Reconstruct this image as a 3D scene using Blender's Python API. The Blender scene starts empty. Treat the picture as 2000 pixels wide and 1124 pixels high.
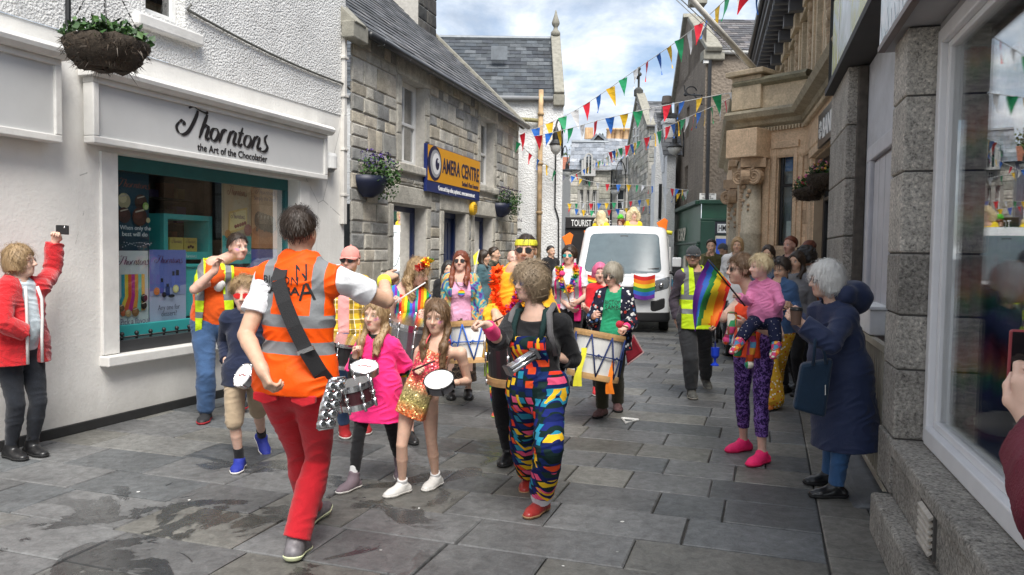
import bpy, math, random, numpy as np
from mathutils import Vector, Matrix
from mathutils.bvhtree import BVHTree
sc=bpy.context.scene; COL=sc.collection
R=math.radians
rnd=random.Random(7)
# ---------------------------------------------------------------- camera model (photograph measured at 2000 x 1124)
FOC=1500.; CAMZ=1.6
def _cam(p,a):
    p=R(p);a=R(a)
    f=np.array((0,math.cos(p),-math.sin(p)));r0=np.array((1.,0,0));u0=np.array((0,math.sin(p),math.cos(p)))
    return f, math.cos(a)*r0+math.sin(a)*u0, -math.sin(a)*r0+math.cos(a)*u0
CF,CR,CU=_cam(2.7,0.8)
def ray(px,py):
    d=CF+(px-1000)/FOC*CR-(py-562)/FOC*CU
    return d/d[1]
def at(px,py,Y): 
    return np.array((0,0,CAMZ))+ray(px,py)*Y
def gr(px,py,z=0):
    d=ray(px,py); return np.array((0,0,CAMZ))+d*((z-CAMZ)/d[2])
cd=bpy.data.cameras.new('camera'); cam=bpy.data.objects.new('camera',cd); COL.objects.link(cam)
cd.sensor_width=36; cd.lens=36*FOC/2000; cd.clip_end=3000; cd.clip_start=.05
M3=Matrix((CR,CU,-CF)).transposed()
cam.matrix_world=Matrix.Translation((0,0,CAMZ))@M3.to_4x4()
sc.camera=cam
# ---------------------------------------------------------------- nodes
class NT:
    def __init__(s,t): s.t=t
    def n(s,ty,ins=None,**kw):
        nd=s.t.nodes.new('ShaderNode'+ty)
        for k,v in kw.items(): setattr(nd,k,v)
        for k,v in (ins or {}).items():
            sk=nd.inputs[k]
            if isinstance(v,bpy.types.NodeSocket): s.t.links.new(v,sk)
            elif isinstance(v,bpy.types.Node): s.t.links.new(v.outputs[0],sk)
            else:
                if hasattr(sk.default_value,'__len__') and not hasattr(v,'__len__'): v=[v]*len(sk.default_value)
                elif hasattr(v,'__len__') and len(v)==3 and len(sk.default_value)==4: v=tuple(v)+(1,)
                sk.default_value=v
        return nd
    def math(s,op,a,b=0,c=0): return s.n('Math',{0:a,1:b,2:c},operation=op).outputs[0]
    def mix(s,f,a,b,bt='MIX'): 
        nd=s.n('Mix',{0:f,6:a,7:b},data_type='RGBA',blend_type=bt); return nd.outputs[2]
    def ramp(s,f,stops):
        nd=s.n('ValToRGB',{0:f}); e=nd.color_ramp.elements
        while len(e)<len(stops): e.new(.5)
        for el,(p,c) in zip(e,stops):
            el.position=p; el.color=tuple(c)+(1,) if hasattr(c,'__len__') else (c,c,c,1)
        return nd.outputs[0]
    def noise(s,vec,scale,detail=4,rough=.55,dist=0): 
        return s.n('TexNoise',{'Vector':vec,'Scale':scale,'Detail':detail,'Roughness':rough,'Distortion':dist}).outputs[0]
    def obj(s): return s.n('TexCoord').outputs['Object']
    def attr(s,nm): return s.n('Attribute',attribute_name=nm)
    def mapn(s,v,scale=(1,1,1),rot=(0,0,0),loc=(0,0,0)): return s.n('Mapping',{0:v,'Scale':scale,'Rotation':rot,'Location':loc}).outputs[0]
    def sep(s,v): return s.n('SeparateXYZ',{0:v}).outputs
    def comb(s,x,y,z): return s.n('CombineXYZ',{0:x,1:y,2:z}).outputs[0]
def newmat(name):
    m=bpy.data.materials.new(name); m.use_nodes=True; t=m.node_tree; t.nodes.clear(); N=NT(t)
    out=N.n('OutputMaterial'); b=N.n('BsdfPrincipled'); t.links.new(b.outputs[0],out.inputs[0]); N.b=b; N.out=out
    return m,N
def setb(N,**kw):
    nm=dict(col='Base Color',rough='Roughness',metal='Metallic',normal='Normal',spec='Specular IOR Level',alpha='Alpha',trans='Transmission Weight',sheen='Sheen Weight',coat='Coat Weight',ior='IOR')
    for k,v in kw.items():
        sk=N.b.inputs[nm[k]]
        if isinstance(v,bpy.types.NodeSocket): N.t.links.new(v,sk)
        else:
            if hasattr(v,'__len__') and len(v)==3: v=tuple(v)+(1,)
            sk.default_value=v
MC={}
def mat(name,col=(.5,.5,.5),rough=.6,metal=0,var=.12,ns=6,bump=0,bs=60,spec=.5,attr=False,coat=0,dirt=0):
    if name in MC: return MC[name]
    m,N=newmat(name); v=N.obj()
    f=N.noise(v,ns,5,.6)
    if attr:
        base=N.attr('Col').outputs['Color']
    else:
        base=N.n('RGB'); base.outputs[0].default_value=tuple(col)+(1,); base=base.outputs[0]
    k=N.ramp(f,[(.25,1-var),(.75,1+var)])
    c=N.mix(1,base,k,'MULTIPLY')
    if dirt:
        g=N.noise(v,1.3,6,.7); c=N.mix(N.math('MULTIPLY',N.ramp(g,[(.5,0.),(.75,1.)]),dirt),c,(.12,.11,.09))
    setb(N,col=c,rough=rough,metal=metal,spec=spec,coat=coat)
    if bump:
        bn=N.noise(v,bs,4,.6); setb(N,normal=N.n('Bump',{'Strength':bump,'Distance':.01,'Height':bn}).outputs[0])
    MC[name]=m; return m
# ---------------------------------------------------------------- objects
def tag(o,label=None,cat=None,group=None,kind=None):
    if label: o['label']=label
    if cat: o['category']=cat
    if group: o['group']=group
    if kind: o['kind']=kind
    return o
def empty(name,loc,label,cat,group=None,kind=None):
    o=bpy.data.objects.new(name,None); COL.objects.link(o); o.location=tuple(float(c) for c in loc); o.empty_display_size=.1
    return tag(o,label,cat,group,kind)
def rootloc(o):
    v=Vector((0,0,0))
    while o is not None: v=v+o.location; o=o.parent
    return np.array(v)
_L=[None]
def LAST(): return _L[0]
def mkobj(name,V,F,m,parent=None,smooth=False,attrs=None,bev=0,mats=None,fm=None):
    """V in world coordinates; stored relative to the parent's base"""
    V=np.asarray(V,dtype=float).reshape(-1,3); off=rootloc(parent) if parent else np.zeros(3)
    own=np.zeros(3)
    me=bpy.data.meshes.new(name)
    me.from_pydata((V-off).tolist(),[],F if isinstance(F,list) else F.tolist())
    for mm in (mats or [m]): me.materials.append(mm)
    if fm is not None: me.polygons.foreach_set('material_index',np.array(fm,dtype=np.int32))
    if smooth: me.polygons.foreach_set('use_smooth',np.ones(len(me.polygons),dtype=bool))
    for k,a in (attrs or {}).items():
        a=np.asarray(a,dtype=np.float32)
        if k=='Col':
            ca=me.color_attributes.new('Col','FLOAT_COLOR','POINT'); b=np.ones((len(V),4),dtype=np.float32); b[:,:3]=a; ca.data.foreach_set('color',b.ravel())
        else:
            va=me.attributes.new(k,'FLOAT_VECTOR','POINT'); va.data.foreach_set('vector',a.ravel())
    me.update()
    o=bpy.data.objects.new(name,me); COL.objects.link(o); _L[0]=o
    if parent: o.parent=parent
    if bev:
        b=o.modifiers.new('bevel','BEVEL'); b.width=bev; b.segments=2; b.limit_method='ANGLE'; b.angle_limit=R(40)
    return o
class Fr:
    """wall frame: s along the wall, d out into the street, z up"""
    def __init__(s,p,ang,side):
        a=R(ang); s.p=np.array((p[0],p[1],0.)); s.u=np.array((math.sin(a),math.cos(a),0)); s.n=np.array((math.cos(a),-math.sin(a),0))*side; s.z=np.array((0,0,1.)); s.side=side
    def __call__(s,a,d,z): return s.p+s.u*a+s.n*d+s.z*z
    def local(s,P): q=np.asarray(P)-s.p; return np.array((q@s.u,q@s.n,q[2]))
class MB:
    def __init__(s): s.V=[];s.F=[];s.C=[];s.M=[]
    def add(s,V,F,c=(1,1,1),mi=0):
        b=len(s.V); s.V+= [tuple(map(float,v)) for v in V]; s.F+=[tuple(i+b for i in f) for f in F]; s.C+=[c]*len(V); s.M+=[mi]*len(F); return s
    def hexa(s,P,c=(1,1,1),mi=0):
        return s.add(P,[(0,3,2,1),(4,5,6,7),(0,1,5,4),(1,2,6,5),(2,3,7,6),(3,0,4,7)],c,mi)
    def box(s,fr,s0,s1,d0,d1,z0,z1,c=(1,1,1),mi=0):
        f=fr; return s.hexa([f(s0,d0,z0),f(s1,d0,z0),f(s1,d1,z0),f(s0,d1,z0),f(s0,d0,z1),f(s1,d0,z1),f(s1,d1,z1),f(s0,d1,z1)],c,mi)
    def stone(s,fr,s0,s1,d0,d1,z0,z1,ch,rg,c):
        """rough faced block: chamfered face with a slightly uneven middle"""
        f=fr; j=lambda a: rg.uniform(-a,a)
        q=[(s0,z0),(s1,z0),(s1,z1),(s0,z1)]
        P=[f(a,d0,b) for a,b in q]+[f(a,d1-ch,b) for a,b in q]
        m=min(ch*1.6,(s1-s0)*.3,(z1-z0)*.3)
        q2=[(s0+m,z0+m),(s1-m,z0+m),(s1-m,z1-m),(s0+m,z1-m)]
        P+=[f(a+j(m*.4),d1+j(ch*.5),b+j(m*.4)) for a,b in q2]
        P+=[f((s0+s1)/2+j(.05),d1+abs(j(ch*.8)),(z0+z1)/2+j(.03))]
        F=[(0,1,5,4),(1,2,6,5),(2,3,7,6),(3,0,4,7),(4,5,9,8),(5,6,10,9),(6,7,11,10),(7,4,8,11),(8,9,12),(9,10,12),(10,11,12),(11,8,12)]
        return s.add(P,F,c)
    def prism(s,poly,off,c=(1,1,1),mi=0):
        n=len(poly); off=np.array(off); P=[np.array(p) for p in poly]+[np.array(p)+off for p in poly]
        return s.add(P,[tuple(range(n-1,-1,-1)),tuple(range(n,2*n))]+[(i,(i+1)%n,n+(i+1)%n,n+i) for i in range(n)],c,mi)
    def tube(s,pts,r,n=8,c=(1,1,1),mi=0,cap=True):
        pts=[np.array(p,dtype=float) for p in pts]; rs=r if hasattr(r,'__len__') else [r]*len(pts)
        V=[];F=[];ref=None
        for i,p in enumerate(pts):
            t=pts[min(i+1,len(pts)-1)]-pts[max(i-1,0)]; t=t/(np.linalg.norm(t)+1e-9)
            if ref is None:
                ref=np.cross(t,(0,0,1.)); 
                if np.linalg.norm(ref)<.1: ref=np.cross(t,(1.,0,0))
            ref=ref-t*(ref@t); ref=ref/np.linalg.norm(ref); b=np.cross(t,ref)
            V+=[p+rs[i]*(math.cos(2*math.pi*k/n)*ref+math.sin(2*math.pi*k/n)*b) for k in range(n)]
        for i in range(len(pts)-1):
            F+=[(i*n+k,i*n+(k+1)%n,(i+1)*n+(k+1)%n,(i+1)*n+k) for k in range(n)]
        if cap: F+=[tuple(range(n-1,-1,-1)),tuple(range((len(pts)-1)*n,len(pts)*n))]
        return s.add(V,F,c,mi)
    def lathe(s,prof,o,ax=(0,0,1),n=24,c=(1,1,1),mi=0,ref=None,sweep=None):
        """prof: (radius, height) along the axis"""
        ax=np.array(ax,dtype=float); ax/=np.linalg.norm(ax); o=np.array(o,dtype=float)
        r1=np.cross(ax,(0,0,1.)); 
        if np.linalg.norm(r1)<.05: r1=np.array((1.,0,0))
        r1/=np.linalg.norm(r1); r2=np.cross(ax,r1)
        V=[];F=[]
        for (r,h) in prof: V+=[o+ax*h+r*(math.cos(2*math.pi*k/n)*r1+math.sin(2*math.pi*k/n)*r2) for k in range(n)]
        for i in range(len(prof)-1): F+=[(i*n+k,i*n+(k+1)%n,(i+1)*n+(k+1)%n,(i+1)*n+k) for k in range(n)]
        F+=[tuple(range(n-1,-1,-1)),tuple(range((len(prof)-1)*n,len(prof)*n))]
        return s.add(V,F,c,mi)
    def ball(s,o,r,n=10,m=6,c=(1,1,1),mi=0):
        r=np.array(r if hasattr(r,'__len__') else (r,r,r)); o=np.array(o)
        V=[];F=[]
        for i in range(m+1):
            t=math.pi*i/m
            V+=[o+r*np.array((math.sin(t)*math.cos(2*math.pi*k/n),math.sin(t)*math.sin(2*math.pi*k/n),math.cos(t))) for k in range(n)]
        for i in range(m): F+=[(i*n+k,(i+1)*n+k,(i+1)*n+(k+1)%n,i*n+(k+1)%n) for k in range(n)]
        return s.add(V,F,c,mi)
    def build(s,name,m,parent=None,bev=0,smooth=False,col=False,mats=None):
        return mkobj(name,s.V,s.F,m,parent,smooth,{'Col':s.C} if col else None,bev,mats,s.M if mats else None)
FONT=None
def text_geo(txt,size,shear=0,bold=0,space=1,ext=.004,res=3):
    cu=bpy.data.curves.new('lettering','FONT'); cu.body=txt; cu.size=size; cu.extrude=ext; cu.shear=shear; cu.offset=bold; cu.space_character=space; cu.resolution_u=res
    ob=bpy.data.objects.new('lettering',cu); COL.objects.link(ob)
    me=bpy.data.meshes.new_from_object(ob.evaluated_get(bpy.context.evaluated_depsgraph_get()))
    V=np.array([v.co[:] for v in me.vertices]) if len(me.vertices) else np.zeros((0,3)); F=[tuple(p.vertices) for p in me.polygons]
    bpy.data.objects.remove(ob); bpy.data.curves.remove(cu); bpy.data.meshes.remove(me)
    return V,F
def text_on(txt,o,u,up,width=None,height=None,m=None,parent=None,name='lettering',ext=.003,align='l',**kw):
    """flat lettering: o = lower left (or centre) corner, u = reading direction"""
    V,F=text_geo(txt,1.,ext=0.02,**kw)
    if not len(V): return None
    V[:,0]-=V[:,0].min(); w=V[:,0].max(); h=.72
    sy=(height/h) if height else width/w; sx=(width/w) if width else sy
    u=np.array(u,dtype=float);u/=np.linalg.norm(u);up=np.array(up,dtype=float);up/=np.linalg.norm(up);n=np.cross(u,up)
    x=V[:,0]*sx-(w*sx/2 if align=='c' else 0); zt=V[:,2]/.02*ext
    P=np.array(o)+np.outer(x,u)+np.outer(V[:,1]*sy,up)+np.outer(zt,n)
    return mkobj(name,P,F,m,parent)
# ---------------------------------------------------------------- implicit-surface modelling (bodies, hair, clothes)
def U(v): v=np.asarray(v,dtype=float); return v/(np.linalg.norm(v)+1e-12)
class Prim:
    def __init__(s,a,b,ra,rb,fr=None,flat=1,k=.02,cuts=(),neg=False,ell=None):
        s.a=np.asarray(a,dtype=float); s.b=np.asarray(b,dtype=float); s.ra=ra; s.rb=rb; s.k=k; s.cuts=cuts; s.neg=neg; s.ell=ell; s.fr=fr; s.flat=flat
        if ell is None and fr is not None:
            s.M=np.array([fr[0],fr[1]/flat,fr[2]]); s.sc=1 if flat>=1 else (1+flat)/2
    def bounds(s):
        if s.ell is not None: r=max(s.ell); return s.a-r,s.a+r
        r=max(s.ra,s.rb)*max(1,s.flat); return np.minimum(s.a,s.b)-r,np.maximum(s.a,s.b)+r
    def d(s,p):
        if s.ell is not None:
            q=((p-s.a)@np.array(s.fr).T)/np.array(s.ell); 
            d=(np.linalg.norm(q,axis=-1)-1)*min(s.ell)
        else:
            q=p-s.a; ba=s.b-s.a
            if s.fr is not None: q=q@s.M.T; ba=s.M@ba
            L=ba@ba
            if L<1e-10: d=np.linalg.norm(q,axis=-1)-s.ra
            else:
                h=np.clip(q@ba/L,0,1); d=np.linalg.norm(q-h[...,None]*ba,axis=-1)-(s.ra+(s.rb-s.ra)*h)
            if s.fr is not None: d=d*s.sc
        for (c,n) in s.cuts: d=np.maximum(d,(p-c)@n)
        return d
def rc(a,b,ra,rb,k=.02,cuts=()): return Prim(a,b,ra,rb,k=k,cuts=cuts)
def ell(c,r,fr,k=.02,neg=False): return Prim(c,c,0,0,fr=fr,ell=r,k=k,neg=neg)
def smin(a,b,k):
    h=np.clip(.5+.5*(b-a)/k,0,1); return b*(1-h)+a*h-k*h*(1-h)
def smax(a,b,k): return -smin(-a,-b,k)
def sdf_mesh(prims,h,post=None,B=8,pad=.02):
    lo=np.min([p.bounds()[0] for p in prims if not p.neg],axis=0)-pad; hi=np.max([p.bounds()[1] for p in prims if not p.neg],axis=0)+pad
    nb=np.maximum(1,np.ceil((hi-lo)/(h*B)).astype(int)+1)
    gi=np.stack(np.meshgrid(*[np.arange(n) for n in nb],indexing='ij'),-1).reshape(-1,3)
    ctr=lo+h*(gi*B+(B-1)/2)
    Dc=np.full(len(ctr),5.); dps=[]
    for p in prims:
        dp=p.d(ctr); dps.append(dp)
        Dc=smax(Dc,-dp,p.k) if p.neg else smin(Dc,dp,p.k)
    if post: Dc=post(ctr,Dc)
    hd=.866*B*h
    act=np.abs(Dc)<hd*1.45+.012
    V=np.repeat(np.repeat(np.repeat(np.where(Dc<0,-1.,1.).astype(np.float32).reshape(nb),B,0),B,1),B,2)
    ai=np.nonzero(act)[0]
    l=np.arange(B); loc=np.stack(np.meshgrid(l,l,l,indexing='ij'),-1).reshape(-1,3)
    pts=(lo+h*(gi[ai][:,None,:]*B+loc[None])).astype(np.float64)
    D=np.full(pts.shape[:2],5.)
    for p,dp in zip(prims,dps):
        m=dp[ai]<hd*1.6+p.k+.03
        if m.any():
            dd=p.d(pts[m]); D[m]=smax(D[m],-dd,p.k) if p.neg else smin(D[m],dd,p.k)
    if post: D=post(pts.reshape(-1,3),D.reshape(-1)).reshape(D.shape)
    g=gi[ai]*B
    VV=V.reshape(nb[0],B,nb[1],B,nb[2],B)
    VV[gi[ai][:,0],:,gi[ai][:,1],:,gi[ai][:,2],:]=D.reshape(-1,B,B,B)
    V=VV.reshape(nb*B)
    S=V<0
    c=np.zeros(np.array(V.shape)-1,dtype=np.int8)
    for dx in (0,1):
        for dy in (0,1):
            for dz in (0,1): c+=S[dx:V.shape[0]-1+dx,dy:V.shape[1]-1+dy,dz:V.shape[2]-1+dz]
    A=(c>0)&(c<8); I=np.stack(np.nonzero(A),-1)
    if not len(I): return np.zeros((0,3)),np.zeros((0,4),dtype=int)
    idx=np.full(A.shape,-1,dtype=np.int64); idx[A]=np.arange(len(I))
    acc=np.zeros((len(I),3)); cnt=np.zeros(len(I))
    cor=[(x,y,z) for x in (0,1) for y in (0,1) for z in (0,1)]
    val={q:V[I[:,0]+q[0],I[:,1]+q[1],I[:,2]+q[2]] for q in cor}
    for q in cor:
        for ax in range(3):
            if q[ax]==0:
                q2=list(q);q2[ax]=1;q2=tuple(q2); a=val[q];b=val[q2]; m=(a<0)!=(b<0)
                t=np.clip(a/(np.where(m,a-b,1)),0,1); e=np.array(q,dtype=float)[None]+0*acc; e[:,ax]+=t
                acc+=np.where(m[:,None],e,0); cnt+=m
    P=lo+h*(I+acc/cnt[:,None])
    Fs=[]
    for ax in range(3):
        sl0=[slice(1,-1)]*3; sl1=[slice(1,-1)]*3; sl0[ax]=slice(0,-1); sl1[ax]=slice(1,None)
        s0=S[tuple(sl0)]; s1=S[tuple(sl1)]; E=np.stack(np.nonzero(s0!=s1),-1); fl=s0[s0!=s1]
        o=np.ones(3,dtype=int);o[ax]=0; E=E+o
        b,cx=[(1,2),(2,0),(0,1)][ax]
        def cell(db,dc):
            q=E.copy(); q[:,b]+=db; q[:,cx]+=dc; return idx[q[:,0],q[:,1],q[:,2]]
        Q=np.stack([cell(-1,-1),cell(0,-1),cell(0,0),cell(-1,0)],-1)
        Q=np.where(fl[:,None],Q,Q[:,::-1]); Fs.append(Q)
    F=np.concatenate(Fs); F=F[(F>=0).all(1)]
    return P,F
def wav(p,f,sd=0,warp=1.):
    x,y,z=p[:,0]*f,p[:,1]*f,p[:,2]*f
    w=warp*np.sin(.7*y+1.3*z+sd)+warp*np.sin(.9*x-.6*z+2*sd)
    return (np.sin(x+w+sd)+np.sin(.8*y+1.4*w+1.7*sd)+np.sin(1.1*z+.6*x-w+.3*sd))/3
def frame_from(fwd,up=(0,0,1)):
    f=U(fwd); u=np.array(up,dtype=float); l=U(np.cross(u,f)); l=-l if False else l; u=np.cross(f,l)
    return np.array((l,f,u))      # left, forward, up
def yawf(a): a=R(a); return np.array((math.sin(a),-math.cos(a),0.))
def head_frame(yaw,pitch=0,roll=0):
    f=yawf(yaw); p=R(pitch); f=f*math.cos(p)+np.array((0,0,math.sin(p)))
    F=frame_from(f); r=R(roll); l,ff,u=F
    return np.array((l*math.cos(r)+u*math.sin(r),ff,-l*math.sin(r)+u*math.cos(r)))
PEOPLE=[]
class Person:
    def __init__(s,label,foot=None,Y=None,X=None,head=None,H=None,yaw=0,hyaw=None,hpitch=0,hroll=0,skin=(.62,.40,.30),J=None,feet=None,
                 fat=1.,bust=0.,hipw=1.,hs=1.,vox=.006,group=None,brow=(.12,.08,.05),hand={},lips=(.5,.2,.18),paint=None,toes=None,female=False,legsp=1.,shoulder=1.,name='person',noface=False,arm=1.):
        if foot is not None: g=gr(*foot); X,Y=g[0],g[1]
        if head is not None:
            hp=at(head[0],head[1],Y+(head[2] if len(head)>2 else 0))
            if X is None: X=hp[0]
            if H is None: H=hp[2]/.928
        s.H=H; s.s=H/1.75; s.X,s.Y=X,Y; s.yaw=yaw; s.fat=fat; s.bust=bust; s.hipw=hipw; s.vox=vox; s.skin=skin; s.brow=brow; s.lips=lips; s.paint=paint; s.hand=hand; s.noface=noface; s.armk=arm*(.90 if female else .97)
        hyaw=yaw if hyaw is None else hyaw; s.HF=head_frame(hyaw,hpitch,hroll); s.hs=.955*(hs*(.55+.45*s.s) if s.s<1 else hs)
        f=yawf(yaw); l=np.array((-f[1],f[0],0)); s.f0,s.l0=f,l
        b=np.array((X,Y,0.)); z=np.array((0,0,1.))
        sw=.094*H*(.89 if female else 1.)*shoulder; hw=.052*H
        J0=dict(hd=b+z*.928*H+f*.012,nk=b+z*.845*H,pv=b+z*.53*H,sl=b+z*.806*H+l*sw,sr=b+z*.806*H-l*sw,hl=b+z*.51*H+l*hw,hr=b+z*.51*H-l*hw,
            al=b+l*.06*H*legsp+z*.047*H,ar=b-l*.06*H*legsp+z*.047*H)
        if head is not None: J0['hd']=hp
        J=dict(J or {}); s.L=dict(ua=.172*H,fa=.145*H,th=.245*H,sh=.235*H)
        def res(v,ref):
            v=tuple(v); dy=v[2] if len(v)>2 else 0
            return at(v[0],v[1],ref[1]+dy)
        # lower body
        ft=feet or {}
        for k in ('l','r'):
            if k in ft:
                q=ft[k]; g=gr(q[0],q[1]); lift=q[2] if len(q)>2 else 0
                J0['a'+k]=g+z*(.047*H+lift)
        if 'pv' in J: J0['pv']=res(J['pv'],J0['pv']); J0['hl']=J0['pv']+l*hw-z*.02*H; J0['hr']=J0['pv']-l*hw-z*.02*H
        for k in ('nk','sl','sr','hl','hr'):
            if k in J: J0[k]=res(J[k],J0[k])
        if 'nk' in J and 'sl' not in J:
            dz=J0['nk']-(b+z*.845*H)
            J0['sl']=J0['sl']+dz; J0['sr']=J0['sr']+dz
        def sph(c,Ln,v):
            d=ray(v[0],v[1]); o=np.array((0,0,CAMZ))-c; A=d@d;B_=2*o@d;C=o@o-Ln*Ln; D_=B_*B_-4*A*C
            if D_<0: t=-B_/(2*A); p=np.array((0,0,CAMZ))+d*t; return c+U(p-c)*Ln
            r=math.sqrt(D_); t=(-B_+r)/(2*A) if v[2]=='+' else (-B_-r)/(2*A)
            return np.array((0,0,CAMZ))+d*t
        for k in ('l','r'):
            sg=1 if k=='l' else -1
            e=J.get('e'+k); w=J.get('w'+k)
            J0['e'+k]=sph(J0['s'+k],s.L['ua'],e) if e is not None and isinstance(e[2],str) else (res(e,J0['s'+k]) if e is not None else J0['s'+k]-z*s.L['ua']+l*sg*.03*H-f*.02*H)
            J0['w'+k]=sph(J0['e'+k],s.L['fa'],w) if w is not None and isinstance(w[2],str) else (res(w,J0['e'+k]) if w is not None else J0['e'+k]-z*s.L['fa']*.97+f*.045*H)
            hp_,an=J0['h'+k],J0['a'+k]; v=an-hp_; D=np.linalg.norm(v); a_,b_=s.L['th'],s.L['sh']; tot=a_+b_
            if D>tot*.998: a_*=D/tot*1.002; b_*=D/tot*1.002
            x=(a_*a_-b_*b_+D*D)/(2*D); hh=math.sqrt(max(0,a_*a_-x*x)); pole=f-U(v)*(f@U(v)); J0['k'+k]=hp_+U(v)*x+U(pole)*hh
            if 'k'+k in J: J0['k'+k]=res(J['k'+k],J0['k'+k])
        s.J=J0
        # torso frame
        up=U(J0['nk']-J0['pv']); lt=U((J0['sl']-J0['sr'])); lt=U(lt-up*(lt@up)); s.TF=np.array((lt,np.cross(lt,up),up))
        hl=U(J0['hl']-J0['hr']); hl[2]=0; hl=U(hl); s.PF=np.array((hl,np.cross(hl,z),z))
        s.toes={'l':yawf(yaw),'r':yawf(yaw)}
        for k,v in (toes or {}).items():
            s.toes[k]=yawf(v[0])*math.cos(R(v[1]))+z*math.sin(R(v[1]))
        s.root=empty(name,(X,Y,0),label,'person',group)
        s.lab=label; PEOPLE.append(s)
    # ---- frames
    def H3(s,x,y,z): return s.J['hd']+s.hs*(x*s.HF[0]+y*s.HF[1]+z*s.HF[2])
    def T3(s,x,y,z): return s.J['pv']+s.s*(x*s.TF[0]+y*s.TF[1]+z*s.TF[2])   # torso coordinates in adult metres
    def Tl(s,p): return ((p-s.J['pv'])@s.TF.T)/s.s
    def Hl(s,p): return ((p-s.J['hd'])@s.HF.T)/s.hs
    def torso(s,off=0,loose=0,hips=True):
        k=s.s; J=s.J; o=off; fa=s.fat; T=s.T3; F=s.TF; P=[]
        L=np.linalg.norm(J['nk']-J['pv'])/k     # ~.55
        ch=T(0,.0,L*.70); 
        P.append(Prim(T(0,-.005,L*.58),T(0,-.008,L*.84),(.140*(.5+.5*fa)+o)*k,(.112+o)*k,F,.72,.05))
        P.append(Prim(J['sl']*.97+J['sr']*.03+F[1]*-.01*k,J['sr']*.97+J['sl']*.03+F[1]*-.01*k,(.050+o)*k,(.050+o)*k,F,.95,.06))
        P.append(Prim(T(0,.005,L*.22),T(0,0,L*.55),(.140*fa+o+loose*.6)*k,(.138*(.4+.6*fa)+o)*k,F,.74+.06*(fa-1),.06))
        P.append(rc(T(0,-.01,L*.86),J['nk']+F[2]*.01*k,(.078+o)*k,(.058+o*.8)*k,.05))
        if hips:
            P.append(Prim(T(.05*s.hipw,-.015,.02),T(-.05*s.hipw,-.015,.02),(.115*(.6+.4*fa)+o+loose)*k,(.115*(.6+.4*fa)+o+loose)*k,F,.92,.06))
        if fa>1.08: P.append(ell(T(0,.06,L*.3),((.12*fa+o)*k,(.10*fa+o)*k,(.14+o)*k),F,.06))
        if s.bust:
            for sg in (1,-1): P.append(ell(T(.075*sg,.085*s.bust,L*.62),((.075+o)*k,(.07*s.bust+o)*k,(.075+o)*k),F,.04))
        return P
    def armp(s,side,off=0,t0=0,t1=2,cut=True,loose=0,k0=.03):
        """arm from t0 to t1 (0 shoulder, 1 elbow, 2 wrist)"""
        J=s.J;k=s.s*s.armk; S,E,W=J['s'+side],J['e'+side],J['w'+side]; P=[]
        r=lambda t: np.interp(t,[0,.35,1,1.25,2],[.056,.052,.041,.043,.029])*k*(.6+.4*s.fat)
        def pt(t): return S+(E-S)*t if t<=1 else E+(W-E)*(t-1)
        ts=[t0]+[t for t in (.35,1,1.25) if t0<t<t1]+[t1]
        for a,b in zip(ts[:-1],ts[1:]):
            cuts=[]
            if b==t1 and cut: cuts=[(pt(b),U(pt(b)-pt(b-.05)))]
            la=loose*(.05+.95*min(1,(a-t0)/max(.01,t1-t0)));lb=loose*(.05+.95*(b-t0)/max(.01,t1-t0))
            P.append(rc(pt(a),pt(b)+ (U(pt(b)-pt(a))*.02 if cuts else 0),r(a)+off*s.s+la,r(b)+off*s.s+lb,(.006 if a>t0 else .05)*s.s,cuts))
        return P
    def legp(s,side,off=0,t0=0,t1=2,loose=0,flare=0,cut=True):
        J=s.J;k=s.s; S,E,W=J['h'+side],J['k'+side],J['a'+side]; P=[]
        q=(.65+.35*s.fat)
        lk=.94 if s.bust or s.H<1.5 else 1.; r=lambda t: np.interp(t,[0,.3,1,1.35,1.85,2],[.092*q,.083*q,.053,.054,.036,.036])*k*lk
        def pt(t): return S+(E-S)*t if t<=1 else E+(W-E)*(t-1)
        ts=[t0]+[t for t in (.3,1,1.35,1.85) if t0<t<t1]+[t1]
        for a,b in zip(ts[:-1],ts[1:]):
            cuts=[(pt(b),U(pt(b)-pt(b-.05)))] if (b==t1 and cut) else []
            fa=flare*max(0,(a-1))*k; fb=flare*max(0,(b-1))*k
            P.append(rc(pt(a),pt(b)+(U(pt(b)-pt(a))*.02 if cuts else 0),r(a)+off*k+loose*k*min(1,a)+fa,r(b)+off*k+loose*k*min(1,b)+fb,(.006 if a>t0 else .03)*k,cuts))
        return P
    def handp(s,side):
        k=.94*s.s; J=s.J; w=J['w'+side]; hd=s.hand.get(side,{})
        d=U(w-J['e'+side]); 
        if 'dir' in hd: d=U(hd['dir'])
        n=np.array(hd.get('palm',-s.l0*(1 if side=='l' else -1)),dtype=float); n=U(n-d*(n@d)); sd=np.cross(d,n)
        # thumb side: towards the body's front by default
        ts=hd.get('thumb',None)
        tdir=np.array(ts if ts is not None else (s.f0+np.array((0,0,.3)))); 
        if sd@tdir<0: sd=-sd
        curl=hd.get('curl',.45); P=[]
        kn=[w+k*(d*.083+sd*x-n*.0) for x in (.03,.01,-.011,-.03)]
        P.append(rc(w-d*.02*k,w+k*d*.02,.027*k,.026*k,.02*k))
        for q in kn: P.append(rc(w+k*d*.015+(q-w-k*d*.083)*.5,q,.0155*k,.0125*k,.016*k))
        ln=[(.04,.024,.02),(.045,.028,.021),(.042,.026,.02),(.033,.02,.018)]
        pc=hd.get('point',False)
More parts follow.
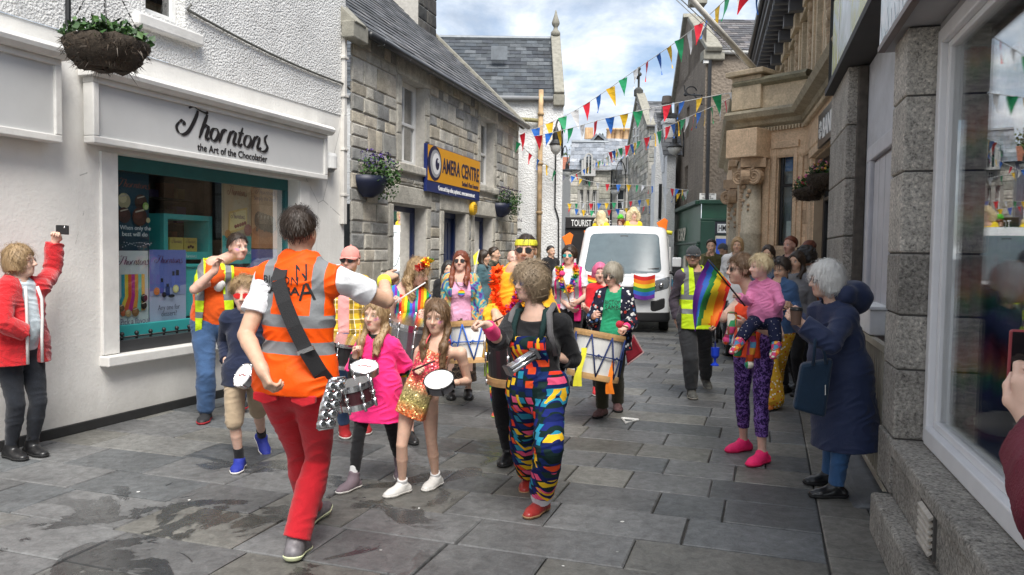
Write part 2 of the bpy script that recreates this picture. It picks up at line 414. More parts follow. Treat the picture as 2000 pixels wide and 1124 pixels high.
        for i,(q,ll) in enumerate(zip(kn,ln)):
            a=0; p=q; c=curl*(.12 if (pc and i==0) else 1.)+.04*i*(0 if pc and i==0 else 1)
            for j,L in enumerate(ll):
                a+=c*(1.25,1.5,1.0)[j]; dd=d*math.cos(a)+n*math.sin(a); p2=p+dd*L*k
                P.append(rc(p,p2,(.0095,.0088,.008)[j]*k,(.0088,.008,.007)[j]*k,.004*k)); p=p2
        t0=w+k*(d*.02+sd*.022); t1=t0+k*(d*.03+sd*.024+n*.012); t2=t1+k*U(d*.8+sd*(.35-curl*.5)+n*(.3+curl*.5))*.032; t3=t2+k*U(d*.75+sd*(.1-curl*.6)+n*(.3+curl*.6))*.027
        P+= [rc(t0,t1,.015*k,.0125*k,.014*k),rc(t1,t2,.0115*k,.0105*k,.006*k),rc(t2,t3,.0105*k,.008*k,.005*k)]
        s.grip=getattr(s,'grip',{}); s.grip[side]=(w+k*(d*.085+n*.028),d,n,sd)
        return P
    def headp(s):
        h=s.hs; H=s.H3; F=s.HF; e=lambda c,r,k=.02,neg=False: ell(H(*c),tuple(x*h for x in r),F,k*h,neg)
        P=[e((0,-.012,.035),(.076,.096,.09)),e((0,.022,-.03),(.061,.07,.083),.03),e((0,.058,-.09),(.03,.029,.025),.03)]
        for sg in (1,-1): P.append(e((.034*sg,.05,-.032),(.03,.032,.032),.025))
        P.append(rc(H(-.038,.073,.026),H(.038,.073,.026),.013*h,.013*h,.02*h))
        for sg in (1,-1): P.append(e((.031*sg,.101,.004),(.019,.02,.013),.014,True))
        for sg in (1,-1): P.append(e((.031*sg,.0725,.004),(.0145,.0145,.0125),.004))
        P.append(rc(H(0,.09,.012),H(0,.112,-.026),.0085*h,.0125*h,.012*h))
        for sg in (1,-1): P.append(e((.0115*sg,.1,-.032),(.0085,.011,.008),.008))
        P.append(rc(H(-.015,.085,-.0565),H(.015,.085,-.0565),.0075*h,.0075*h,.008*h)); P.append(rc(H(-.013,.084,-.068),H(.013,.084,-.068),.008*h,.008*h,.008*h))
        for sg in (1,-1): P.append(e((.079*sg,-.01,-.008),(.011,.025,.033),.01))
        return P
    def bodycol(s,V):
        q=s.Hl(V); x,y,z=np.abs(q[:,0]),q[:,1],q[:,2]; n=len(V)
        C=np.tile(np.array(s.skin),(n,1)); sk=np.array(s.skin)
        def mixc(m,c,a=1): 
            m=(np.clip(m,0,1)*a)[:,None]; C[:]=C*(1-m)+np.array(c)*m
        inh=(z>-.125)&(y>.02)
        if not s.noface:
            g=lambda cx,cz,rx,rz,soft=.35: np.clip((1-np.sqrt(((x-cx)/rx)**2+((z-cz)/rz)**2))/soft,0,1)*inh
            mixc(g(.042,-.035,.028,.026,1.),sk*np.array((1.06,.78,.74)),.45)
            mixc(g(0,-.03,.016,.014,1.),sk*np.array((1.05,.78,.74)),.6)
            if s.paint: s.paint(q,mixc,inh)
            mixc(g(0,-.062,.024,.0125),s.lips,.7); mixc(g(0,-.0622,.02,.0018,.8),np.array(s.lips)*.35,.9)
            mixc(np.clip((1-np.sqrt(((x-.032)/.021)**2+((z-(.027-.12*np.clip(x-.035,0,1)))/.0055)**2))/.5,0,1)*inh,s.brow,.7)
            mixc(g(.031,.0045,.0185,.0105,.3),np.array((.10,.06,.05)),.75)
            mixc(g(.031,.004,.0145,.0068,.3),(.62,.6,.58)); mixc(g(.0305,.0045,.0066,.0066,.4),(.05,.035,.03))
        # warm knuckles / elbows
        return np.clip(C,0,1)
    def body(s,arms='lr',legs='lr',hands='lr',legstart=0,m=None,torso=True):
        P=s.torso(-.006) if torso else []
        P.append(rc(s.J['nk']-s.TF[2]*.02*s.s,s.H3(0,-.018,-.055),.056*s.s*(.6+.4*s.fat),.052*s.hs,.03))
        for sd in 'lr':
            P+=s.armp(sd,0,0,2,cut=False)
            if sd in hands: P+=s.handp(sd)
            if sd in legs:
                P+=s.legp(sd,0,0,2,cut=False); P+=s.footp(sd,-.006)
        P+=s.headp()
        V,F=sdf_mesh(P,s.vox)
        s.bodyobj=mkobj('body',V,F,m or SKIN,s.root,True,{'Col':s.bodycol(V)})
        return s
    def footp(s,side,off=0,length=1.,bulk=1.):
        k=s.s if s.s>.85 else s.s*1.06; a=s.J['a'+side]; t=s.toes[side]; z=np.array((0,0,1.)); 
        u=U(z-t*(z@t)); b=a-u*.047*s.H; F=np.array((np.cross(t,u)*-1,t,u))
        heel=b+u*.036*k-t*.045*k; ball=b+u*.03*k+t*.115*k*length; toe=b+u*.026*k+t*.165*k*length
        P=[rc(heel,a,(.036+off)*k,(.036+off)*k,.02*k),Prim(heel,ball,(.035+off)*k*bulk,(.044+off)*k*bulk,np.array((F[0],F[2],F[1])),.78,.02*k),Prim(ball,toe,(.044+off)*k*bulk,(.033+off)*k*bulk,np.array((F[0],F[2],F[1])),.72,.02*k),rc(a+t*.01*k,b+u*.045*k+t*.07*k,(.037+off)*k,(.03+off)*k,.03*k)]
        s.foot=getattr(s,'foot',{}); s.foot[side]=(b,t,u,F,k)
        return P
    def shoes(s,m,solem=None,off=.007,top=None,name='shoe',label=None,sock=None,laces=None,sides='lr',sandal=False,bulk=1.):
        for sd in sides:
            P=s.footp(sd,off,1.,bulk); b,t,u,F,k=s.foot[sd]; a=s.J['a'+sd]
            tp=(top if top is not None else .02)*k
            tdir=U(s.J['k'+sd]-a)
            if tp>.03*k: P.append(rc(a,a+tdir*(tp+.03*k),(.042+off)*k,(.043+off)*k,.02*k))
            sh=bool(solem)*.012*k
            cd_=U(u*.75+tdir*.25) if tp<.04*k else tdir; fwd=lambda p: np.clip((p-a)@t-.03*k,0,1)
            V,F_=sdf_mesh(P,s.vox*.8,lambda p,d: np.maximum(np.maximum(d,-((p-b)@u)+sh*.6),(p-a)@cd_-tp-2.5*fwd(p)))
            o=mkobj(name,V,F_,m,s.root,True,{'T':np.stack([(V-b)@F[0],(V-b)@t,(V-b)@u],-1)/k})
            if label: o['label']=label
            if solem:
                V,F_=sdf_mesh([Prim(p.a,p.b,p.ra+.006*k,p.rb+.006*k,p.fr,p.flat,p.k) for p in P[:3]],s.vox*.7,lambda p,d: np.maximum(np.maximum(d,-((p-b)@u)+.001),(p-b)@u-.024*k))
                if len(V): mkobj('sole',V,F_,solem,o,True)
            if laces:
                mb=MB()
                for j in range(4):
                    c=b+t*(.045+.02*j)*k+u*(.089-.0115*j)*k; w=(.022)*k
                    mb.tube([c-F[0]*w-u*.008*k,c+u*.006*k,c+F[0]*w-u*.008*k],.0035*k,5)
                mb.build('laces',laces,o,smooth=True)
            if sock:
                col,l1=sock
                V,F_=sdf_mesh([rc(a,a+tdir*l1*k,.041*k,.045*k)],s.vox,lambda p,d: np.maximum(d,(p-a)@tdir-l1*k))
                mkobj('sock',V,F_,col,s.root,True)
    # ---- clothing
    def cloth(s,name,P,m,wr=.006,wf=24,post=None,vox=None,parent=None,label=None,colf=None,sd=None):
        sd=rnd.random()*9 if sd is None else sd
        def pf(p,d):
            if wr:
                w1=wav(p*np.array((1,1,.5)),wf*.8/s.s,sd); w2=wav(p*np.array((.8,.8,.9)),wf*.9/s.s,sd+2,1.9)
                d=d+wr*s.s*(.7*w1+1.5*(np.abs(w2)**.8-.4))
            if post: d=post(p,d)
            return d
        V,F=sdf_mesh(P,vox or s.vox,pf)
        if not len(V): return None
        at_={'T':s.Tl(V)}
        if colf: at_['Col']=colf(V,s.Tl(V))
        o=mkobj(name,V,F,m,parent or s.root,True,at_)
        if label: o['label']=label
        o_='_'+name; setattr(s,o_,o); return o
    def neckpost(s,r=.07,drop=0.,front=0.,vneck=0):
        """opening for neck: remove above a tilted ring"""
        def f(p,d):
            q=s.Tl(p); L=np.linalg.norm(s.J['nk']-s.J['pv'])/s.s
            # subtract a cone round the neck axis, lower in front
            rad=np.sqrt(q[:,0]**2+(q[:,1]-.01-front*.5)**2)
            hz=q[:,2]-(L-.005-drop)+np.clip(q[:,1],0,1)*(.25+front*3)
            return np.maximum(d,np.minimum(np.minimum(hz,r-rad+ (0)),.2)*s.s)
        return f
    def clip_z(s,z,slope=0):
        return lambda p,d: np.maximum(d,(z-s.Tl(p)[:,2]+slope*s.Tl(p)[:,0])*s.s)
    def shirt(s,name,m,sleeve=.55,off=.014,hem=-.08,loose=.012,sl_loose=.02,neck=.072,drop=0,front=0,wr=.006,arms='lr',extra=(),post=None,**kw):
        P=s.torso(off,loose)
        for a in arms:
            if sleeve>0: P+=s.armp(a,off*.7,0,sleeve,loose=sl_loose*s.s)
        if hem<-.1: 
            P.append(Prim(s.T3(.04*s.hipw,-.01,.0),s.T3(.045*s.hipw,-.01,hem),(.13+off+loose)*s.s*(.6+.4*s.fat),(.135+off+loose*1.6)*s.s*(.6+.4*s.fat),s.TF,.85,.05)); P.append(Prim(s.T3(-.04*s.hipw,-.01,.0),s.T3(-.045*s.hipw,-.01,hem),(.13+off+loose)*s.s*(.6+.4*s.fat),(.135+off+loose*1.6)*s.s*(.6+.4*s.fat),s.TF,.85,.05))
        P+=list(extra); np_=s.neckpost(neck,drop,front)
        def pf(p,d):
            q=s.Tl(p); d=np_(p,d)
            # the hem only cuts near the trunk
            dz=(hem-q[:,2])*s.s; r=np.sqrt(q[:,0]**2+q[:,1]**2)
            lim=np.zeros(len(p))
            da=np.full(len(p),9.)
            for a in arms:
                if sleeve>1:
                    for pr in s.armp(a,off,0,sleeve,cut=False,loose=sl_loose): da=np.minimum(da,pr.d(p))
            d=np.where((da>.0)|(sleeve<=1),np.maximum(d,dz),d)
            if post: d=post(p,d)
            return d
        return s.cloth(name,P,m,wr,post=pf,**kw)
    def trousers(s,name,m,length=1.9,off=.012,waist=.1,loose=.006,flare=0,wr=.0042,legs='lr',**kw):
        P=[]
        for a in legs: P+=s.legp(a,off,0,length,loose,flare)
        k=s.s;fa=s.fat
        P.append(Prim(s.T3(.05*s.hipw,-.015,.02),s.T3(-.05*s.hipw,-.015,.02),(.118*(.6+.4*fa)+off)*k,(.118*(.6+.4*fa)+off)*k,s.TF,.92,.05))
        P.append(Prim(s.T3(0,0,.05),s.T3(0,0,waist),(.138*fa+off)*k,(.13*fa+off)*k,s.TF,.76,.05))
        return s.cloth(name,P,m,wr,post=lambda p,d: np.maximum(d,(s.Tl(p)[:,2]-waist)*s.s),**kw)
    # ---- hair
    def hair(s,style,m,strands=150,curl=.0,len_=.25,off=.014,fringe=False,vol=1.,label=None,ln=.07,name='hair',extra=()):
        h=s.hs;H=s.H3;F=s.HF; e=lambda c,r,k=.02,neg=False: ell(H(*c),tuple(x*h for x in r),F,k*h,neg)
        cr=lambda o: e((0,-.014,.036),(.077+o,.097+o,.091+o*1.1))
        post=None; amp=.004; fr_=26
        if style=='short':
            P=[cr(off)]; 
            def cut(q): return np.maximum(np.maximum(q[:,1]*.75-(q[:,2]-.07)*.55-.048,-.045-q[:,2]+.0),np.minimum(q[:,1]-.012+np.clip(q[:,2]-.045,-1,1)*-1.2,.5-0*q[:,1]))
        elif style=='bob':
            P=[cr(off*1.6*vol),e((.062,-.030,-.035),(.045*vol,.070,.095),.03),e((-.062,-.030,-.035),(.045*vol,.070,.095),.03),e((0,-.065,-.03),(.075*vol,.06*vol,.1),.03)]
            P.append(e((0,.115,-.045 if fringe else -.03),(.066+.02*(vol-1),.098,.085 if fringe else .112),.012,True))
            def cut(q): return -len_-q[:,2]
        elif style=='long':
            P=[cr(off*1.0)]
            for sg in (1,-1):
                P.append(rc(H(.066*sg,-.02,.03),H(.085*sg*vol,-.012,-.1),.030*h,.031*h*vol,.03*h)); P.append(rc(H(.085*sg*vol,-.012,-.1),H(.085*sg*vol,.09,-.2),.031*h*vol,.030*h,.03*h)); P.append(rc(H(.085*sg*vol,.09,-.2),H(.08*sg*vol,.125,-max(.22,len_)),.030*h,.022*h,.03*h))
            P.append(Prim(H(0,-.05,.02),H(0,-.075,-len_),.075*h*vol,.07*h*vol,F,.7,.03*h))
            P.append(e((0,.115,-.028),(.056,.085,.112),.012,True))
            def cut(q): return -len_-.03*np.sin(q[:,0]*60)-q[:,2]
        elif style=='back':   # tied back
            P=[cr(off*.9)]
            def cut(q): return np.maximum(q[:,1]*.8-(q[:,2]-.06)*.6-.052,-.05-q[:,2])
        P+=[x for x in extra]
        sd=rnd.random()*9
        def pf(p,d):
            q=s.Hl(p); d=np.maximum(d,(cut(q)+.007*wav(q,70,sd+1)+.004*wav(q,160,sd))*h)
            d=d+h*(.0035+curl*.010)*wav(q*np.array((1.,1,.45 if curl<.5 else 1)),55 if curl<.5 else 75,sd,1.4)+h*.002*wav(q*np.array((1,1,.3)),140,sd)
            return d
        V,Fc=sdf_mesh(P,s.vox*(.8),pf)
        if strands and len(V):
            V2,F2=hair_strands(s,V,Fc,strands,ln*h,curl)
            F_=[tuple(f) for f in Fc.tolist()]+[tuple(i+len(V) for i in f) for f in F2]; V=np.concatenate([V,V2])
        else: F_=Fc.tolist()
        o=mkobj(name,V,F_,m,s.root,True,{'T':s.Hl(V)})
        if label: o['label']=label
        s.hairobj=o; return o
def hair_strands(s,V,F,n,ln,curl):
    rg=np.random.default_rng(int(abs(s.X*1000))+n)
    q=s.Hl(V); c=np.array((0,-.02,.02)); N=U2(q-c)
    n=int(n*(3.4 if s.vox<.0075 else 1)); ids=rg.integers(0,len(V),n); VV=[];FF=[]
    for i in ids:
        p=V[i]; nn=(N[i]@s.HF); zdn=np.array((0,0,-1.)); t=zdn-nn*(zdn@nn); t=t/(np.linalg.norm(t)+1e-6)
        if nn[2]>.85: t=U(rg.normal(size=3)*np.array((1,1,.1)))
        L=ln*rg.uniform(.5,1.3); side=np.cross(t,nn); w=.0011+.0011*rg.random(); ph=rg.uniform(0,6); b=len(VV); 
        for j in range(6):
            u=j/5; lift=.003+.012*u*rg.uniform(.4,1.1)*(2.2 if i%6==0 else 1)*(1 if curl<.3 else 1.4)*(-(2*u-1)**2+1.15)
            pos=p+t*(L*(u-.2))+nn*lift+side*(math.sin(ph+u*(3+9*curl))*(.004+.012*curl))
            if nn[2]>.3: pos=pos+zdn*u*u*L*.3
            ww=w*(1-.7*u); VV+= [pos-side*ww,pos+side*ww]
        for j in range(5): FF.append((b+2*j,b+2*j+1,b+2*j+3,b+2*j+2))
    return np.array(VV),FF
def U2(a): return a/(np.linalg.norm(a,axis=1)[:,None]+1e-9)
def project_text(person,objn,txt,x0,z0,width,height,m,front=True,name='lettering',lift=.003,rot=0,**kw):
    """letters laid on a garment: torso coordinates, front or back"""
    g=objn; off=rootloc(g.parent) if g.parent else np.zeros(3); off=off+np.array(g.location)
    me=g.data; Vg=np.array([v.co[:] for v in me.vertices])+off
    bv=BVHTree.FromPolygons([Vector(v) for v in Vg],[tuple(p.vertices) for p in me.polygons])
    V,F=text_geo(txt,1.,ext=0,**kw); V[:,0]-=V[:,0].min(); w=V[:,0].max(); h=V[:,1].max()
    x=V[:,0]*width/w; y=V[:,1]*height/h
    if rot: c_,s_=math.cos(R(rot)),math.sin(R(rot)); x,y=x*c_-y*s_,x*s_+y*c_
    return project_pts(person,bv,x,y,F,x0,z0,m,front,name,lift,g)
def project_pts(person,bv,x,y,F,x0,z0,m,front,name,lift,parent):
    # front: reading direction is person's left -> viewer's right
    sg=1 if front else -1; out=[]
    fwd=person.TF[1]*(1 if front else -1)
    for a,b in zip(x,y):
        p=person.T3(sg*(x0+a),.5*sg,z0+b)
        hit=bv.ray_cast(Vector(p),Vector(-fwd))
        out.append(np.array(hit[0])+fwd*lift if hit[0] is not None else p-fwd*.38)
    return mkobj(name,np.array(out),F,m,parent)
# ---------------------------------------------------------------- materials for people and their things
def skinmat():
    m,N=newmat('skin'); v=N.obj(); c=N.mix(1,N.attr('Col').outputs['Color'],N.ramp(N.noise(v,28,4),[(.3,.9),(.7,1.08)]),'MULTIPLY')
    setb(N,col=c,rough=.48,spec=.4,normal=N.n('Bump',{'Strength':.12,'Distance':.004,'Height':N.noise(v,90,3)}).outputs[0])
    N.b.inputs['Subsurface Weight'].default_value=.12; N.b.inputs['Subsurface Radius'].default_value=(.02,.007,.004); N.b.inputs['Subsurface Scale'].default_value=.5
    return m
SKIN=skinmat()
def clothmat(name,col,rough=.85,var=.17,ns=7,weave=.3,ws=260,sheen=.15,spec=.25):
    if name in MC: return MC[name]
    m,N=newmat(name); v=N.obj(); base=N.n('RGB'); base.outputs[0].default_value=tuple(col)+(1,)
    c=N.mix(1,base.outputs[0],N.ramp(N.noise(v,ns,5,.6),[(.25,1-var),(.75,1+var)]),'MULTIPLY')
    h=N.math('ADD',N.math('MULTIPLY',N.noise(v,ws,2),.5),N.math('MULTIPLY',N.noise(v,22,3,.5,.8),.9))
    setb(N,col=c,rough=rough,spec=spec,sheen=sheen,normal=N.n('Bump',{'Strength':weave+.2,'Distance':.012,'Height':h}).outputs[0])
    MC[name]=m; return m
def patmat(name,fn,rough=.85,bump=.35,spec=.25,metal=0):
    """pattern in the garment's own torso coordinates; fn(N, T socket, (x,y,z)) -> colour socket or (colour, roughness, metal)"""
    m,N=newmat(name); T=N.attr('T').outputs['Vector']; xyz=N.sep(T); r=fn(N,T,xyz); v=N.obj()
    h=N.math('ADD',N.math('MULTIPLY',N.noise(v,260,2),.5),N.math('MULTIPLY',N.noise(v,22,3,.5,.8),.9))
    kw=dict(rough=rough,metal=metal); 
    if isinstance(r,tuple): kw['rough']=r[1]; kw['metal']=r[2]; r=r[0]
    setb(N,col=r,spec=spec,normal=N.n('Bump',{'Strength':bump,'Distance':.012,'Height':h}).outputs[0],**kw); return m
def band(N,s,c,w): return N.math('COMPARE',s,c,w)
def hairmat(name,c1,c2,rough=.45):
    m,N=newmat(name); T=N.attr('T').outputs['Vector']; f=N.noise(N.mapn(T,(90,90,9)),1.,4,.65,.4); g=N.noise(T,14,3)
    c=N.mix(N.math('ADD',N.math('MULTIPLY',f,.75),N.math('MULTIPLY',g,.35)),c1,c2)
    setb(N,col=c,rough=rough,spec=.5,normal=N.n('Bump',{'Strength':.7,'Distance':.006,'Height':f}).outputs[0]); return m
def rgbc(N,c):
    n=N.n('RGB'); n.outputs[0].default_value=tuple(c)+(1,); return n.outputs[0]
def hivis(base,bands,name):
    zb=max(b[1] for b in bands if b[0]=='z')
    def f(N,T,q):
        c=N.mix(N.ramp(N.noise(T,9,3),[(.3,.0),(.7,.25)]),base,tuple(.8*b for b in base)); msk=0
        for (ax,ce,w) in bands:
            s={'x':q[0],'z':q[2],'ax':N.math('ABSOLUTE',q[0])}[ax]; b=band(N,s,ce,w); b=N.math('MULTIPLY',b,N.math('GREATER_THAN',q[2],zb)) if ax=='ax' else b; msk=N.math('MAXIMUM',msk,b)
        c=N.mix(msk,c,(.20,.21,.22)); return c
    return patmat(name,f,rough=.6)
RAIN=[(.75,.02,.03),(.9,.22,.01),(.85,.65,.02),(.03,.3,.06),(.03,.14,.55),(.2,.03,.35)]
def stripes(N,s,cols,period,off=0):
    """hard edged repeating stripes along socket s"""
    t=N.math('FRACT',N.math('DIVIDE',N.math('ADD',s,off),period)); nd=N.n('ValToRGB',{0:t}); cr=nd.color_ramp; cr.interpolation='CONSTANT'; e=cr.elements
    while len(e)<len(cols): e.new(.5)
    for i,(el,c) in enumerate(zip(e,cols)): el.position=i/len(cols); el.color=tuple(c)+(1,)
    return nd.outputs[0]
def blobs(N,v,scale,cols,bg,thr=.5,seed=0.,metric='CHEBYCHEV',rand=.8,dim='3D'):
    vo=N.n('TexVoronoi',{'Vector':N.mapn(v,(1,1,1),loc=(seed,seed*2,seed)),'Scale':scale,'Randomness':rand},distance=metric,voronoi_dimensions=dim)
    nd=N.n('ValToRGB',{0:N.sep(vo.outputs['Color'])[0]}); cr=nd.color_ramp; cr.interpolation='CONSTANT'; e=cr.elements
    while len(e)<len(cols): e.new(.5)
    for i,(el,c) in enumerate(zip(e,cols)): el.position=i/len(cols); el.color=tuple(c)+(1,)
    return N.mix(N.math('LESS_THAN',vo.outputs['Distance'],thr),bg,nd.outputs[0])
WHITE=mat('white paint',(.78,.78,.76),.5); BLACK=mat('black plastic',(.015,.015,.016),.35,var=.2); BLACKR=mat('black rubber',(.02,.02,.02),.8)
CHROME=mat('chrome',(.75,.75,.76),.18,1.,var=.05); STEEL=mat('brushed steel',(.42,.43,.45),.32,1.,var=.1,ns=30); WOOD=mat('pale wood',(.5,.3,.13),.5,var=.25,ns=12)
SKINW=mat('drum skin',(.72,.72,.70),.5,var=.06); SOLEW=mat('white rubber sole',(.72,.70,.66),.6); LACEW=mat('white lace',(.75,.75,.73),.8)
DEN=clothmat('blue denim',(.05,.105,.22),var=.3,ns=7); NAVY=clothmat('navy cotton',(.012,.018,.045)); BLK=clothmat('black cotton',(.012,.012,.014))
H_BROWN=hairmat('dark brown hair',(.010,.006,.004),(.045,.026,.015)); H_MID=hairmat('brown hair',(.05,.028,.014),(.22,.125,.06)); H_BLOND=hairmat('dark blond hair',(.16,.095,.045),(.48,.33,.17)); H_WHITE=hairmat('white hair',(.58,.58,.56),(.92,.91,.88)); H_GREY=hairmat('grey blond hair',(.13,.11,.08),(.5,.45,.36))
H_RED=hairmat('red hair',(.04,.012,.008),(.28,.07,.03)); H_BLACK=hairmat('black hair',(.006,.006,.007),(.04,.035,.032)); H_PALE=hairmat('pale blond hair',(.45,.33,.16),(.9,.78,.52))
# ================================================================ sky, sun
w=bpy.data.worlds.new('World'); sc.world=w; w.use_nodes=True; wt=w.node_tree; wt.nodes.clear(); N=NT(wt)
SUN_EL,SUN_AZ=55,168
sky=N.n('TexSky',sky_type='NISHITA',sun_disc=False,sun_elevation=R(SUN_EL),sun_rotation=R(SUN_AZ),air_density=1.,dust_density=1.5)
b1=N.n('Background',{'Color':sky.outputs[0],'Strength':.085})
gen=N.n('TexCoord').outputs['Generated']
vx=N.sep(gen); zz=N.math('ADD',N.math('ABSOLUTE',vx[2]),.16)
cv=N.comb(N.math('DIVIDE',vx[0],zz),N.math('DIVIDE',vx[1],zz),0.35)
n1=N.noise(N.mapn(cv,(1,.75,1),loc=(3.1,1.7,0)),1.15,9,.56,.25); n2=N.noise(N.mapn(cv,(1,.7,1),loc=(7.3,2.2,0)),2.3,8,.6,.3)
cov=N.ramp(n1,[(.37,0.),(.52,1.)])
shade=N.ramp(n2,[(.36,(.30,.34,.40)),(.47,(.46,.50,.55)),(.60,(.80,.80,.80))])
b2=N.n('Background',{'Color':shade,'Strength':.98})
mx=N.n('MixShader',{0:cov}); wt.links.new(b1.outputs[0],mx.inputs[1]); wt.links.new(b2.outputs[0],mx.inputs[2])
wo=N.n('OutputWorld'); wt.links.new(mx.outputs[0],wo.inputs[0])
ld=bpy.data.lights.new('sun','SUN'); ld.energy=2.7; ld.angle=R(32); ld.color=(1,.96,.9); lo=bpy.data.objects.new('sun',ld); COL.objects.link(lo)
sd_=Vector((math.sin(R(SUN_AZ))*math.cos(R(SUN_EL)),math.cos(R(SUN_AZ))*math.cos(R(SUN_EL)),math.sin(R(SUN_EL)))); lo.rotation_euler=(-sd_).to_track_quat('-Z','Y').to_euler(); lo.location=(0,0,30)
sc.view_settings.view_transform='Standard'; sc.view_settings.look='None'; sc.view_settings.exposure=1.08; sc.view_settings.gamma=1
# ================================================================ ground and paving
def pavemat():
    m,N=newmat('flagstone'); v=N.obj(); c=N.attr('Col').outputs['Color']
    a=N.noise(v,1.7,6,.65); b=N.noise(v,14,6,.7,.6); g=N.noise(v,70,3,.6)
    c=N.mix(1,c,N.ramp(a,[(.3,.72),(.7,1.2)]),'MULTIPLY'); c=N.mix(1,c,N.ramp(b,[(.3,.66),(.5,1.),(.72,1.36)]),'MULTIPLY'); c=N.mix(1,c,N.ramp(g,[(.3,.86),(.7,1.12)]),'MULTIPLY')
    # pale lichen / gum specks
    sp=N.n('TexVoronoi',{'Vector':v,'Scale':2.3}).outputs['Distance']; c=N.mix(N.math('MULTIPLY',N.math('LESS_THAN',sp,.02),.6),c,(.45,.45,.43))
    st=N.ramp(N.noise(N.mapn(v,loc=(9,4,0)),2.6,7,.7,1.),[(.60,0.),(.66,1.)]); c=N.mix(N.math('MULTIPLY',st,.35),c,(.035,.034,.033))
    # puddles left on the low side of the street after rain
    q=N.sep(v); lat=N.math('SUBTRACT',N.math('MULTIPLY',q[0],.948),N.math('MULTIPLY',q[1],.317))
    zone=N.math('MULTIPLY',N.ramp(N.math('MULTIPLY',N.math('ADD',lat,5.),.2),[(.12,.0),(.22,1.),(.60,1.),(.72,.0)]),N.ramp(N.math('MULTIPLY',q[1],.1),[(.25,1.),(.55,.85),(.75,0.)]))
    wn=N.noise(N.mapn(v,(1,1,1),loc=(2.,7.3,0)),1.55,7,.62,.9); wet=N.math('MULTIPLY',N.ramp(N.math('ADD',wn,N.math('MULTIPLY',zone,.105)),[(.605,0.),(.625,1.)]),zone)
    c=N.mix(wet,c,N.mix(1,c,(.35,.36,.37),'MULTIPLY'))
    rg=N.math('SUBTRACT',N.ramp(b,[(.3,.58),(.7,.40)]),N.math('MULTIPLY',wet,.27))
    h=N.math('ADD',N.math('MULTIPLY',b,.7),N.math('MULTIPLY',g,.35)); h=N.math('MULTIPLY',h,N.math('SUBTRACT',1,N.math('MULTIPLY',wet,.85)))
    setb(N,col=c,rough=rg,spec=.5,normal=N.n('Bump',{'Strength':.45,'Distance':.012,'Height':h}).outputs[0]); return m
PAVE=pavemat()
g=MB(); g.add([(-400,-60,-.02),(400,-60,-.02),(400,900,-.02),(-400,900,-.02)],[(0,1,2,3)]); tag(g.build('ground',mat('dark jointing sand',(.05,.048,.045),.9,ns=20)),kind='structure')
SF=Fr((0,0),18.5,1)
def slab(mb,fr,s0,s1,l0,l1,c,rg):
    j=.004+rg.random()*.002; s0+=j;s1-=j;l0+=j;l1-=j; e=.007; z=[rg.uniform(-.002,.0025) for _ in range(4)]
    q=[(s0,l0),(s1,l0),(s1,l1),(s0,l1)]; qi=[(s0+e,l0+e),(s1-e,l0+e),(s1-e,l1-e),(s0+e,l1-e)]
    k=lambda:rg.uniform(-.005,.005)
    P=[fr(a,b,-.018) for a,b in q]+[fr(a+k(),b+k(),zz-.006) for (a,b),zz in zip(q,z)]+[fr(a,b,zz) for (a,b),zz in zip(qi,z)]
    mb.add(P,[(8,9,10,11)[::-1]]+[(i,(i+1)%4,4+(i+1)%4,4+i)[::-1] for i in range(4)]+[(4+i,4+(i+1)%4,8+(i+1)%4,8+i)[::-1] for i in range(4)],c)
mb=MB(); rg=random.Random(11); s=-.5
while s<46:
    dep=rg.choice([.38,.41,.43,.45,.48]); l=-9-rg.random()*.8 if s<16 else -20; lim=.335 if s<9 else 12
    while l<lim-.02:
        ln=rg.choice([.42,.5,.56,.63,.72,.8,.92]); l1=l+ln
        if l1>lim-.28: l1=lim
        t=rg.random(); b=rg.uniform(.095,.155); c=(b,b*1.015,b*1.02)
        if t<.2: c=(b*1.12,b*1.1,b*1.0)
        elif t<.45: c=(b*.82,b*.87,b*.9)
        elif t<.55: c=(b*1.2,b*1.2,b*1.15)
        slab(mb,SF,s,s+dep,l,l1,c,rg); l=l1
    s+=dep
s=-.5
while s<9:
    ln=rg.choice([.45,.55,.66,.78]); b=rg.uniform(.125,.165); slab(mb,SF,s,s+ln,.335,.335+.30,(b*1.1,b*1.05,b*.93),rg)
    b=rg.uniform(.12,.16); slab(mb,SF,s,s+ln,.635,1.9,(b,b,b*.96),rg); s+=ln
tag(mb.build('paving',PAVE,col=True),kind='structure')
# ================================================================ building kit
def wall_holes(mb,fr,s0,s1,z0,z1,holes,d,depth,c=(1,1,1)):
    ss=sorted({s0,s1}|{h[0] for h in holes}|{h[1] for h in holes}); zs=sorted({z0,z1}|{h[2] for h in holes}|{h[3] for h in holes})
    for a,b in zip(ss[:-1],ss[1:]):
        for e,f in zip(zs[:-1],zs[1:]):
            m=((a+b)/2,(e+f)/2)
            if any(h[0]<m[0]<h[1] and h[2]<m[1]<h[3] for h in holes): continue
            mb.add([fr(a,d,e),fr(b,d,e),fr(b,d,f),fr(a,d,f)],[(0,1,2,3)],c)
    for h in holes:
        a,b,e,f=h[:4]; D=d-depth
        for (p,q) in [((a,e),(b,e)),((b,e),(b,f)),((b,f),(a,f)),((a,f),(a,e))]:
            mb.add([fr(p[0],d,p[1]),fr(q[0],d,q[1]),fr(q[0],D,q[1]),fr(p[0],D,p[1])],[(0,1,2,3)],c)
    return mb
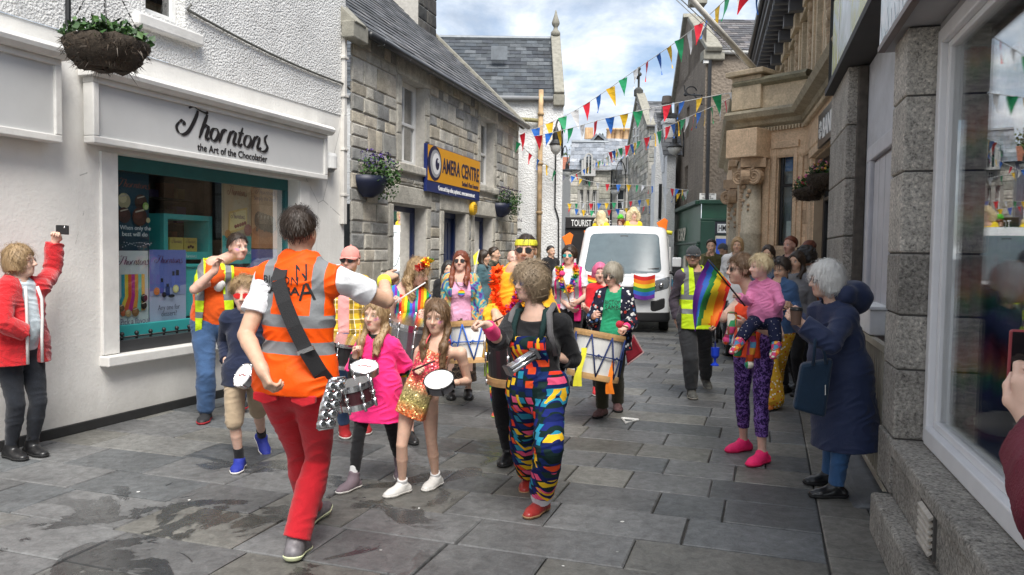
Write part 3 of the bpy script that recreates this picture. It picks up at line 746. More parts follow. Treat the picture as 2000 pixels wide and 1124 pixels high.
def rubble(mb,fr,s0,s1,z0,z1,holes,d,rg,hs=(.2,.26,.3,.34),ls=(.22,.5),cols=None,j=.014,th=.03,ch=.012):
    z=z0
    while z<z1-.05:
        h=rg.choice(hs); 
        if z+h>z1-.08: h=z1-z
        cuts=sorted({s0,s1}|{x for q in holes if q[2]<z+h and q[3]>z for x in q[:2]})
        # heights are trimmed at heads and sills of the openings
        for a,b in zip(cuts[:-1],cuts[1:]):
            m=(a+b)/2; zz0,zz1=z,z+h; skip=False
            for q in holes:
                if q[0]-1e-6<m<q[1]+1e-6:
                    if q[2]<=zz0+.03 and q[3]>=zz1-.03: skip=True
                    elif q[2]<zz1 and q[3]>zz0:
                        if q[2]>zz0: zz1=q[2]
                        else: zz0=q[3]
            if skip or zz1-zz0<.04: continue
            s=a
            while s<b-.01:
                l=rg.uniform(*ls)*(1.3 if rg.random()<.15 else 1)
                if s+l>b-.14: l=b-s
                c=rg.choice(cols); k=rg.uniform(.8,1.18); c=tuple(x*k for x in c)
                if rg.random()<.14 and zz1-zz0>.27:
                    zm=zz0+(zz1-zz0)*rg.uniform(.35,.65); c2=rg.choice(cols)
                    mb.stone(fr,s+j/2,s+l-j/2,d-.02,d+th*rg.uniform(.5,1),zz0+j/2,zm-j/2,ch,rg,c); mb.stone(fr,s+j/2,s+l-j/2,d-.02,d+th*rg.uniform(.5,1),zm+j/2,zz1-j/2,ch,rg,c2)
                else: mb.stone(fr,s+j/2,s+l-j/2,d-.02,d+th*rg.uniform(.5,1),zz0+j/2,zz1-j/2,ch,rg,c)
                s+=l
        z+=h
    return mb
def stonemat(name,bump=.8,var=.35,fine=45):
    m,N=newmat(name); v=N.obj(); a=N.noise(v,5,7,.7); f=N.noise(v,fine,5,.65); st=N.noise(N.mapn(v,(1,1,.25)),2.2,6,.7)
    c=N.mix(1,N.attr('Col').outputs['Color'],N.ramp(a,[(.3,1-var),(.7,1+var)]),'MULTIPLY'); c=N.mix(1,c,N.ramp(f,[(.3,.8),(.7,1.2)]),'MULTIPLY')
    c=N.mix(N.math('MULTIPLY',N.ramp(st,[(.52,0.),(.75,1.)]),.35),c,(.06,.058,.05))
    setb(N,col=c,rough=.85,spec=.3,normal=N.n('Bump',{'Strength':bump,'Distance':.02,'Height':N.math('ADD',f,N.math('MULTIPLY',a,.6))}).outputs[0]); return m
STONE=stonemat('weathered sandstone'); MORTAR=mat('lime mortar',(.46,.44,.40),.9,var=.2,ns=14,bump=.4,bs=90)
def harl(name,col,scale=55,strength=1.,dirt=.4):
    m,N=newmat(name); v=N.obj(); vo=N.n('TexVoronoi',{'Vector':v,'Scale':scale},feature='SMOOTH_F1').outputs['Distance']; f=N.noise(v,scale*1.4,4,.6)
    st=N.noise(N.mapn(v,(1,1,.22)),1.1,7,.7); g=N.noise(v,3,5,.6)
    c=N.mix(N.math('MULTIPLY',N.ramp(st,[(.48,0.),(.78,1.)]),dirt),col,tuple(x*.42 for x in col)); c=N.mix(1,c,N.ramp(g,[(.3,.88),(.7,1.08)]),'MULTIPLY')
    setb(N,col=c,rough=.9,spec=.25,normal=N.n('Bump',{'Strength':strength,'Distance':.022,'Height':N.math('ADD',N.math('MULTIPLY',vo,-1.2),N.math('MULTIPLY',f,.9))}).outputs[0]); return m
def painted(name,col,dirt=.35):
    m,N=newmat(name); v=N.obj(); st=N.noise(N.mapn(v,(1.2,1.2,.18)),1.6,8,.72,.3); g=N.noise(v,2.2,6,.65); cr=N.n('TexVoronoi',{'Vector':N.mapn(v,(1,1,.45)),'Scale':1.1,'Randomness':1.},feature='DISTANCE_TO_EDGE').outputs['Distance']
    z=N.sep(v)[2]
    c=N.mix(N.math('MULTIPLY',N.ramp(st,[(.5,0.),(.8,1.)]),dirt),col,tuple(x*.5 for x in (col[0],col[1]*.97,col[2]*.9))); c=N.mix(1,c,N.ramp(g,[(.3,.93),(.7,1.05)]),'MULTIPLY')
    low=N.ramp(N.math('ADD',z,N.math('MULTIPLY',g,.5)),[(.28,.55),(.62,0.)]); c=N.mix(low,c,(.40,.385,.35))
    ck=N.math('MULTIPLY',N.math('LESS_THAN',cr,.0022),N.math('GREATER_THAN',st,.54)); c=N.mix(N.math('MULTIPLY',ck,.6),c,(.2,.19,.18))
    setb(N,col=c,rough=.62,spec=.35,normal=N.n('Bump',{'Strength':.22,'Distance':.015,'Height':N.math('ADD',N.noise(v,40,4,.6),N.math('MULTIPLY',N.noise(v,6,3),1.2))}).outputs[0]); return m
def glassmat(name,tint=(1,1,1),k=1.):
    m,N=newmat(name); t=N.t
    tr=N.n('BsdfTransparent',{'Color':tint+(1,)}); gl=N.n('BsdfGlossy',{'Color':(1,1,1,1),'Roughness':.006}); fr=N.n('LayerWeight',{'Blend':.22}); 
    f=N.math('MULTIPLY',N.math('ADD',fr.outputs['Fresnel'],.03),k)
    mx=N.n('MixShader',{0:f}); t.links.new(tr.outputs[0],mx.inputs[1]); t.links.new(gl.outputs[0],mx.inputs[2]); t.links.new(mx.outputs[0],N.out.inputs[0]); return m
GLASS=glassmat('window glass',(.86,.9,.9)); GLASSD=glassmat('tinted pane glass',(.35,.38,.4),1.5)
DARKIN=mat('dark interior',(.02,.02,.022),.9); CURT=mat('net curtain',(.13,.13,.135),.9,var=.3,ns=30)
SLATE=stonemat('slate',.35,.3,30); LEAD=mat('lead flashing',(.16,.18,.2),.5,.2,var=.25)
GUT=mat('black gutter',(.015,.016,.018),.4); IRON=mat('black iron',(.012,.012,.013),.45); CAST=mat('painted pipe',(.62,.6,.56),.55,dirt=.3)
def windowpart(fr,parent,s0,s1,z0,z1,d,m,fw=.06,mull=(),rails=(),inner=None,bl=DARKIN,glass=None,back=.25,curtain=False):
    mb=MB(); D0,D1=d-.05,d
    mb.box(fr,s0,s0+fw,D0,D1,z0,z1); mb.box(fr,s1-fw,s1,D0,D1,z0,z1); mb.box(fr,s0+fw,s1-fw,D0,D1,z1-fw,z1); mb.box(fr,s0+fw,s1-fw,D0,D1+.02,z0,z0+fw*1.2)
    for q in rails: mb.box(fr,s0+fw,s1-fw,D0,D1+.015,q-.025,q+.025)
    for q in mull: mb.box(fr,q-.014,q+.014,D0+.01,D1-.005,z0+fw,z1-fw)
    o=mb.build('window',m,parent,bev=.006)
    p=MB(); p.box(fr,s0+fw*.5,s1-fw*.5,d-.034,d-.03,z0+fw*.5,z1-fw*.5); p.build('pane',glass or GLASS,o)
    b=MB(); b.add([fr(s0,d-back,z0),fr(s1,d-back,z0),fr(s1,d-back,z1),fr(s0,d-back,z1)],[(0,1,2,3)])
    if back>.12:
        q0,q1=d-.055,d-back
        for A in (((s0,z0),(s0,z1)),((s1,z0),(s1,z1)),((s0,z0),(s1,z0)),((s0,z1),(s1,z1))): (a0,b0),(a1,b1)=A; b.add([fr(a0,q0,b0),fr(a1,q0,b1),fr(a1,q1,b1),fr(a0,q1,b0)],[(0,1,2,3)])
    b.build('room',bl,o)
    if curtain:
        cmb=MB(); w_=(s1-s0); n=10
        for k in range(2):
            for i in range(n):
                a=s0+fw+(w_-2*fw)*(.02 if k==0 else .72)+w_*.24*i/n; bb=a+w_*.24/n; y0=d-.12-.02*(i%2); y1=d-.12-.02*((i+1)%2)
                cmb.add([fr(a,y0,z0+.02),fr(bb,y1,z0+.02),fr(bb,y1,z1-.02),fr(a,y0,z1-.02)],[(0,1,2,3)])
        cmb.build('curtain',CURT,o)
    return o
def slates(mb,P0,u,v,L,Hh,rg,w=.26,row=.19,cols=None,trim=None):
    """real slates laid in courses; P0 eave corner, u along the eave, v up the slope"""
    u=U(u);v=U(v);n=np.cross(u,v); n=n if n[2]>0 else -n; r=0; k=0
    while r<Hh-.02:
        x=-(k%2)*w/2; 
        while x<L:
            a=max(0,x+.003); b=min(L,x+w-.003); y0,y1=r,min(Hh,r+row*1.25)
            if trim: 
                tr=trim(r/Hh,L); a,b=max(a,tr[0]),min(b,tr[1])
            if b-a>.02:
                c=rg.choice(cols); q=rg.uniform(.75,1.25); c=tuple(t*q for t in c); h0=.016+rg.uniform(-.003,.006)
                A=[P0+u*a+v*y0+n*h0,P0+u*b+v*y0+n*(h0+rg.uniform(-.002,.002)),P0+u*b+v*y1+n*.002,P0+u*a+v*y1+n*.002]
                lo_=[P0+u*a+v*y0-n*.002,P0+u*b+v*y0-n*.002]
                mb.add(A+lo_,[(0,1,2,3),(4,5,1,0),(0,3,4),(5,2,1)],c)
            x+=w
        r+=row; k+=1
    A=[P0-n*.004,P0+u*L-n*.004,P0+u*L+v*Hh-n*.004,P0+v*Hh-n*.004]
    if not trim: mb.add(A,[(0,1,2,3)],(.03,.03,.032))
    return mb
def bez(pts,n=12):
    """Catmull-Rom through points"""
    P=[np.array(p,dtype=float) for p in pts]; P=[2*P[0]-P[1]]+P+[2*P[-1]-P[-2]]; out=[]
    for i in range(1,len(P)-2):
        for k in range(n):
            t=k/n; out.append(.5*((2*P[i])+(-P[i-1]+P[i+1])*t+(2*P[i-1]-5*P[i]+4*P[i+1]-P[i+2])*t*t+(-P[i-1]+3*P[i]-3*P[i+1]+P[i+2])*t**3))
    out.append(P[-2]); return out
# calligraphic script word: strokes written with a broad pen
SCR={'T':[[(-.62,.52),(-.74,.30),(-.66,.08),(-.46,.02),(-.24,.2),(-.02,.62),(.12,.98),(.16,1.16)],[(-.62,.52),(-.5,.6),(-.42,.52),(-.46,.42)],[(-.22,1.18),(-.05,1.3),(.2,1.2),(.5,1.14),(.62,1.2)]],
 'h':[[(.02,0),(.2,.55),(.38,1.08)],[(.1,.28),(.26,.56),(.40,.6),(.42,.46),(.32,.12),(.36,.0),(.48,.08)]],
 'o':[[(.36,.56),(.16,.5),(.06,.22),(.14,.02),(.3,.06),(.42,.34),(.36,.56)]],
 'r':[[(.02,0),(.2,.58)],[(.12,.34),(.26,.56),(.4,.58)]],
 'n':[[(.02,0),(.2,.58)],[(.12,.32),(.28,.57),(.41,.58),(.42,.44),(.33,.12),(.37,0),(.48,.08)]],
 't':[[(.32,.86),(.18,.4),(.1,.1),(.16,0),(.3,.1)],[(.08,.58),(.38,.6)]],
 's':[[(.40,.78),(.26,.6),(.30,.4),(.40,.18),(.28,-.02),(.08,-.06),(.0,.04),(.06,.1)]]}
ADV={'T':.20,'h':.47,'o':.43,'r':.38,'n':.47,'t':.33,'s':.42}
def script_word(word,o,u,up,width,height,m,parent,name='lettering',pen=.085,ext=.004):
    u=U(u);up=U(up);n=np.cross(u,up); mb=MB(); x=0; tot=sum(ADV[c] for c in word)+.72; sx=width/tot; sy=height/1.36
    x=.72; lay=0
    for c in word:
        for st in SCR[c]:
            pts=bez([(x+a,b) for a,b in st],10); V=[];ln=len(pts); lay+=1
            for i,p in enumerate(pts):
                t=pts[min(i+1,ln-1)]-pts[max(i-1,0)]; t=t/(np.linalg.norm(t)+1e-9); ang=math.atan2(t[1],t[0]); wd=pen*(.22+.78*abs(math.sin(ang-R(-28))))*(.5+.5*min(1,4*i/ln,4*(ln-1-i)/ln+.3)); nn=np.array((-t[1],t[0]))
                for q in (p+nn*wd/2,p-nn*wd/2): V.append(np.array(o)+u*q[0]*sx+up*(q[1]+.06)*sy+n*(ext+.00025*lay))
            mb.add(V,[(2*i,2*i+1,2*i+3,2*i+2) for i in range(ln-1)])
        x+=ADV[c]
    return mb.build(name,m,parent)
def leaves(mb,o,rad,n,rg,size=.03,cols=((.04,.10,.02),),flat=1.,up=.2,droop=0):
    o=np.array(o)
    for _ in range(n):
        v=np.array([rg.gauss(0,1) for _ in range(3)]); v=v/np.linalg.norm(v)*(rg.random()**.45); p=o+v*np.array(rad)
        d=U(np.array([rg.gauss(0,1),rg.gauss(0,1),rg.gauss(up,.8)-droop])); s_=U(np.cross(d,(rg.gauss(0,1),rg.gauss(0,1),1))); L=size*rg.uniform(.6,1.4); W=L*rg.uniform(.25,.45); nn=np.cross(d,s_)
        c=rg.choice(cols); k=rg.uniform(.7,1.35); c=tuple(x*k for x in c)
        mb.add([p,p+d*L*.5+s_*W+nn*L*.08,p+d*L,p+d*L*.5-s_*W+nn*L*.08],[(0,1,2,3)],c)
LEAF=mat('leaves',(.05,.1,.03),.55,attr=True,var=.2,ns=30); FLOWER=mat('petals',(.3,.1,.4),.7,attr=True,var=.15)
# ================================================================ LEFT: white rendered shop
LW=Fr((-3.826,6.145),20.5,1)
def px(fr,x,y,d=0):
    """photo point on the plane at depth d of a wall frame -> (s, z)"""
    r=ray(x,y); c=np.array((0,0,CAMZ)); t=((fr.p+fr.n*d-c)@fr.n)/(r@fr.n); q=fr.local(c+r*t); return q[0],q[2]
A_=empty('shop_building',LW(2,0,0),'white rendered shop building with rough harled upper wall and wide display window','building')
RENDER=painted('painted render',(.78,.765,.725)); HARL=harl('white harling',(.72,.72,.705),52,.8,.3); TRIMW=mat('weathered white trim',(.72,.71,.68),.6,var=.08,ns=8,dirt=.3,bump=.2,bs=30)
WS0,WS1,WZ0,WZ1=.80,3.46,.63,2.43
mb=MB(); wall_holes(mb,LW,-7,4.46,0,3.36,[(WS0,WS1,WZ0,WZ1)],0,.22); mb.build('lower_wall',RENDER,A_)
mb=MB(); wall_holes(mb,LW,-7,4.46,3.36,7.5,[(1.13,1.62,3.76,5.2)],.012,.2); mb.add([LW(4.46,.012,3.36),LW(4.46,-3,3.36),LW(4.46,-3,7.5),LW(4.46,.012,7.5)],[(0,1,2,3)]); mb.build('harled_wall',HARL,A_)
mb=MB(); mb.add([LW(4.46,0,0),LW(4.46,-3,0),LW(4.46,-3,3.36),LW(4.46,0,3.36)],[(0,1,2,3)]); mb.build('end_wall',RENDER,A_)
mb=MB(); mb.box(LW,.62,.795,-.03,.028,.635,2.42); mb.box(LW,3.465,3.66,-.03,.028,.635,2.42); mb.build('pilaster',TRIMW,A_,bev=.006)
mb=MB(); mb.box(LW,.60,3.75,-.2,.11,.535,.628); mb.build('window_sill',TRIMW,A_,bev=.012)
mb=MB(); mb.box(LW,-7,4.46,-.02,.022,0,.085); mb.build('plinth_strip',mat('black bitumen paint',(.02,.02,.02),.7,var=.3,ns=12),A_,bev=.006)
mb=MB(); mb.box(LW,.98,1.8,-.1,.09,3.60,3.72); mb.build('window_sill',TRIMW,A_,bev=.02)
windowpart(LW,A_,1.13,1.62,3.76,5.2,-.1,WHITE,.06)
# shop window: teal frame, glass, display space behind
TEAL=mat('teal paint',(.03,.30,.30),.45,var=.08); TEALD=mat('dark teal paint',(.015,.12,.125),.5)
GD=-.17
fr_=MB(); fr_.box(LW,WS0,WS1,GD-.05,GD+.02,2.30,WZ1); fr_.box(LW,WS0,WS0+.05,GD-.05,GD+.02,.86,2.30); fr_.box(LW,WS1-.05,WS1,GD-.05,GD+.02,.86,2.30)
win=fr_.build('shop_window',TEALD,A_,bev=.005)
mb=MB(); mb.box(LW,WS0,WS1,GD-.05,GD+.03,.74,.86); mb.build('bottom_rail',TEAL,win,bev=.005)
mb=MB(); mb.box(LW,WS0,WS1,GD-.05,-.005,.632,.74); mb.build('stall_board',mat('dark sill board',(.035,.037,.04),.4),win,bev=.005)
mb=MB(); mb.tube([LW(WS0+.02,-.05,.762),LW(WS1-.02,-.05,.762)],.009,6)
for i in range(16):
    q=LW(WS0+.09+i*.165,-.05,.765); mb.tube([q-np.array((0,0,.03)),q+np.array((0,0,.02))],.011,6); mb.ball(q+np.array((0,0,.026)),.022,8,5)
mb.build('stud_rail',IRON,win,smooth=True)
mb=MB(); mb.box(LW,WS0+.04,WS1-.04,GD-.012,GD-.007,.85,2.31); mb.build('pane',glassmat('shop glass',(.93,.97,.97),.42),win)
mb=MB(); wall_holes(mb,LW,WS0-.6,WS1+.5,.3,2.9,[],-1.9,.1)
mb.add([LW(WS0,GD-.06,.87),LW(WS1,GD-.06,.87),LW(WS1,-1.9,.87),LW(WS0,-1.9,.87)],[(0,1,2,3)]); mb.add([LW(WS0-.6,GD-.06,2.6),LW(WS1+.5,GD-.06,2.6),LW(WS1+.5,-1.9,2.6),LW(WS0-.6,-1.9,2.6)],[(3,2,1,0)])
for sx in (WS0-.6,WS1+.5): mb.add([LW(sx,GD-.06,.3),LW(sx,-1.9,.3),LW(sx,-1.9,2.9),LW(sx,GD-.06,2.9)],[(0,1,2,3)])
mb.build('display_interior',mat('shop interior',(.05,.045,.042),.8,var=.4,ns=4),win)
mb=MB(); rg=random.Random(3)
for k in range(5):
    z=1.0+k*.3; mb.box(LW,WS0+.3,WS1,-1.88,-1.62,z-.02,z,(.05,.045,.04)); 
    x=WS0+.35
    while x<WS1-.1:
        w_=rg.uniform(.06,.16); h_=rg.uniform(.08,.22); c=rg.choice([(.2,.06,.03),(.08,.05,.16),(.25,.18,.06),(.03,.16,.16),(.1,.1,.1)]); mb.box(LW,x,x+w_,-1.85,-1.7,z,z+h_,c); x+=w_+rg.uniform(.01,.12)
mb.build('shelving',mat('stocked shelves',(.1,.1,.1),.6,attr=True),win,col=True)
# posters and display pieces behind the glass (flat printed things and boxes)
PR=mat('printed paper',(.5,.5,.5),.55,attr=True,var=.03)
def poster(x0,y0,x1,y1,label,paint,d=GD-.05,name='poster',cat='poster'):
    s0,z1=px(LW,x0,y0,d); s1,z0=px(LW,x1,y1,d)
    o=empty(name,LW((s0+s1)/2,d,z0),label,cat)
    W,Hh=s1-s0,z1-z0
    def P(u,v,k=0): return LW(s0+u*W,d+.004+k*.0012,z0+v*Hh)
    class K: pass
    k=K(); k.P=P; k.W=W; k.H=Hh; k.o=o; k.mb=MB(); k.lay=0
    k.mb.box(LW,s0,s1,d-.004,d+.003,z0,z1,paint['bg'])
    def rect(u0,v0,u1,v1,c): k.lay+=1; k.mb.add([P(u0,v0,k.lay),P(u1,v0,k.lay),P(u1,v1,k.lay),P(u0,v1,k.lay)],[(0,1,2,3)],c)
    def disc(u,v,r,c,ry=1.,n=16): k.lay+=1; a=W/Hh; k.mb.add([P(u+r*math.cos(6.283*i/n),v+r*a*ry*math.sin(6.283*i/n),k.lay) for i in range(n)],[tuple(range(n))],c)
    def poly(pts,c): k.lay+=1; k.mb.add([P(a,b,k.lay) for a,b in pts],[tuple(range(len(pts)))],c)
    def text(t,u,v,w_,h_,m,align='c'): text_on(t,P(u,v,k.lay+4),LW.u,(0,0,1),width=w_*W,height=h_*Hh,m=m,parent=o,ext=.0006,align=align)
    def script(u,v,w_,h_,m): script_word('Thorntons',P(u,v,k.lay+3),LW.u,(0,0,1),w_*W,h_*Hh,m,o,pen=.11,ext=.001)
    k.rect,k.disc,k.poly,k.text,k.script=rect,disc,poly,text,script
    paint['fn'](k); k.mb.build('print',PR,o,col=True); return o
INKW=mat('white ink',(.75,.75,.75),.5); INKP=mat('plum ink',(.12,.02,.08),.5); INKB=mat('black ink',(.015,.013,.014),.5); INKR=mat('copper ink',(.30,.10,.07),.5); INKG=mat('grey ink',(.09,.08,.12),.5)
def choc(k,u,v,r,c): k.disc(u,v,r,c); k.disc(u-.2*r,v+.15*r,r*.6,tuple(x*1.5 for x in c)); k.poly([(u-r*.6,v+r*.2),(u+r*.6,v+r*.35),(u+r*.5,v+r*.42),(u-r*.6,v+r*.28)],(.6,.5,.4))
def f1(k):
    k.rect(0,0,1,.18,(.008,.035,.06)); k.script(-.05,.80,1.05,.11,INKR)
    for u,v,r,c in [(.2,.63,.2,(.50,.42,.25)),(.72,.63,.2,(.07,.03,.02)),(.18,.45,.2,(.06,.02,.015)),(.66,.44,.24,(.08,.025,.015))]: choc(k,u,v,r,c)
    k.disc(.85,.58,.1,(.3,.45,.1)); k.disc(.86,.57,.06,(.6,.6,.3)); k.disc(.92,.40,.07,(.5,.4,.22))
    k.text('When only the',.5,.27,.98,.055,INKW); k.text('best will do',.48,.19,.8,.055,INKW)
    for i in range(22): k.disc(.1+.04*i,.05+.06*abs(math.sin(i*1.7)),.012,(.7,.7,.75))
poster(228,333,291,491,'dark blue poster of chocolates hanging at the upper left of the shop window',dict(bg=(.012,.055,.09),fn=f1))
def f2(k):
    k.script(-.02,.83,1.02,.11,INKP)
    cs=[(.02,.3,.4),(.8,.55,.05),(.7,.1,.03),(.5,.03,.25),(.75,.3,.05),(.2,.55,.45),(.9,.45,.1)]
    for i,c in enumerate(cs): a=.12+.105*i; b=a+.105; k.poly([(a*1.35-.28,.28),(b*1.35-.28,.28),(b,.46),(b,.72),(a,.72),(a,.46)],c)
    for u,v,r,c in [(.15,.27,.09,(.5,.12,.05)),(.3,.26,.10,(.45,.3,.15)),(.52,.27,.12,(.25,.12,.05)),(.8,.43,.11,(.02,.015,.015)),(.78,.34,.1,(.03,.015,.01)),(.05,.33,.09,(.1,.05,.02))]: choc(k,u,v,r,c)
    k.text('Pick a flavour',.48,.13,.95,.075,INKG); k.text("it's uniquely you",.48,.04,1.0,.075,INKG)
poster(228,490,290,650,'white poster with rainbow stripes pouring down to chocolates, lower left of shop window',dict(bg=(.62,.62,.63),fn=f2),GD-.042)
def f3(k):
    k.rect(0,.42,1,1,(.16,.19,.50)); k.poly([(0,.42),(1,.42),(1,.55),(0,.48)],(.36,.37,.58)); k.script(.12,.83,.76,.10,INKP)
    for u,v,w_,h_,c in [(.32,.50,.11,.14,(.08,.12,.45)),(.47,.47,.12,.11,(.03,.05,.2)),(.74,.52,.14,.2,(.13,.17,.55)),(.62,.56,.1,.16,(.15,.2,.6))]: k.rect(u-w_/2,v-.05,u+w_/2,v-.05+h_,c); k.rect(u-w_*.3,v-.05+h_,u+w_*.3,v-.05+h_*1.35,(.03,.03,.05))
    k.disc(.16,.48,.08,(.75,.2,.05)); k.disc(.68,.50,.085,(.8,.65,.2)); k.disc(.68,.5,.06,(.85,.75,.4)); k.disc(.35,.43,.06,(.015,.012,.015)); k.disc(.55,.41,.09,(.02,.015,.02),.4)
    k.text('Any one for',.47,.24,.6,.065,INKG); k.text('dessert?',.47,.16,.42,.065,INKG); k.rect(.3,.085,.7,.095,(.2,.18,.3)); k.rect(.38,.06,.62,.066,(.2,.18,.3))
poster(291,488,363,637,'lavender poster of dessert bottles and fruit, beside the rainbow striped poster',dict(bg=(.50,.50,.66),fn=f3),GD-.048)
def f4(k):
    k.rect(0,0,1,.34,(.06,.42,.40)); k.script(.16,.83,.66,.12,INKR); k.poly([(.2,.36),(.85,.44),(.86,.70),(.22,.63)],(.70,.45,.14)); k.poly([(.24,.395),(.81,.46),(.82,.675),(.26,.61)],(.76,.58,.26)); k.script(.27,.55,.48,.08,INKP)
    for i in range(5): k.disc(.44+.08*i,.455+.012*i,.045,(.25,.04,.02))
    k.disc(.86,.42,.14,(.35,.12,.1)); k.disc(.16,.36,.1,(.45,.2,.06)); k.text('Pick a mood',.6,.12,.7,.05,INKW)
poster(433,352,490,515,'tan poster with a box of chocolates, upper right behind the shop glass',dict(bg=(.55,.40,.25),fn=f4))
def f5(k):
    k.rect(0,0,1,.30,(.55,.18,.05)); k.script(.12,.84,.76,.11,INKP); k.text('Simply the Zest!',.5,.75,.84,.065,INKP); k.disc(.5,.27,.47,(.42,.12,.03),.35)
    for i in range(5): k.disc(.26+.12*i,.44-.015*i,.17,(.02,.013,.012),1.3); k.poly([(.2+.12*i,.5),(.26+.12*i,.53),(.30+.12*i,.40),(.26+.12*i,.38)],(.35,.3,.25))
    for i in range(6): k.disc(.16+.14*i,.29+.03*(i%2),.05,(.03,.018,.015))
poster(491,358,541,486,'orange poster of striped chocolate slices at the right end of shop window',dict(bg=(.60,.32,.16),fn=f5))
def f6(k): k.disc(.55,.55,.3,(.18,.2,.5)); k.disc(.7,.3,.2,(.12,.13,.42)); k.rect(.1,.75,.6,.82,(.35,.35,.6))
poster(489,487,541,625,'plain violet blue poster below the orange poster in the shop window',dict(bg=(.10,.11,.40),fn=f6))
d=GD-.2; s0,z1=px(LW,320,417,d); s1,z0=px(LW,415,507,d)
o=empty('display_box',LW(s0,d,z0),'turquoise box frame displaying chocolate boxes behind the shop glass','display')
TQ=mat('turquoise paint',(.06,.50,.47),.45,var=.04); mb=MB(); t=.055
mb.box(LW,s0,s0+t,d-.35,d,z0,z1);mb.box(LW,s1-t,s1,d-.35,d,z0,z1);mb.box(LW,s0+t,s1-t,d-.35,d,z1-t,z1);mb.box(LW,s0+t,s1-t,d-.35,d,z0,z0+t*1.5); mb.build('frame',TQ,o,bev=.004)
script_word('Thorntons',LW(s0+(s1-s0)*.35,d+.002,z0+.02),LW.u,(0,0,1),.2,.05,INKW,o,pen=.1)
for i in range(2):
    b=empty('chocolate_box',LW(s0+.12+.2*i,d-.05,z0+t*1.5),['yellow chocolate box standing in the turquoise frame, nearer the street door side','yellow chocolate box with pictured sweets in turquoise frame, nearer the posters'][1-i],'box'); mb=MB(); a=s0+.13+.2*i
    mb.box(LW,a,a+.185,d-.09,d-.05,z0+t*1.5+.002,z0+t*1.5+.15); mb.build('carton',mat('yellow carton',(.62,.44,.10),.5),b,bev=.003); script_word('Thorntons',LW(a+.02,d-.048,z0+t*1.5+.09),LW.u,(0,0,1),.14,.05,INKP,b,pen=.1,ext=.001)
    if i: mb=MB(); [mb.ball(LW(a+.06+.03*j,d-.05,z0+t*1.5+.05+.01*(j%2)),(.016,.016,.016),8,5) for j in range(3)]; mb.build('picture',mat('printed chocolate',(.12,.04,.02),.5),b)
s0b,z1b=px(LW,360,522,GD-.1); s1b,z0b=px(LW,398,622,GD-.1)
o=empty('display_plinth',LW(s0b,GD-.15,.87),'turquoise display block under the frame, right of the lavender poster','display'); mb=MB(); mb.box(LW,s0b-.2,s1b,GD-.4,GD-.1,.872,z1b); mb.build('block',TQ,o,bev=.004); mb=MB(); mb.box(LW,s0b-.23,s1b+.03,GD-.42,GD-.08,z1b,z1b+.03); mb.build('top',TQ,o,bev=.004)
# sign boards
SG=mat('grey sign panel',(.56,.565,.56),.35,var=.03)
def board(s0,s1,z0,z1,label,nm='shop_sign'):
    o=empty(nm,LW((s0+s1)/2,.1,z0),label,'sign'); mb=MB(); mb.box(LW,s0+.06,s1-.06,.03,.125,z0+.06,z1-.05); mb.build('panel',SG,o)
    mb=MB(); mb.box(LW,s0,s1,.03,.15,z0,z0+.06); mb.box(LW,s0,s0+.06,.03,.15,z0+.06,z1-.05); mb.box(LW,s1-.06,s1,.03,.15,z0+.06,z1-.05); mb.box(LW,s0,s1,.03,.15,z1-.05,z1); mb.build('frame',TRIMW,o,bev=.008)
    mb=MB(); P=[(.0,.0),(.17,.0),(.21,.035),(.22,.07),(.18,.105),(.10,.12),(.0,.125)]; mb.prism([LW(s0-.04,.02+a,z1+b) for a,b in P],LW.u*(s1-s0+.08)); mb.build('cornice',TRIMW,o,bev=.006)
    return o
sb=board(.44,3.86,2.465,3.02,'long grey shop sign lettered Thorntons in black script above the display window'.replace('Thorntons ',''))
a0=px(LW,346,300,.15); a1=px(LW,523,306,.15)
script_word('Thorntons',LW(a0[0]+.02,.128,2.665),LW.u,(0,0,1),a1[0]-a0[0],.31,INKB,sb,pen=.15)
a0=px(LW,386,300,.13); a1=px(LW,522,322,.13); text_on('the Art of the Chocolatier',LW(a0[0],.129,2.555),LW.u,(0,0,1),width=a1[0]-a0[0],height=.075,m=INKB,parent=sb)
board(-4,.15,2.42,3.08,'blank grey shop sign at the left edge, beside the lettered one')
# alarm box, trunking, cable, basket
o=empty('alarm_box',LW(3.97,.05,2.7),'white half round alarm box on the wall right of shop sign','alarm'); mb=MB(); mb.lathe([(.0,0),(.13,0),(.13,.16),(.115,.2),(.0,.2)],LW(4.03,.02,2.62),n=20); mb.build('cover',WHITE,o,bev=.01); mb=MB(); mb.lathe([(.0,0),(.09,.0),(.105,.03),(0,.03)],LW(4.03,.02,2.585),n=16); mb.build('lens',mat('grey lens',(.25,.25,.25),.3),o)
o=empty('pipe_trunking',LW(4.4,.03,1.9),'white vertical pipe trunking at the corner of white shop','pipe'); mb=MB(); mb.box(LW,4.36,4.44,.0,.06,1.93,3.36); mb.box(LW,4.37,4.43,.012,.06,3.36,4.6); mb.build('casing',CAST,o,bev=.006)
mb=MB(); 
for z in (2.3,2.9,3.6,4.1,4.4): mb.box(LW,4.35,4.45,.012,.075,z,z+.03)
mb.build('clip',CAST,o,bev=.004)
c0=np.array((px(LW,366,20,.03))); c1=np.array(px(LW,672,165,.03)); pts=[LW(1.66,.05,c0[1]+.06)]+[LW(c0[0]+(c1[0]-c0[0])*t,.035,c0[1]+(c1[1]-c0[1])*t-.05*math.sin(math.pi*t)) for t in np.linspace(0,1,14)]+[LW(4.5,.06,c1[1]-.05)]
tag(MB().tube(pts,.014,6).build('wall_cable',mat('grey cable',(.10,.10,.09),.7),smooth=True),'grey cable strung along the harled wall from the upper window','cable')
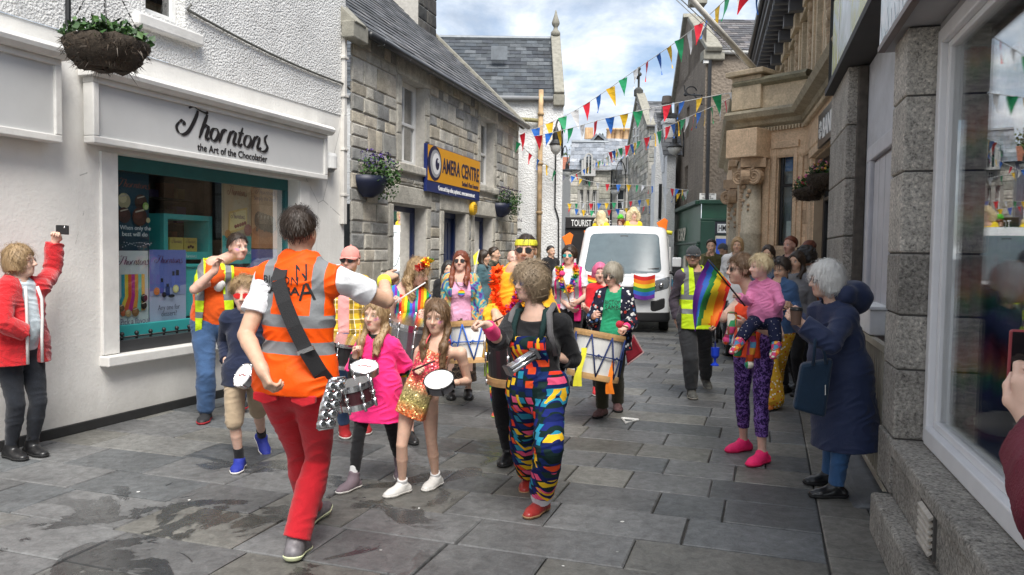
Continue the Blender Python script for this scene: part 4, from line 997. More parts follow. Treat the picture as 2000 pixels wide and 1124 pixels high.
def hanging_basket(name,label,c,r,depth,hook,rg,fl=(),dens=420,moss=True,group=None,chain=True):
    c=np.array(c); o=empty(name,c,label,'basket',group)
    mb=MB(); mb.lathe([(.02,-depth),(r*.62,-depth*.97),(r*.9,-depth*.6),(r,-.1*depth),(r*.98,.02),(r*.85,.03),(0.01,.03)],c,n=28)
    V=[np.array(v) for v in mb.V]; V=[v+np.array((rg.gauss(0,.012),rg.gauss(0,.012),rg.gauss(0,.012)))*(1 if moss else .15) for v in V]; mb.V=V
    b=mb.build('basket',mat('coir liner',(.045,.034,.024),.95,var=.5,ns=40,bump=1.,bs=55) if moss else NAVYP,o,smooth=True)
    if moss:
        mf=MB()
        for _ in range(900):
            a=rg.uniform(0,6.28); h=rg.uniform(-depth,0); rr=r*(1 if h>-.5*depth else .66+.5*(h+depth)/depth*.68)*rg.uniform(.95,1.03); p=c+np.array((rr*math.cos(a),rr*math.sin(a),h)); d=np.array((math.cos(a+rg.gauss(0,.8)),math.sin(a+rg.gauss(0,.8)),rg.gauss(-.3,.7)))*rg.uniform(.02,.055); s_=U(np.cross(d,(rg.gauss(0,1),rg.gauss(0,1),1)))*.0035; k=rg.uniform(.5,1.9)
            mf.add([p-s_,p+s_,p+d],[(0,1,2)],(.05*k,.036*k,.024*k))
        mf.build('moss',LEAF,b,col=True)
    lf=MB(); leaves(lf,c+np.array((0,0,.05)),(r*1.06,r*1.06,.11),dens,rg,.055,((.03,.085,.018),(.05,.12,.02),(.02,.055,.015))); lf.build('foliage',LEAF,o,col=True)
    if fl:
        f2=MB(); leaves(f2,c+np.array((0,0,.09)),(r*1.0,r*1.0,.10),130,rg,.035,fl); f2.build('blossom',FLOWER,o,col=True)
    if chain:
        mb=MB(); 
        for k in range(4):
            a=k*1.571+.5; p=c+np.array((r*.93*math.cos(a),r*.93*math.sin(a),.02)); n=14
            for i in range(n): t0=i/n; t1=(i+.75)/n; mb.tube([p+(np.array(hook)-p)*t0,p+(np.array(hook)-p)*t1],.006 if i%2 else .0035,5)
        mb.build('chain',IRON,o)
    return o
NAVYP=mat('navy plastic',(.008,.012,.035),.5)
bc=at(207,86,5.9); hk=at(203,-70,5.9)
hanging_basket('hanging_basket','mossy hanging basket with short green foliage hung high on the white shop',bc,.29,.19,hk,random.Random(5),(),900)
o=empty('basket_bracket',LW(.3,.05,3.3),'black iron bracket pole holding the mossy basket off the white wall','bracket'); p0=at(133,52,5.75); p1=at(133,-60,5.75); wl=LW(.4,0,p0[2])
mb=MB(); mb.tube([p0,p1],.02,8); mb.build('pole',IRON,o); mb=MB(); mb.tube([at(133,-60,5.75),hk],.014,8); q=LW.local(p1); mb.tube([p1,LW(q[0],.012,q[2])],.014,8); mb.build('arm',IRON,o)
# ================================================================ LEFT: stone cottage with slate roof
SB=Fr((-2.21,10.47),17,1); rg=random.Random(21)
B_=empty('stone_cottage',SB(4,0,0),'grey rubble stone cottage with slate roof, blue door and sash windows','building')
HO=[(1.58,2.48,2.95,4.28),(5.26,6.1,2.93,4.28),(1.32,2.56,.8,2.30),(3.34,4.45,0,2.30),(4.94,6.06,.8,2.30)]
SC=[(.42,.395,.335),(.49,.465,.40),(.34,.335,.31),(.46,.415,.33),(.53,.505,.445),(.31,.31,.30),(.47,.425,.35)]
mb=MB(); wall_holes(mb,SB,0.005,7.9,0,4.62,HO,0,.3); mb.build('mortar_wall',MORTAR,B_)
mb=MB(); ex=[]
for (a,b,e,f) in HO:   # dressed margins round the openings
    k=(.52,.495,.43)
    for z0_,z1_ in ([(e,e+(f-e)*.33),(e+(f-e)*.33,e+(f-e)*.66),(e+(f-e)*.66,f)]):
        q=rg.uniform(.8,1.05); mb.stone(SB,a-.17,a-.012,-.25,.022,z0_+.007,z1_-.007,.008,rg,tuple(x*q for x in k)); q=rg.uniform(.8,1.05); mb.stone(SB,b+.012,b+.17,-.25,.022,z0_+.007,z1_-.007,.008,rg,tuple(x*q for x in k))
    q=rg.uniform(.85,1.0); mb.stone(SB,a-.2,b+.2,-.25,.026,f+.012,f+.30,.01,rg,tuple(x*q for x in k)); ex+=[(a-.2,b+.2,e-.22 if e>.1 else e,f+.31)]
    if e>.1: mb.stone(SB,a-.2,b+.2,-.25,.075,e-.14,e-.005,.01,rg,tuple(x*.95 for x in k))
rubble(mb,SB,.01,7.9,0,4.6,ex,0,rg,hs=(.17,.22,.27,.33),ls=(.19,.46),cols=SC,th=.024,j=.022,ch=.008)
mb.build('stonework',STONE,B_,col=True)
mb=MB(); mb.add([SB(7.9,0,0),SB(7.9,-5.4,0),SB(7.9,-5.4,4.6),SB(7.9,-2.7,7.2),SB(7.9,0,4.6)],[(0,1,2,3,4)]); mb.build('gable_wall',MORTAR,B_)
WDW=mat('white sash',(.74,.74,.72),.45,var=.04); BLUE=mat('navy blue paint',(.006,.018,.075),.4,var=.1)
for h,mu in ((HO[0],1),(HO[1],1)): windowpart(SB,B_,*h,-.16,WDW,.075,mull=((h[0]+h[1])/2,),rails=((h[2]+h[3])/2,),curtain=True,glass=glassmat('sash glass',(.55,.57,.58),.45))
GR=mat('window grille',(.03,.03,.032),.5)
for h in (HO[2],HO[4]):
    o=windowpart(SB,B_,*h,-.2,BLUE,.085,back=.9,bl=mat('shop back',(.10,.105,.11),.7,var=.5,ns=5)); mb=MB()
    for i in range(8): z=h[2]+.15+i*.175; mb.box(SB,h[0]+.08,h[1]-.08,-.27,-.262,z,z+.012)
    mb.build('grille',GR,o)
h=HO[3]; mb=MB(); mb.box(SB,h[0],h[0]+.07,-.3,-.2,.0,h[3]); mb.box(SB,h[1]-.07,h[1],-.3,-.2,0,h[3]); mb.box(SB,h[0]+.07,h[1]-.07,-.3,-.2,h[3]-.1,h[3]); dr=mb.build('door',BLUE,B_,bev=.006)
mb=MB(); mb.box(SB,h[0]+.07,h[1]-.07,-.29,-.245,.02,h[3]-.1)
for k in range(5): a=h[0]+.12+k*.17; mb.box(SB,a,a+.13,-.25,-.232,.1,h[3]-.18)
mb.build('door_leaf',BLUE,dr,bev=.005); mb=MB(); mb.ball(SB(h[1]-.16,-.21,1.0),.03); mb.build('handle',CHROME,dr,smooth=True)
SLC=[(.10,.105,.115),(.13,.135,.145),(.08,.085,.09),(.15,.15,.155),(.11,.115,.125)]
pitch=44; vv=-SB.n*math.cos(R(pitch))+np.array((0,0,math.sin(R(pitch)))); dl=.16
E0=SB(-.05,dl,4.6-dl*math.tan(R(pitch))+.06)
mb=MB(); slates(mb,E0,SB.u,vv,7.95,4.05,rg,cols=SLC); mb.build('roof',SLATE,B_,col=True)
mb=MB(); E1=E0+SB.u*7.9; nrm=np.cross(SB.u,vv); nrm=nrm if nrm[2]>0 else -nrm
mb.hexa([E1-nrm*.1,E1+SB.u*.17-nrm*.1,E1+SB.u*.17+vv*4.0-nrm*.1,E1+vv*4.0-nrm*.1,E1+nrm*.07,E1+SB.u*.17+nrm*.07,E1+SB.u*.17+vv*4.0+nrm*.07,E1+vv*4.0+nrm*.07]); mb.build('skew',mat('skew stone',(.26,.25,.21),.9,var=.3,ns=9,bump=.6),B_,bev=.012)
mb=MB(); E2=E0-SB.u*.12
mb.hexa([E2-nrm*.1-SB.u*.1,E2+SB.u*.2-nrm*.1,E2+SB.u*.2+vv*4.0-nrm*.1,E2-SB.u*.1+vv*4.0-nrm*.1,E2-SB.u*.1+nrm*.09,E2+SB.u*.2+nrm*.09,E2+SB.u*.2+vv*4.0+nrm*.09,E2-SB.u*.1+vv*4.0+nrm*.09]); mb.build('skew',mat('skew stone',()),B_,bev=.012)
mb=MB(); mb.box(SB,-.3,.12,.02,.2,4.36,4.58); mb.build('skew_putt',mat('skew stone',()),B_,bev=.015)
mb=MB(); gp=[SB(.12+t*7.85,.21,4.50-.01*t) for t in np.linspace(0,1,9)]; mb.tube(gp,.055,10); gu=mb.build('gutter',GUT,B_,smooth=True)
mb=MB()
for i in range(9): q=SB(.5+i*.88,.20,4.5); mb.tube([q+np.array((0,0,.06))-SB.n*.09,q+SB.n*.062+np.array((0,0,.02)),q+SB.n*.045-np.array((0,0,.045)),q-SB.n*.06-np.array((0,0,.05))],.009,5)
mb.build('gutter_bracket',mat('galvanised bracket',(.3,.3,.31),.4,.6),gu)
# chimney on the far gable: solve where the photo shows it
rp=E0+vv*4.05; sr,_=7.0,0
cz0=7.0-.6; ch=MB(); cs=random.Random(4); mort=MB(); CC=[(.05,.05,.048),(.075,.07,.065),(.04,.04,.04),(.10,.095,.085)]
dd=SB.local(E0+vv*3.7)[1]
mort.box(SB,6.82,7.86,dd-.5,dd+.42,6.2,10.2); mort.build('chimney',MORTAR,B_)
chm=LAST()
for face in ('front','end'):
    z=6.25
    while z<10.1:
        hh=cs.choice((.24,.3,.36)); x=0; Ls=1.04 if face=='front' else .92
        while x<Ls-.02:
            l=cs.uniform(.22,.5); 
            if x+l>Ls-.15: l=Ls-x
            c=cs.choice(CC)
            if face=='front': ch.stone(SB,6.82+x+.012,6.82+x+l-.012,dd+.41,dd+.445,z+.014,z+hh-.014,.012,cs,c)
            else:
                f2=Fr(SB(7.86,dd+.42,0)[:2],17,1); f2.u,f2.n=-SB.n,SB.u; ch.stone(f2,x+.012,x+l-.012,-.01,.03,z+.014,z+hh-.014,.012,cs,c)
            x+=l
        z+=hh
ch.build('stonework',STONE,chm,col=True)
# cottage fascia sign
AMB=mat('amber enamel',(.72,.33,.012),.35,var=.02); NVY=mat('navy enamel',(.012,.025,.13),.35,var=.03); IKN=mat('navy lettering',(.012,.012,.05),.4)
s0,z_=px(SB,834,330,.09); s1,z_=px(SB,937,350,.09); z0,zb,z1=2.575,2.76,3.36
o=empty('fascia_sign',SB((s0+s1)/2,.05,z0),'amber and navy shop sign with a big eye emblem over the cottage door','sign')
mb=MB(); mb.box(SB,s0,s1,.03,.088,z0,z1); mb.build('backing',NVY,o,bev=.004); mb=MB(); mb.box(SB,s0+.04,s1-.005,.03,.094,zb,z1-.012); mb.build('panel',AMB,o)
W_=s1-s0; ex_,ez=s0+.10+.22*W_/2.6,(zb+z1)/2
def disc(c,rx,rz,d,m,n=28,dx=0,dz=0): 
    mb=MB(); mb.prism([SB(c[0]+dx+rx*math.cos(6.2832*i/n),d,c[1]+dz+rz*math.sin(6.2832*i/n)) for i in range(n)],SB.n*.0012); return mb.build('emblem',m,o)
disc((ex_,ez),.30,.29,.0945,IKN); disc((ex_,ez),.23,.235,.0962,mat('grey enamel',(.35,.36,.38),.3),dx=.035); disc((ex_,ez),.17,.18,.0979,INKW,dx=.06); disc((ex_,ez),.085,.10,.0996,IKN,dx=.1); disc((ex_,ez),.03,.03,.1013,INKW,dx=.13,dz=.05)
text_on('AMERA CENTRE',SB(ex_+.33,.096,ez-.115),SB.u,(0,0,1),width=s1-ex_-.40,height=.26,m=IKN,parent=o,bold=.018)
text_on("Shetland's Photo Favourite",SB(s0+W_*.62,.096,zb+.035),SB.u,(0,0,1),width=W_*.34,height=.09,m=IKN,parent=o)
text_on('Create and shop online, anytime at... www.cameracentre.net',SB(s0+W_*.19,.091,z0+.05),SB.u,(0,0,1),width=W_*.70,height=.085,m=INKW,parent=o)
o=empty('alarm_box',SB(5.0,.03,2.3),'round yellow alarm box on the stone wall right of the door','alarm'); q=px(SB,927,408,.1); mb=MB(); mb.lathe([(0,0),(.13,0),(.13,.07),(.10,.09),(0,.09)],SB(q[0],.03,q[1]),SB.n,n=20); mb.build('cover',mat('yellow plastic',(.70,.42,.02),.4),o,bev=.006,smooth=False)
mb=MB(); [mb.box(SB,q[0]-.09,q[0]+.09,.12,.126,q[1]-.07+.04*i,q[1]-.055+.04*i) for i in range(4)]; mb.build('slots',mat('amber slots',(.35,.2,.01),.5),o)
def wall_planter(fr,x,y,label,r,rg,fl):
    s,z=px(fr,x,y,.2); c=fr(s,.03,z-.02); o=empty('wall_planter',c,label,'planter','flower planters on the stone cottage')
    mb=MB(); n=14; V=[];F=[]
    for j,(k,h) in enumerate([(.35,-.27),(.75,-.2),(.95,-.08),(1.,.02),(.9,.02)]): V+=[c+fr.u*(k*r*math.cos(math.pi*i/n))+fr.n*(k*r*.95*math.sin(math.pi*i/n))+np.array((0,0,h)) for i in range(n+1)]
    for j in range(4): F+=[(j*(n+1)+i,j*(n+1)+i+1,(j+1)*(n+1)+i+1,(j+1)*(n+1)+i) for i in range(n)]
    F+=[tuple(range(n+1)),tuple(range(4*(n+1),5*(n+1)))]; mb.add(V,F); mb.build('trough',NAVYP,o,smooth=True)
    lf=MB(); leaves(lf,c+fr.n*.16+np.array((0,0,.09)),(r*1.2,r*.95,.22),600,rg,.05,((.04,.10,.02),(.07,.16,.03),(.02,.05,.02)),droop=.2); leaves(lf,c+fr.n*.2+fr.u*.22+np.array((0,0,-.06)),(r*.7,r*.6,.26),300,rg,.045,((.06,.15,.03),(.04,.1,.02)),droop=.6); lf.build('foliage',LEAF,o,col=True)
    f=MB(); leaves(f,c+fr.n*.15+np.array((0,0,.24))-fr.u*.05,(r*1.2,r*.8,.16),260,rg,.035,fl); f.build('blossom',FLOWER,o,col=True); return o
wall_planter(SB,737,345,'navy wall planter overflowing with green leaves and violet flowers, nearest the white shop',.31,random.Random(8),((.06,.03,.16),(.09,.05,.22),(.03,.02,.09)))
wall_planter(SB,990,398,'dark wall planter at the far end of the stone cottage',.30,random.Random(9),((.03,.02,.06),(.05,.03,.1),(.02,.03,.02)))
# ================================================================ MIDDLE: white gabled house closing the left side
def front(Y): return Fr((0,Y),90,1)      # plane facing the camera: s = x, d toward the camera
def back_at(px_,py,Y): return at(px_,py,Y)
SKEWM=mat('skew stone',())
Yc=19.0; CW=front(Yc); C_=empty('white_house',CW(-.5,0,0),'tall white harled house with dark slate roof and a spiked gable finial','building')
HARL2=harl('old white harling',(.74,.75,.75),30,.7,.4)
zE=at(1085,190,Yc)[2]; xR=at(1101,200,Yc)[0]
mb=MB(); wall_holes(mb,CW,-6,xR,0,zE,[(-.35,.12,0,2.0)],0,.3); mb.add([CW(xR,0,0),CW(xR,-6,0),CW(xR,-6,zE),CW(xR,0,zE)],[(0,1,2,3)]); mb.build('wall',HARL2,C_)
mb=MB(); mb.box(CW,-.35,.12,-.28,-.24,0,2.0); mb.build('door',mat('charcoal door',(.03,.03,.032),.5),C_)
top=at(1085,79,Yc+2.3); vv=U(np.array((0,2.3,top[2]-zE))); Hh=math.hypot(2.3,top[2]-zE)
mb=MB(); slates(mb,CW(-6,.06,zE-.02),(1,0,0),vv,xR+6-.18,Hh,random.Random(31),w=.30,row=.20,cols=[(.06,.07,.082),(.08,.09,.10),(.05,.056,.066),(.10,.11,.12),(.07,.08,.09)]); mb.build('roof',SLATE,C_,col=True)
mb=MB(); mb.tube([CW(-6,2-2,zE+0)+vv*Hh+np.array((0,0,.03)),CW(xR-.2,0,zE)+vv*Hh+np.array((0,0,.03))],.07,8); mb.build('ridge',LEAD,C_)
mb=MB(); n=np.array((0,-vv[2],vv[1])); a=CW(xR-.24,.05,zE-.02); e=.25*CW.u
mb.hexa([a-n*.2,a+e-n*.2,a+e+vv*(Hh+.05)-n*.2,a+vv*(Hh+.05)-n*.2,a+n*.16,a+e+n*.16,a+e+vv*(Hh+.05)+n*.16,a+vv*(Hh+.05)+n*.16]); mb.box(CW,xR-.26,xR+.02,-.1,.12,zE-.22,zE+.05); mb.build('skew',SKEWM,C_,bev=.02)
mb=MB(); tp=a+e/2+vv*Hh+n*.1; mb.lathe([(.13,0),(.13,.12),(.06,.2),(.055,.26),(.10,.32),(.11,.38),(.05,.56),(.01,.72)],tp,n=10); mb.build('finial',SKEWM,C_,smooth=True)
mb=MB(); mb.tube([CW(-6,.1,zE-.06),CW(xR-.27,.1,zE-.06)],.06,8); mb.build('gutter',mat('grey gutter',(.25,.26,.27),.5,dirt=.3),C_,smooth=True)
mb=MB(); mb.box(CW,.0-.62,-.2,.0,.05,5.55,5.9); mb.build('roof_vent',LEAD,C_); LAST().location=(0,1.0,.95)
RUST=mat('rusty pipe paint',(.42,.29,.16),.8,var=.6,ns=5,dirt=.35); 
def vpipe(o,x,y0,y1,Y,r,m,col=True):
    a=at(x,y0,Y); b=at(x,y1,Y); a=np.array((b[0]*.5+a[0]*.5,a[1],a[2])); b=np.array((a[0],b[1],max(.02,b[2]))); mb=MB(); mb.tube([a,b],r,10); p=mb.build('pipe',m,o,smooth=True)
    mb=MB()
    if col:
        for k in range(4): z=b[2]+(a[2]-b[2])*(.12+.25*k); mb.lathe([(r,0),(r*1.35,.01),(r*1.35,.07),(r,.08)],(a[0],a[1],z),n=10)
        mb.build('collar',m,o,smooth=True)
    return a,b
o=empty('drainpipe',at(1054,480,Yc-.12)*np.array((1,1,0)),'rust stained cast iron drainpipe on the white house','pipe'); a,b=vpipe(o,1054,176,560,Yc-.12,.06,RUST)
mb=MB(); q=at(1012,233,Yc-.12); mb.tube([np.array((q[0],q[1],q[2])),np.array((a[0]-.06,q[1],q[2]-.03))],.05,8); mb.build('branch',mat('mossy pipe',(.25,.23,.12),.9,var=.5,ns=20),o,smooth=True)
def wall_lamp(label,P,wallp,r=.16,h=.5,style='top',group=None):
    """lantern hung from a swan-neck bracket; P = lamp top"""
    P=np.array(P);wp=np.array(wallp); o=empty('wall_lamp',P,label,'street lamp',group); mb=MB(); hgt=.55*h
    arc=[wp+(P-wp)*t+np.array((0,0,hgt*math.sin(math.pi*min(1,t*.5+.5))*1.0 if t<1 else 0))*1. for t in np.linspace(0,1,12)]
    arc=[wp]+[np.array((wp[0]+(P[0]-wp[0])*(1-math.cos(t))/2,wp[1]+(P[1]-wp[1])*(1-math.cos(t))/2,wp[2]+(P[2]-wp[2])*t/math.pi+hgt*math.sin(t))) for t in np.linspace(.15,math.pi,14)]
    mb.tube(arc,.022,6); mb.tube([wp-np.array((0,0,.5)),wp+np.array((0,0,.15))],.025,6); mb.build('bracket',IRON,o,smooth=True)
    mb=MB(); mb.lathe([(.03,.05),(.05,0),(.07,-.06),(.06,-.1),(.085,-.12),(.085,-.26),(r*.8,-.30),(r*1.15,-.36),(r*1.1,-.38),(.02,-.37)],P,n=16); mb.build('hood',IRON,o,smooth=False)
    mb=MB(); mb.lathe([(r*.95,-.38),(r*.95,-.42),(r*.8,-.52),(r*.35,-.60),(.01,-.61)],P,n=16); mb.build('globe',mat('frosted globe',(.5,.5,.48),.25),o,smooth=True); return o
q=at(1086,252,Yc-.7); wall_lamp('black lantern on a swan neck bracket on the white house',q,(xR-.02,Yc-.02,q[2]-.05),.14)
o=empty('cable_conduit',(1.1,Yc-.03,0),'thin black cable running down the white house below the lantern','cable'); tag(MB().tube([at(1086,262,Yc-.03),at(1084,405,Yc-.03),at(1091,428,Yc-.03),at(1091,520,Yc-.03)],.018,6).build('cable',GUT,o),None)
q0=at(985,403,Yc-.05); q1=at(1019,447,Yc-.05); o=empty('wall_sign',(q0+q1)/2,'white wall sign with dark lettering on the white house beside the cottage','sign'); mb=MB(); mb.box(CW,-.5,q1[0],.0,.05,q1[2],q0[2]); mb.build('panel',WHITE,o,bev=.004)
text_on('IONS',np.array((q1[0]-.33,Yc-.052,q1[2]+.33)),(1,0,0),(0,0,1),height=.085,m=INKG,parent=o); text_on('NSION',np.array((q1[0]-.35,Yc-.052,q1[2]+.17)),(1,0,0),(0,0,1),height=.085,m=INKG,parent=o)
# ---------------------------------------------------------------- far end of the street
def pbox(mb,x0,y0,x1,y1,Y,dep,c=(1,1,1)):
    a=at(x0,y1,Y); b=at(x1,y0,Y); mb.box(front(Y),a[0],b[0],-dep,0,max(0,a[2]) if y1<560 else 0,b[2],c); return a,b
def rubble_front(root,x0,x1,z1,Y,holes,rg,cols,name='wall',end=None,hs=(.22,.28,.34)):
    f=front(Y); mb=MB(); wall_holes(mb,f,x0,x1,0,z1,holes,0,.3); mb.add([f(x1,0,0),f(x1,-6,0),f(x1,-6,z1),f(x1,0,z1)],[(0,1,2,3)]); mb.add([f(x0,0,0),f(x0,-6,0),f(x0,-6,z1),f(x0,0,z1)],[(0,1,2,3)]); wl=mb.build(name,MORTAR,root)
    mb=MB(); rubble(mb,f,x0,x1,2.2,z1,[(h[0]-.12,h[1]+.12,h[2],h[3]) for h in holes],0,rg,hs=hs,ls=(.3,.7),cols=cols,th=.03); 
    for h in holes:
        mb.stone(f,h[0]-.12,h[0]-.008,-.2,.03,h[2]+.01,h[3]-.01,.01,rg,(.36,.35,.32)); mb.stone(f,h[1]+.008,h[1]+.12,-.2,.03,h[2]+.01,h[3]-.01,.01,rg,(.36,.35,.32))
    mb.build('stonework',STONE,wl,col=True)
FC=[(.40,.39,.34),(.46,.44,.39),(.33,.33,.30),(.50,.47,.41),(.38,.37,.31)]; DKG=mat('dark dormer glass',(.03,.035,.04),.1)
rg=random.Random(41); Yt=36.; TF_=front(Yt); X=lambda x,Y: at(x,490,Y)[0]; Z=lambda y,Y,x=1150: at(x,y,Y)[2]
T_=empty('tourist_centre_building',(X(1160,Yt),Yt,0),'grey stone building with slate mansard, dormers and clustered chimney pots','building')
holes=[(X(a,Yt),X(b,Yt),Z(420,Yt),Z(372,Yt)) for a,b in ((1131,1139),(1142,1150.5),(1154,1163))]+[(X(1141,Yt),X(1150,Yt),Z(362,Yt),Z(346,Yt))]
rubble_front(T_,X(1112,Yt),X(1190,Yt),Z(333,Yt),Yt,holes,rg,FC)
for h in holes: windowpart(TF_,T_,*h,-.15,WDW,.05,mull=((h[0]+h[1])/2,),rails=((h[2]*.45+h[3]*.55),),glass=DKG)
Y2=38.5; f2=front(Y2); h2=[(X(1203,Y2),X(1219,Y2),Z(412,Y2),Z(368,Y2)),(X(1213,Y2),X(1222,Y2),Z(334,Y2),Z(300,Y2))]
rubble_front(T_,X(1190,Y2),X(1240,Y2),Z(330,Y2),Y2,h2[:1],rg,FC)
windowpart(f2,T_,*h2[0],-.15,WDW,.06,rails=((h2[0][2]+h2[0][3])/2,),glass=DKG)
MC_=[(.21,.23,.26),(.25,.27,.30),(.18,.20,.23),(.28,.295,.32)]
mb=MB(); P0=np.array((X(1108,Yt),Yt-.2,Z(333,Yt))); v=np.array((.35,2.3,2.6)); L=X(1190,Yt)-X(1108,Yt); slates(mb,P0,(1,0,0),v,L,np.linalg.norm(v)*.56,rg,w=.35,row=.26,cols=MC_,trim=lambda r,L: (0,L-.2*r)); P1=np.array((X(1188,Yt),Yt-.2,Z(333,Yt))); 
slates(mb,np.array((X(1186,Yt),Yt,Z(331,Yt))),(1,.12,0),(-.2,1.9,2.6),X(1238,Y2)-X(1188,Y2),2.0,rg,w=.35,row=.26,cols=MC_); mb.build('roof',SLATE,T_,col=True)
zt=Z(289,Yt); mb=MB(); mb.box(TF_,X(1120,Yt),X(1245,Y2),-4.6,-1.8,zt-.2,zt); mb.build('roof_deck',LEAD,T_); mb=MB(); mb.tube([P0+v*.56,P0+np.array((L-.2,0,0))+v*.56],.09,8); mb.build('ridge',LEAD,T_)
mb=MB(); pc=at(1208,275,Yt+3); mb.box(front(Yt+3),at(1178,262,Yt+3)[0],at(1236,262,Yt+3)[0],-1,0,zt-.3,pc[2]); mb.build('chimney',mat('chimney stone',(.2,.19,.17),.9,var=.3,ns=6,bump=.5),T_); cp=LAST()
POT=mat('buff chimney pot',(.55,.36,.2),.8,var=.25,ns=5)
for i,x in enumerate((1189,1198,1206,1214,1222,1229)):
    q=at(x,275,Yt+2.6+.3*(i%2)); mb=MB(); mb.lathe([(.15,0),(.13,.1),(.115,.5),(.14,.52),(.14,.60),(.10,.6)],q,n=10); mb.build('chimney_pot',POT,cp,smooth=True)
def dormer(x0,x1,y0,y1,Y):
    a=X(x0,Y);b=X(x1,Y);z0=Z(y1,Y);z1=Z(y0,Y); mb=MB(); f=front(Y); w3=(b-a)/3
    mb.box(f,a,a+.18,-1.6,.0,z0,z0+(z1-z0)*.62); mb.box(f,b-.18,b,-1.6,.0,z0,z0+(z1-z0)*.62); mb.box(f,a,b,-.1,.06,z0-.1,z0); c=(a+b)/2
    n=10; out=[f(c+(w3*.55+.07)*math.cos(t),.05,z1-w3*.6-.12+(w3*.6+.07)*math.sin(t)) for t in np.linspace(0,math.pi,n)]; inn=[f(c+w3*.55*math.cos(t),.05,z1-w3*.6-.12+w3*.6*math.sin(t)) for t in np.linspace(0,math.pi,n)]
    for i in range(n-1): mb.prism([out[i],out[i+1],inn[i+1],inn[i]],(0,.2,0))
    mb.box(f,c-w3*.55-.12,c-w3*.55,-.15,.05,z0,z1-w3*.6-.12); mb.box(f,c+w3*.55,c+w3*.55+.07,-.15,.05,z0,z1-w3*.6-.12)
    mb.box(f,a+.1,c-w3*.55,-.1,.04,z0+(z1-z0)*.56,z0+(z1-z0)*.63); mb.box(f,c+w3*.55,b-.1,-.1,.04,z0+(z1-z0)*.56,z0+(z1-z0)*.63); mb.box(f,c-.03,c+.03,-.1,.02,z0,z1-.2)
    o=mb.build('dormer',mat('weathered white dormer',(.42,.42,.41),.6),T_); mb=MB(); mb.box(f,a+.1,b-.1,-.14,-.13,z0,z0+(z1-z0)*.58); mb.box(f,c-w3*.55,c+w3*.55,-.14,-.13,z0+(z1-z0)*.58,z1-.25); mb.build('pane',mat('dark dormer glass',(.03,.035,.04),.1),o); mb=MB(); mb.box(f,a+.1,b-.1,-.5,-.45,z0,z1-.3); mb.build('room',DARKIN,o)
    mb=MB(); mb.tube([f(c,-.05,z1-.35),f(c,-2.2,z1-.35)],w3*.72,14); mb.box(f,a-.06,b+.06,-2,-.02,z0+(z1-z0)*.62,z0+(z1-z0)*.68); mb.build('dormer_roof',LEAD,o)
dormer(1133,1160,297,340,Yt-.35); dormer(1212,1232,296,336,Y2-2.4)
mb=MB(); a=at(1104,446,Yt-.5); b=at(1190,425,Yt-.5); mb.box(front(Yt-.5),a[0],b[0],-.5,0,a[2],b[2]); mb.box(front(Yt-.5),a[0],b[0],-.4,-.1,0,a[2]); sh=mb.build('shopfront',mat('black shopfront',(.02,.018,.018),.4),T_,bev=.02)
text_on('TOURIST CENTRE',np.array((X(1113,Yt),Yt-.52,Z(443,Yt))),(1,0,0),(0,0,1),width=X(1190,Yt)-X(1113,Yt),height=.30,m=WHITE,parent=T_,bold=.01)
mb=MB(); q=at(1193,335,Yt+.2); mb.tube([q,np.array((q[0],q[1],.0))],.1,8); mb.build('rainwater_pipe',GUT,T_)
# grey gabled roof and red hipped roof behind, tree
f=front(48.); o=empty('grey_house',(X(1150,48),48,0),'plain grey gabled house far behind the dormer building','building')
mb=MB(); pts=[(1112,330),(1168,267),(1215,300),(1215,480),(1112,480)]; mb.prism([at(*p,48.) for p in pts],(0,6,0)); mb.build('gable',mat('grey render far',(.32,.31,.29),.9,var=.2,ns=2),o)
mb=MB(); a,b,c=at(1110,333,47.7),at(1168,264,47.7),at(1217,301,47.7); 
for p,q in ((a,b),(b,c)): n=U(np.cross(q-p,(0,1,0)))*-.16; n=n if n[2]>0 else -n; mb.hexa([p,q,q+np.array((0,7,0)),p+np.array((0,7,0)),p+n,q+n,q+n+np.array((0,7,0)),p+n+np.array((0,7,0))])
mb.build('roof',LEAD,o); mb=MB(); 
for x in (1146,1150,1154): mb.lathe([(.16,0),(.13,.7)],at(x,272,48.4),n=8)
mb.build('chimney_pots',POT,o)
f=front(43.); o=empty('red_roof_house',(X(1115,43),43,0),'low house with a weathered red tiled roof beside the white house','building')
mb=MB(); mb.box(f,X(1085,43),X(1126,43),-6,0,0,Z(330,43)); mb.build('wall',mat('blue grey slate hung wall',(.14,.14,.17),.8,var=.35,ns=8),o); mb=MB(); a,b=at(1083,331,42.8),at(1128,331,42.8); t1,t2=at(1090,306,45.),at(1118,308,45.); mb.add([a,b,t2,t1,b+np.array((0,5,0))],[(0,1,2,3),(1,4,2)]); mb.build('roof',mat('red pantiles',(.26,.09,.05),.85,var=.45,ns=7,bump=.5),o)
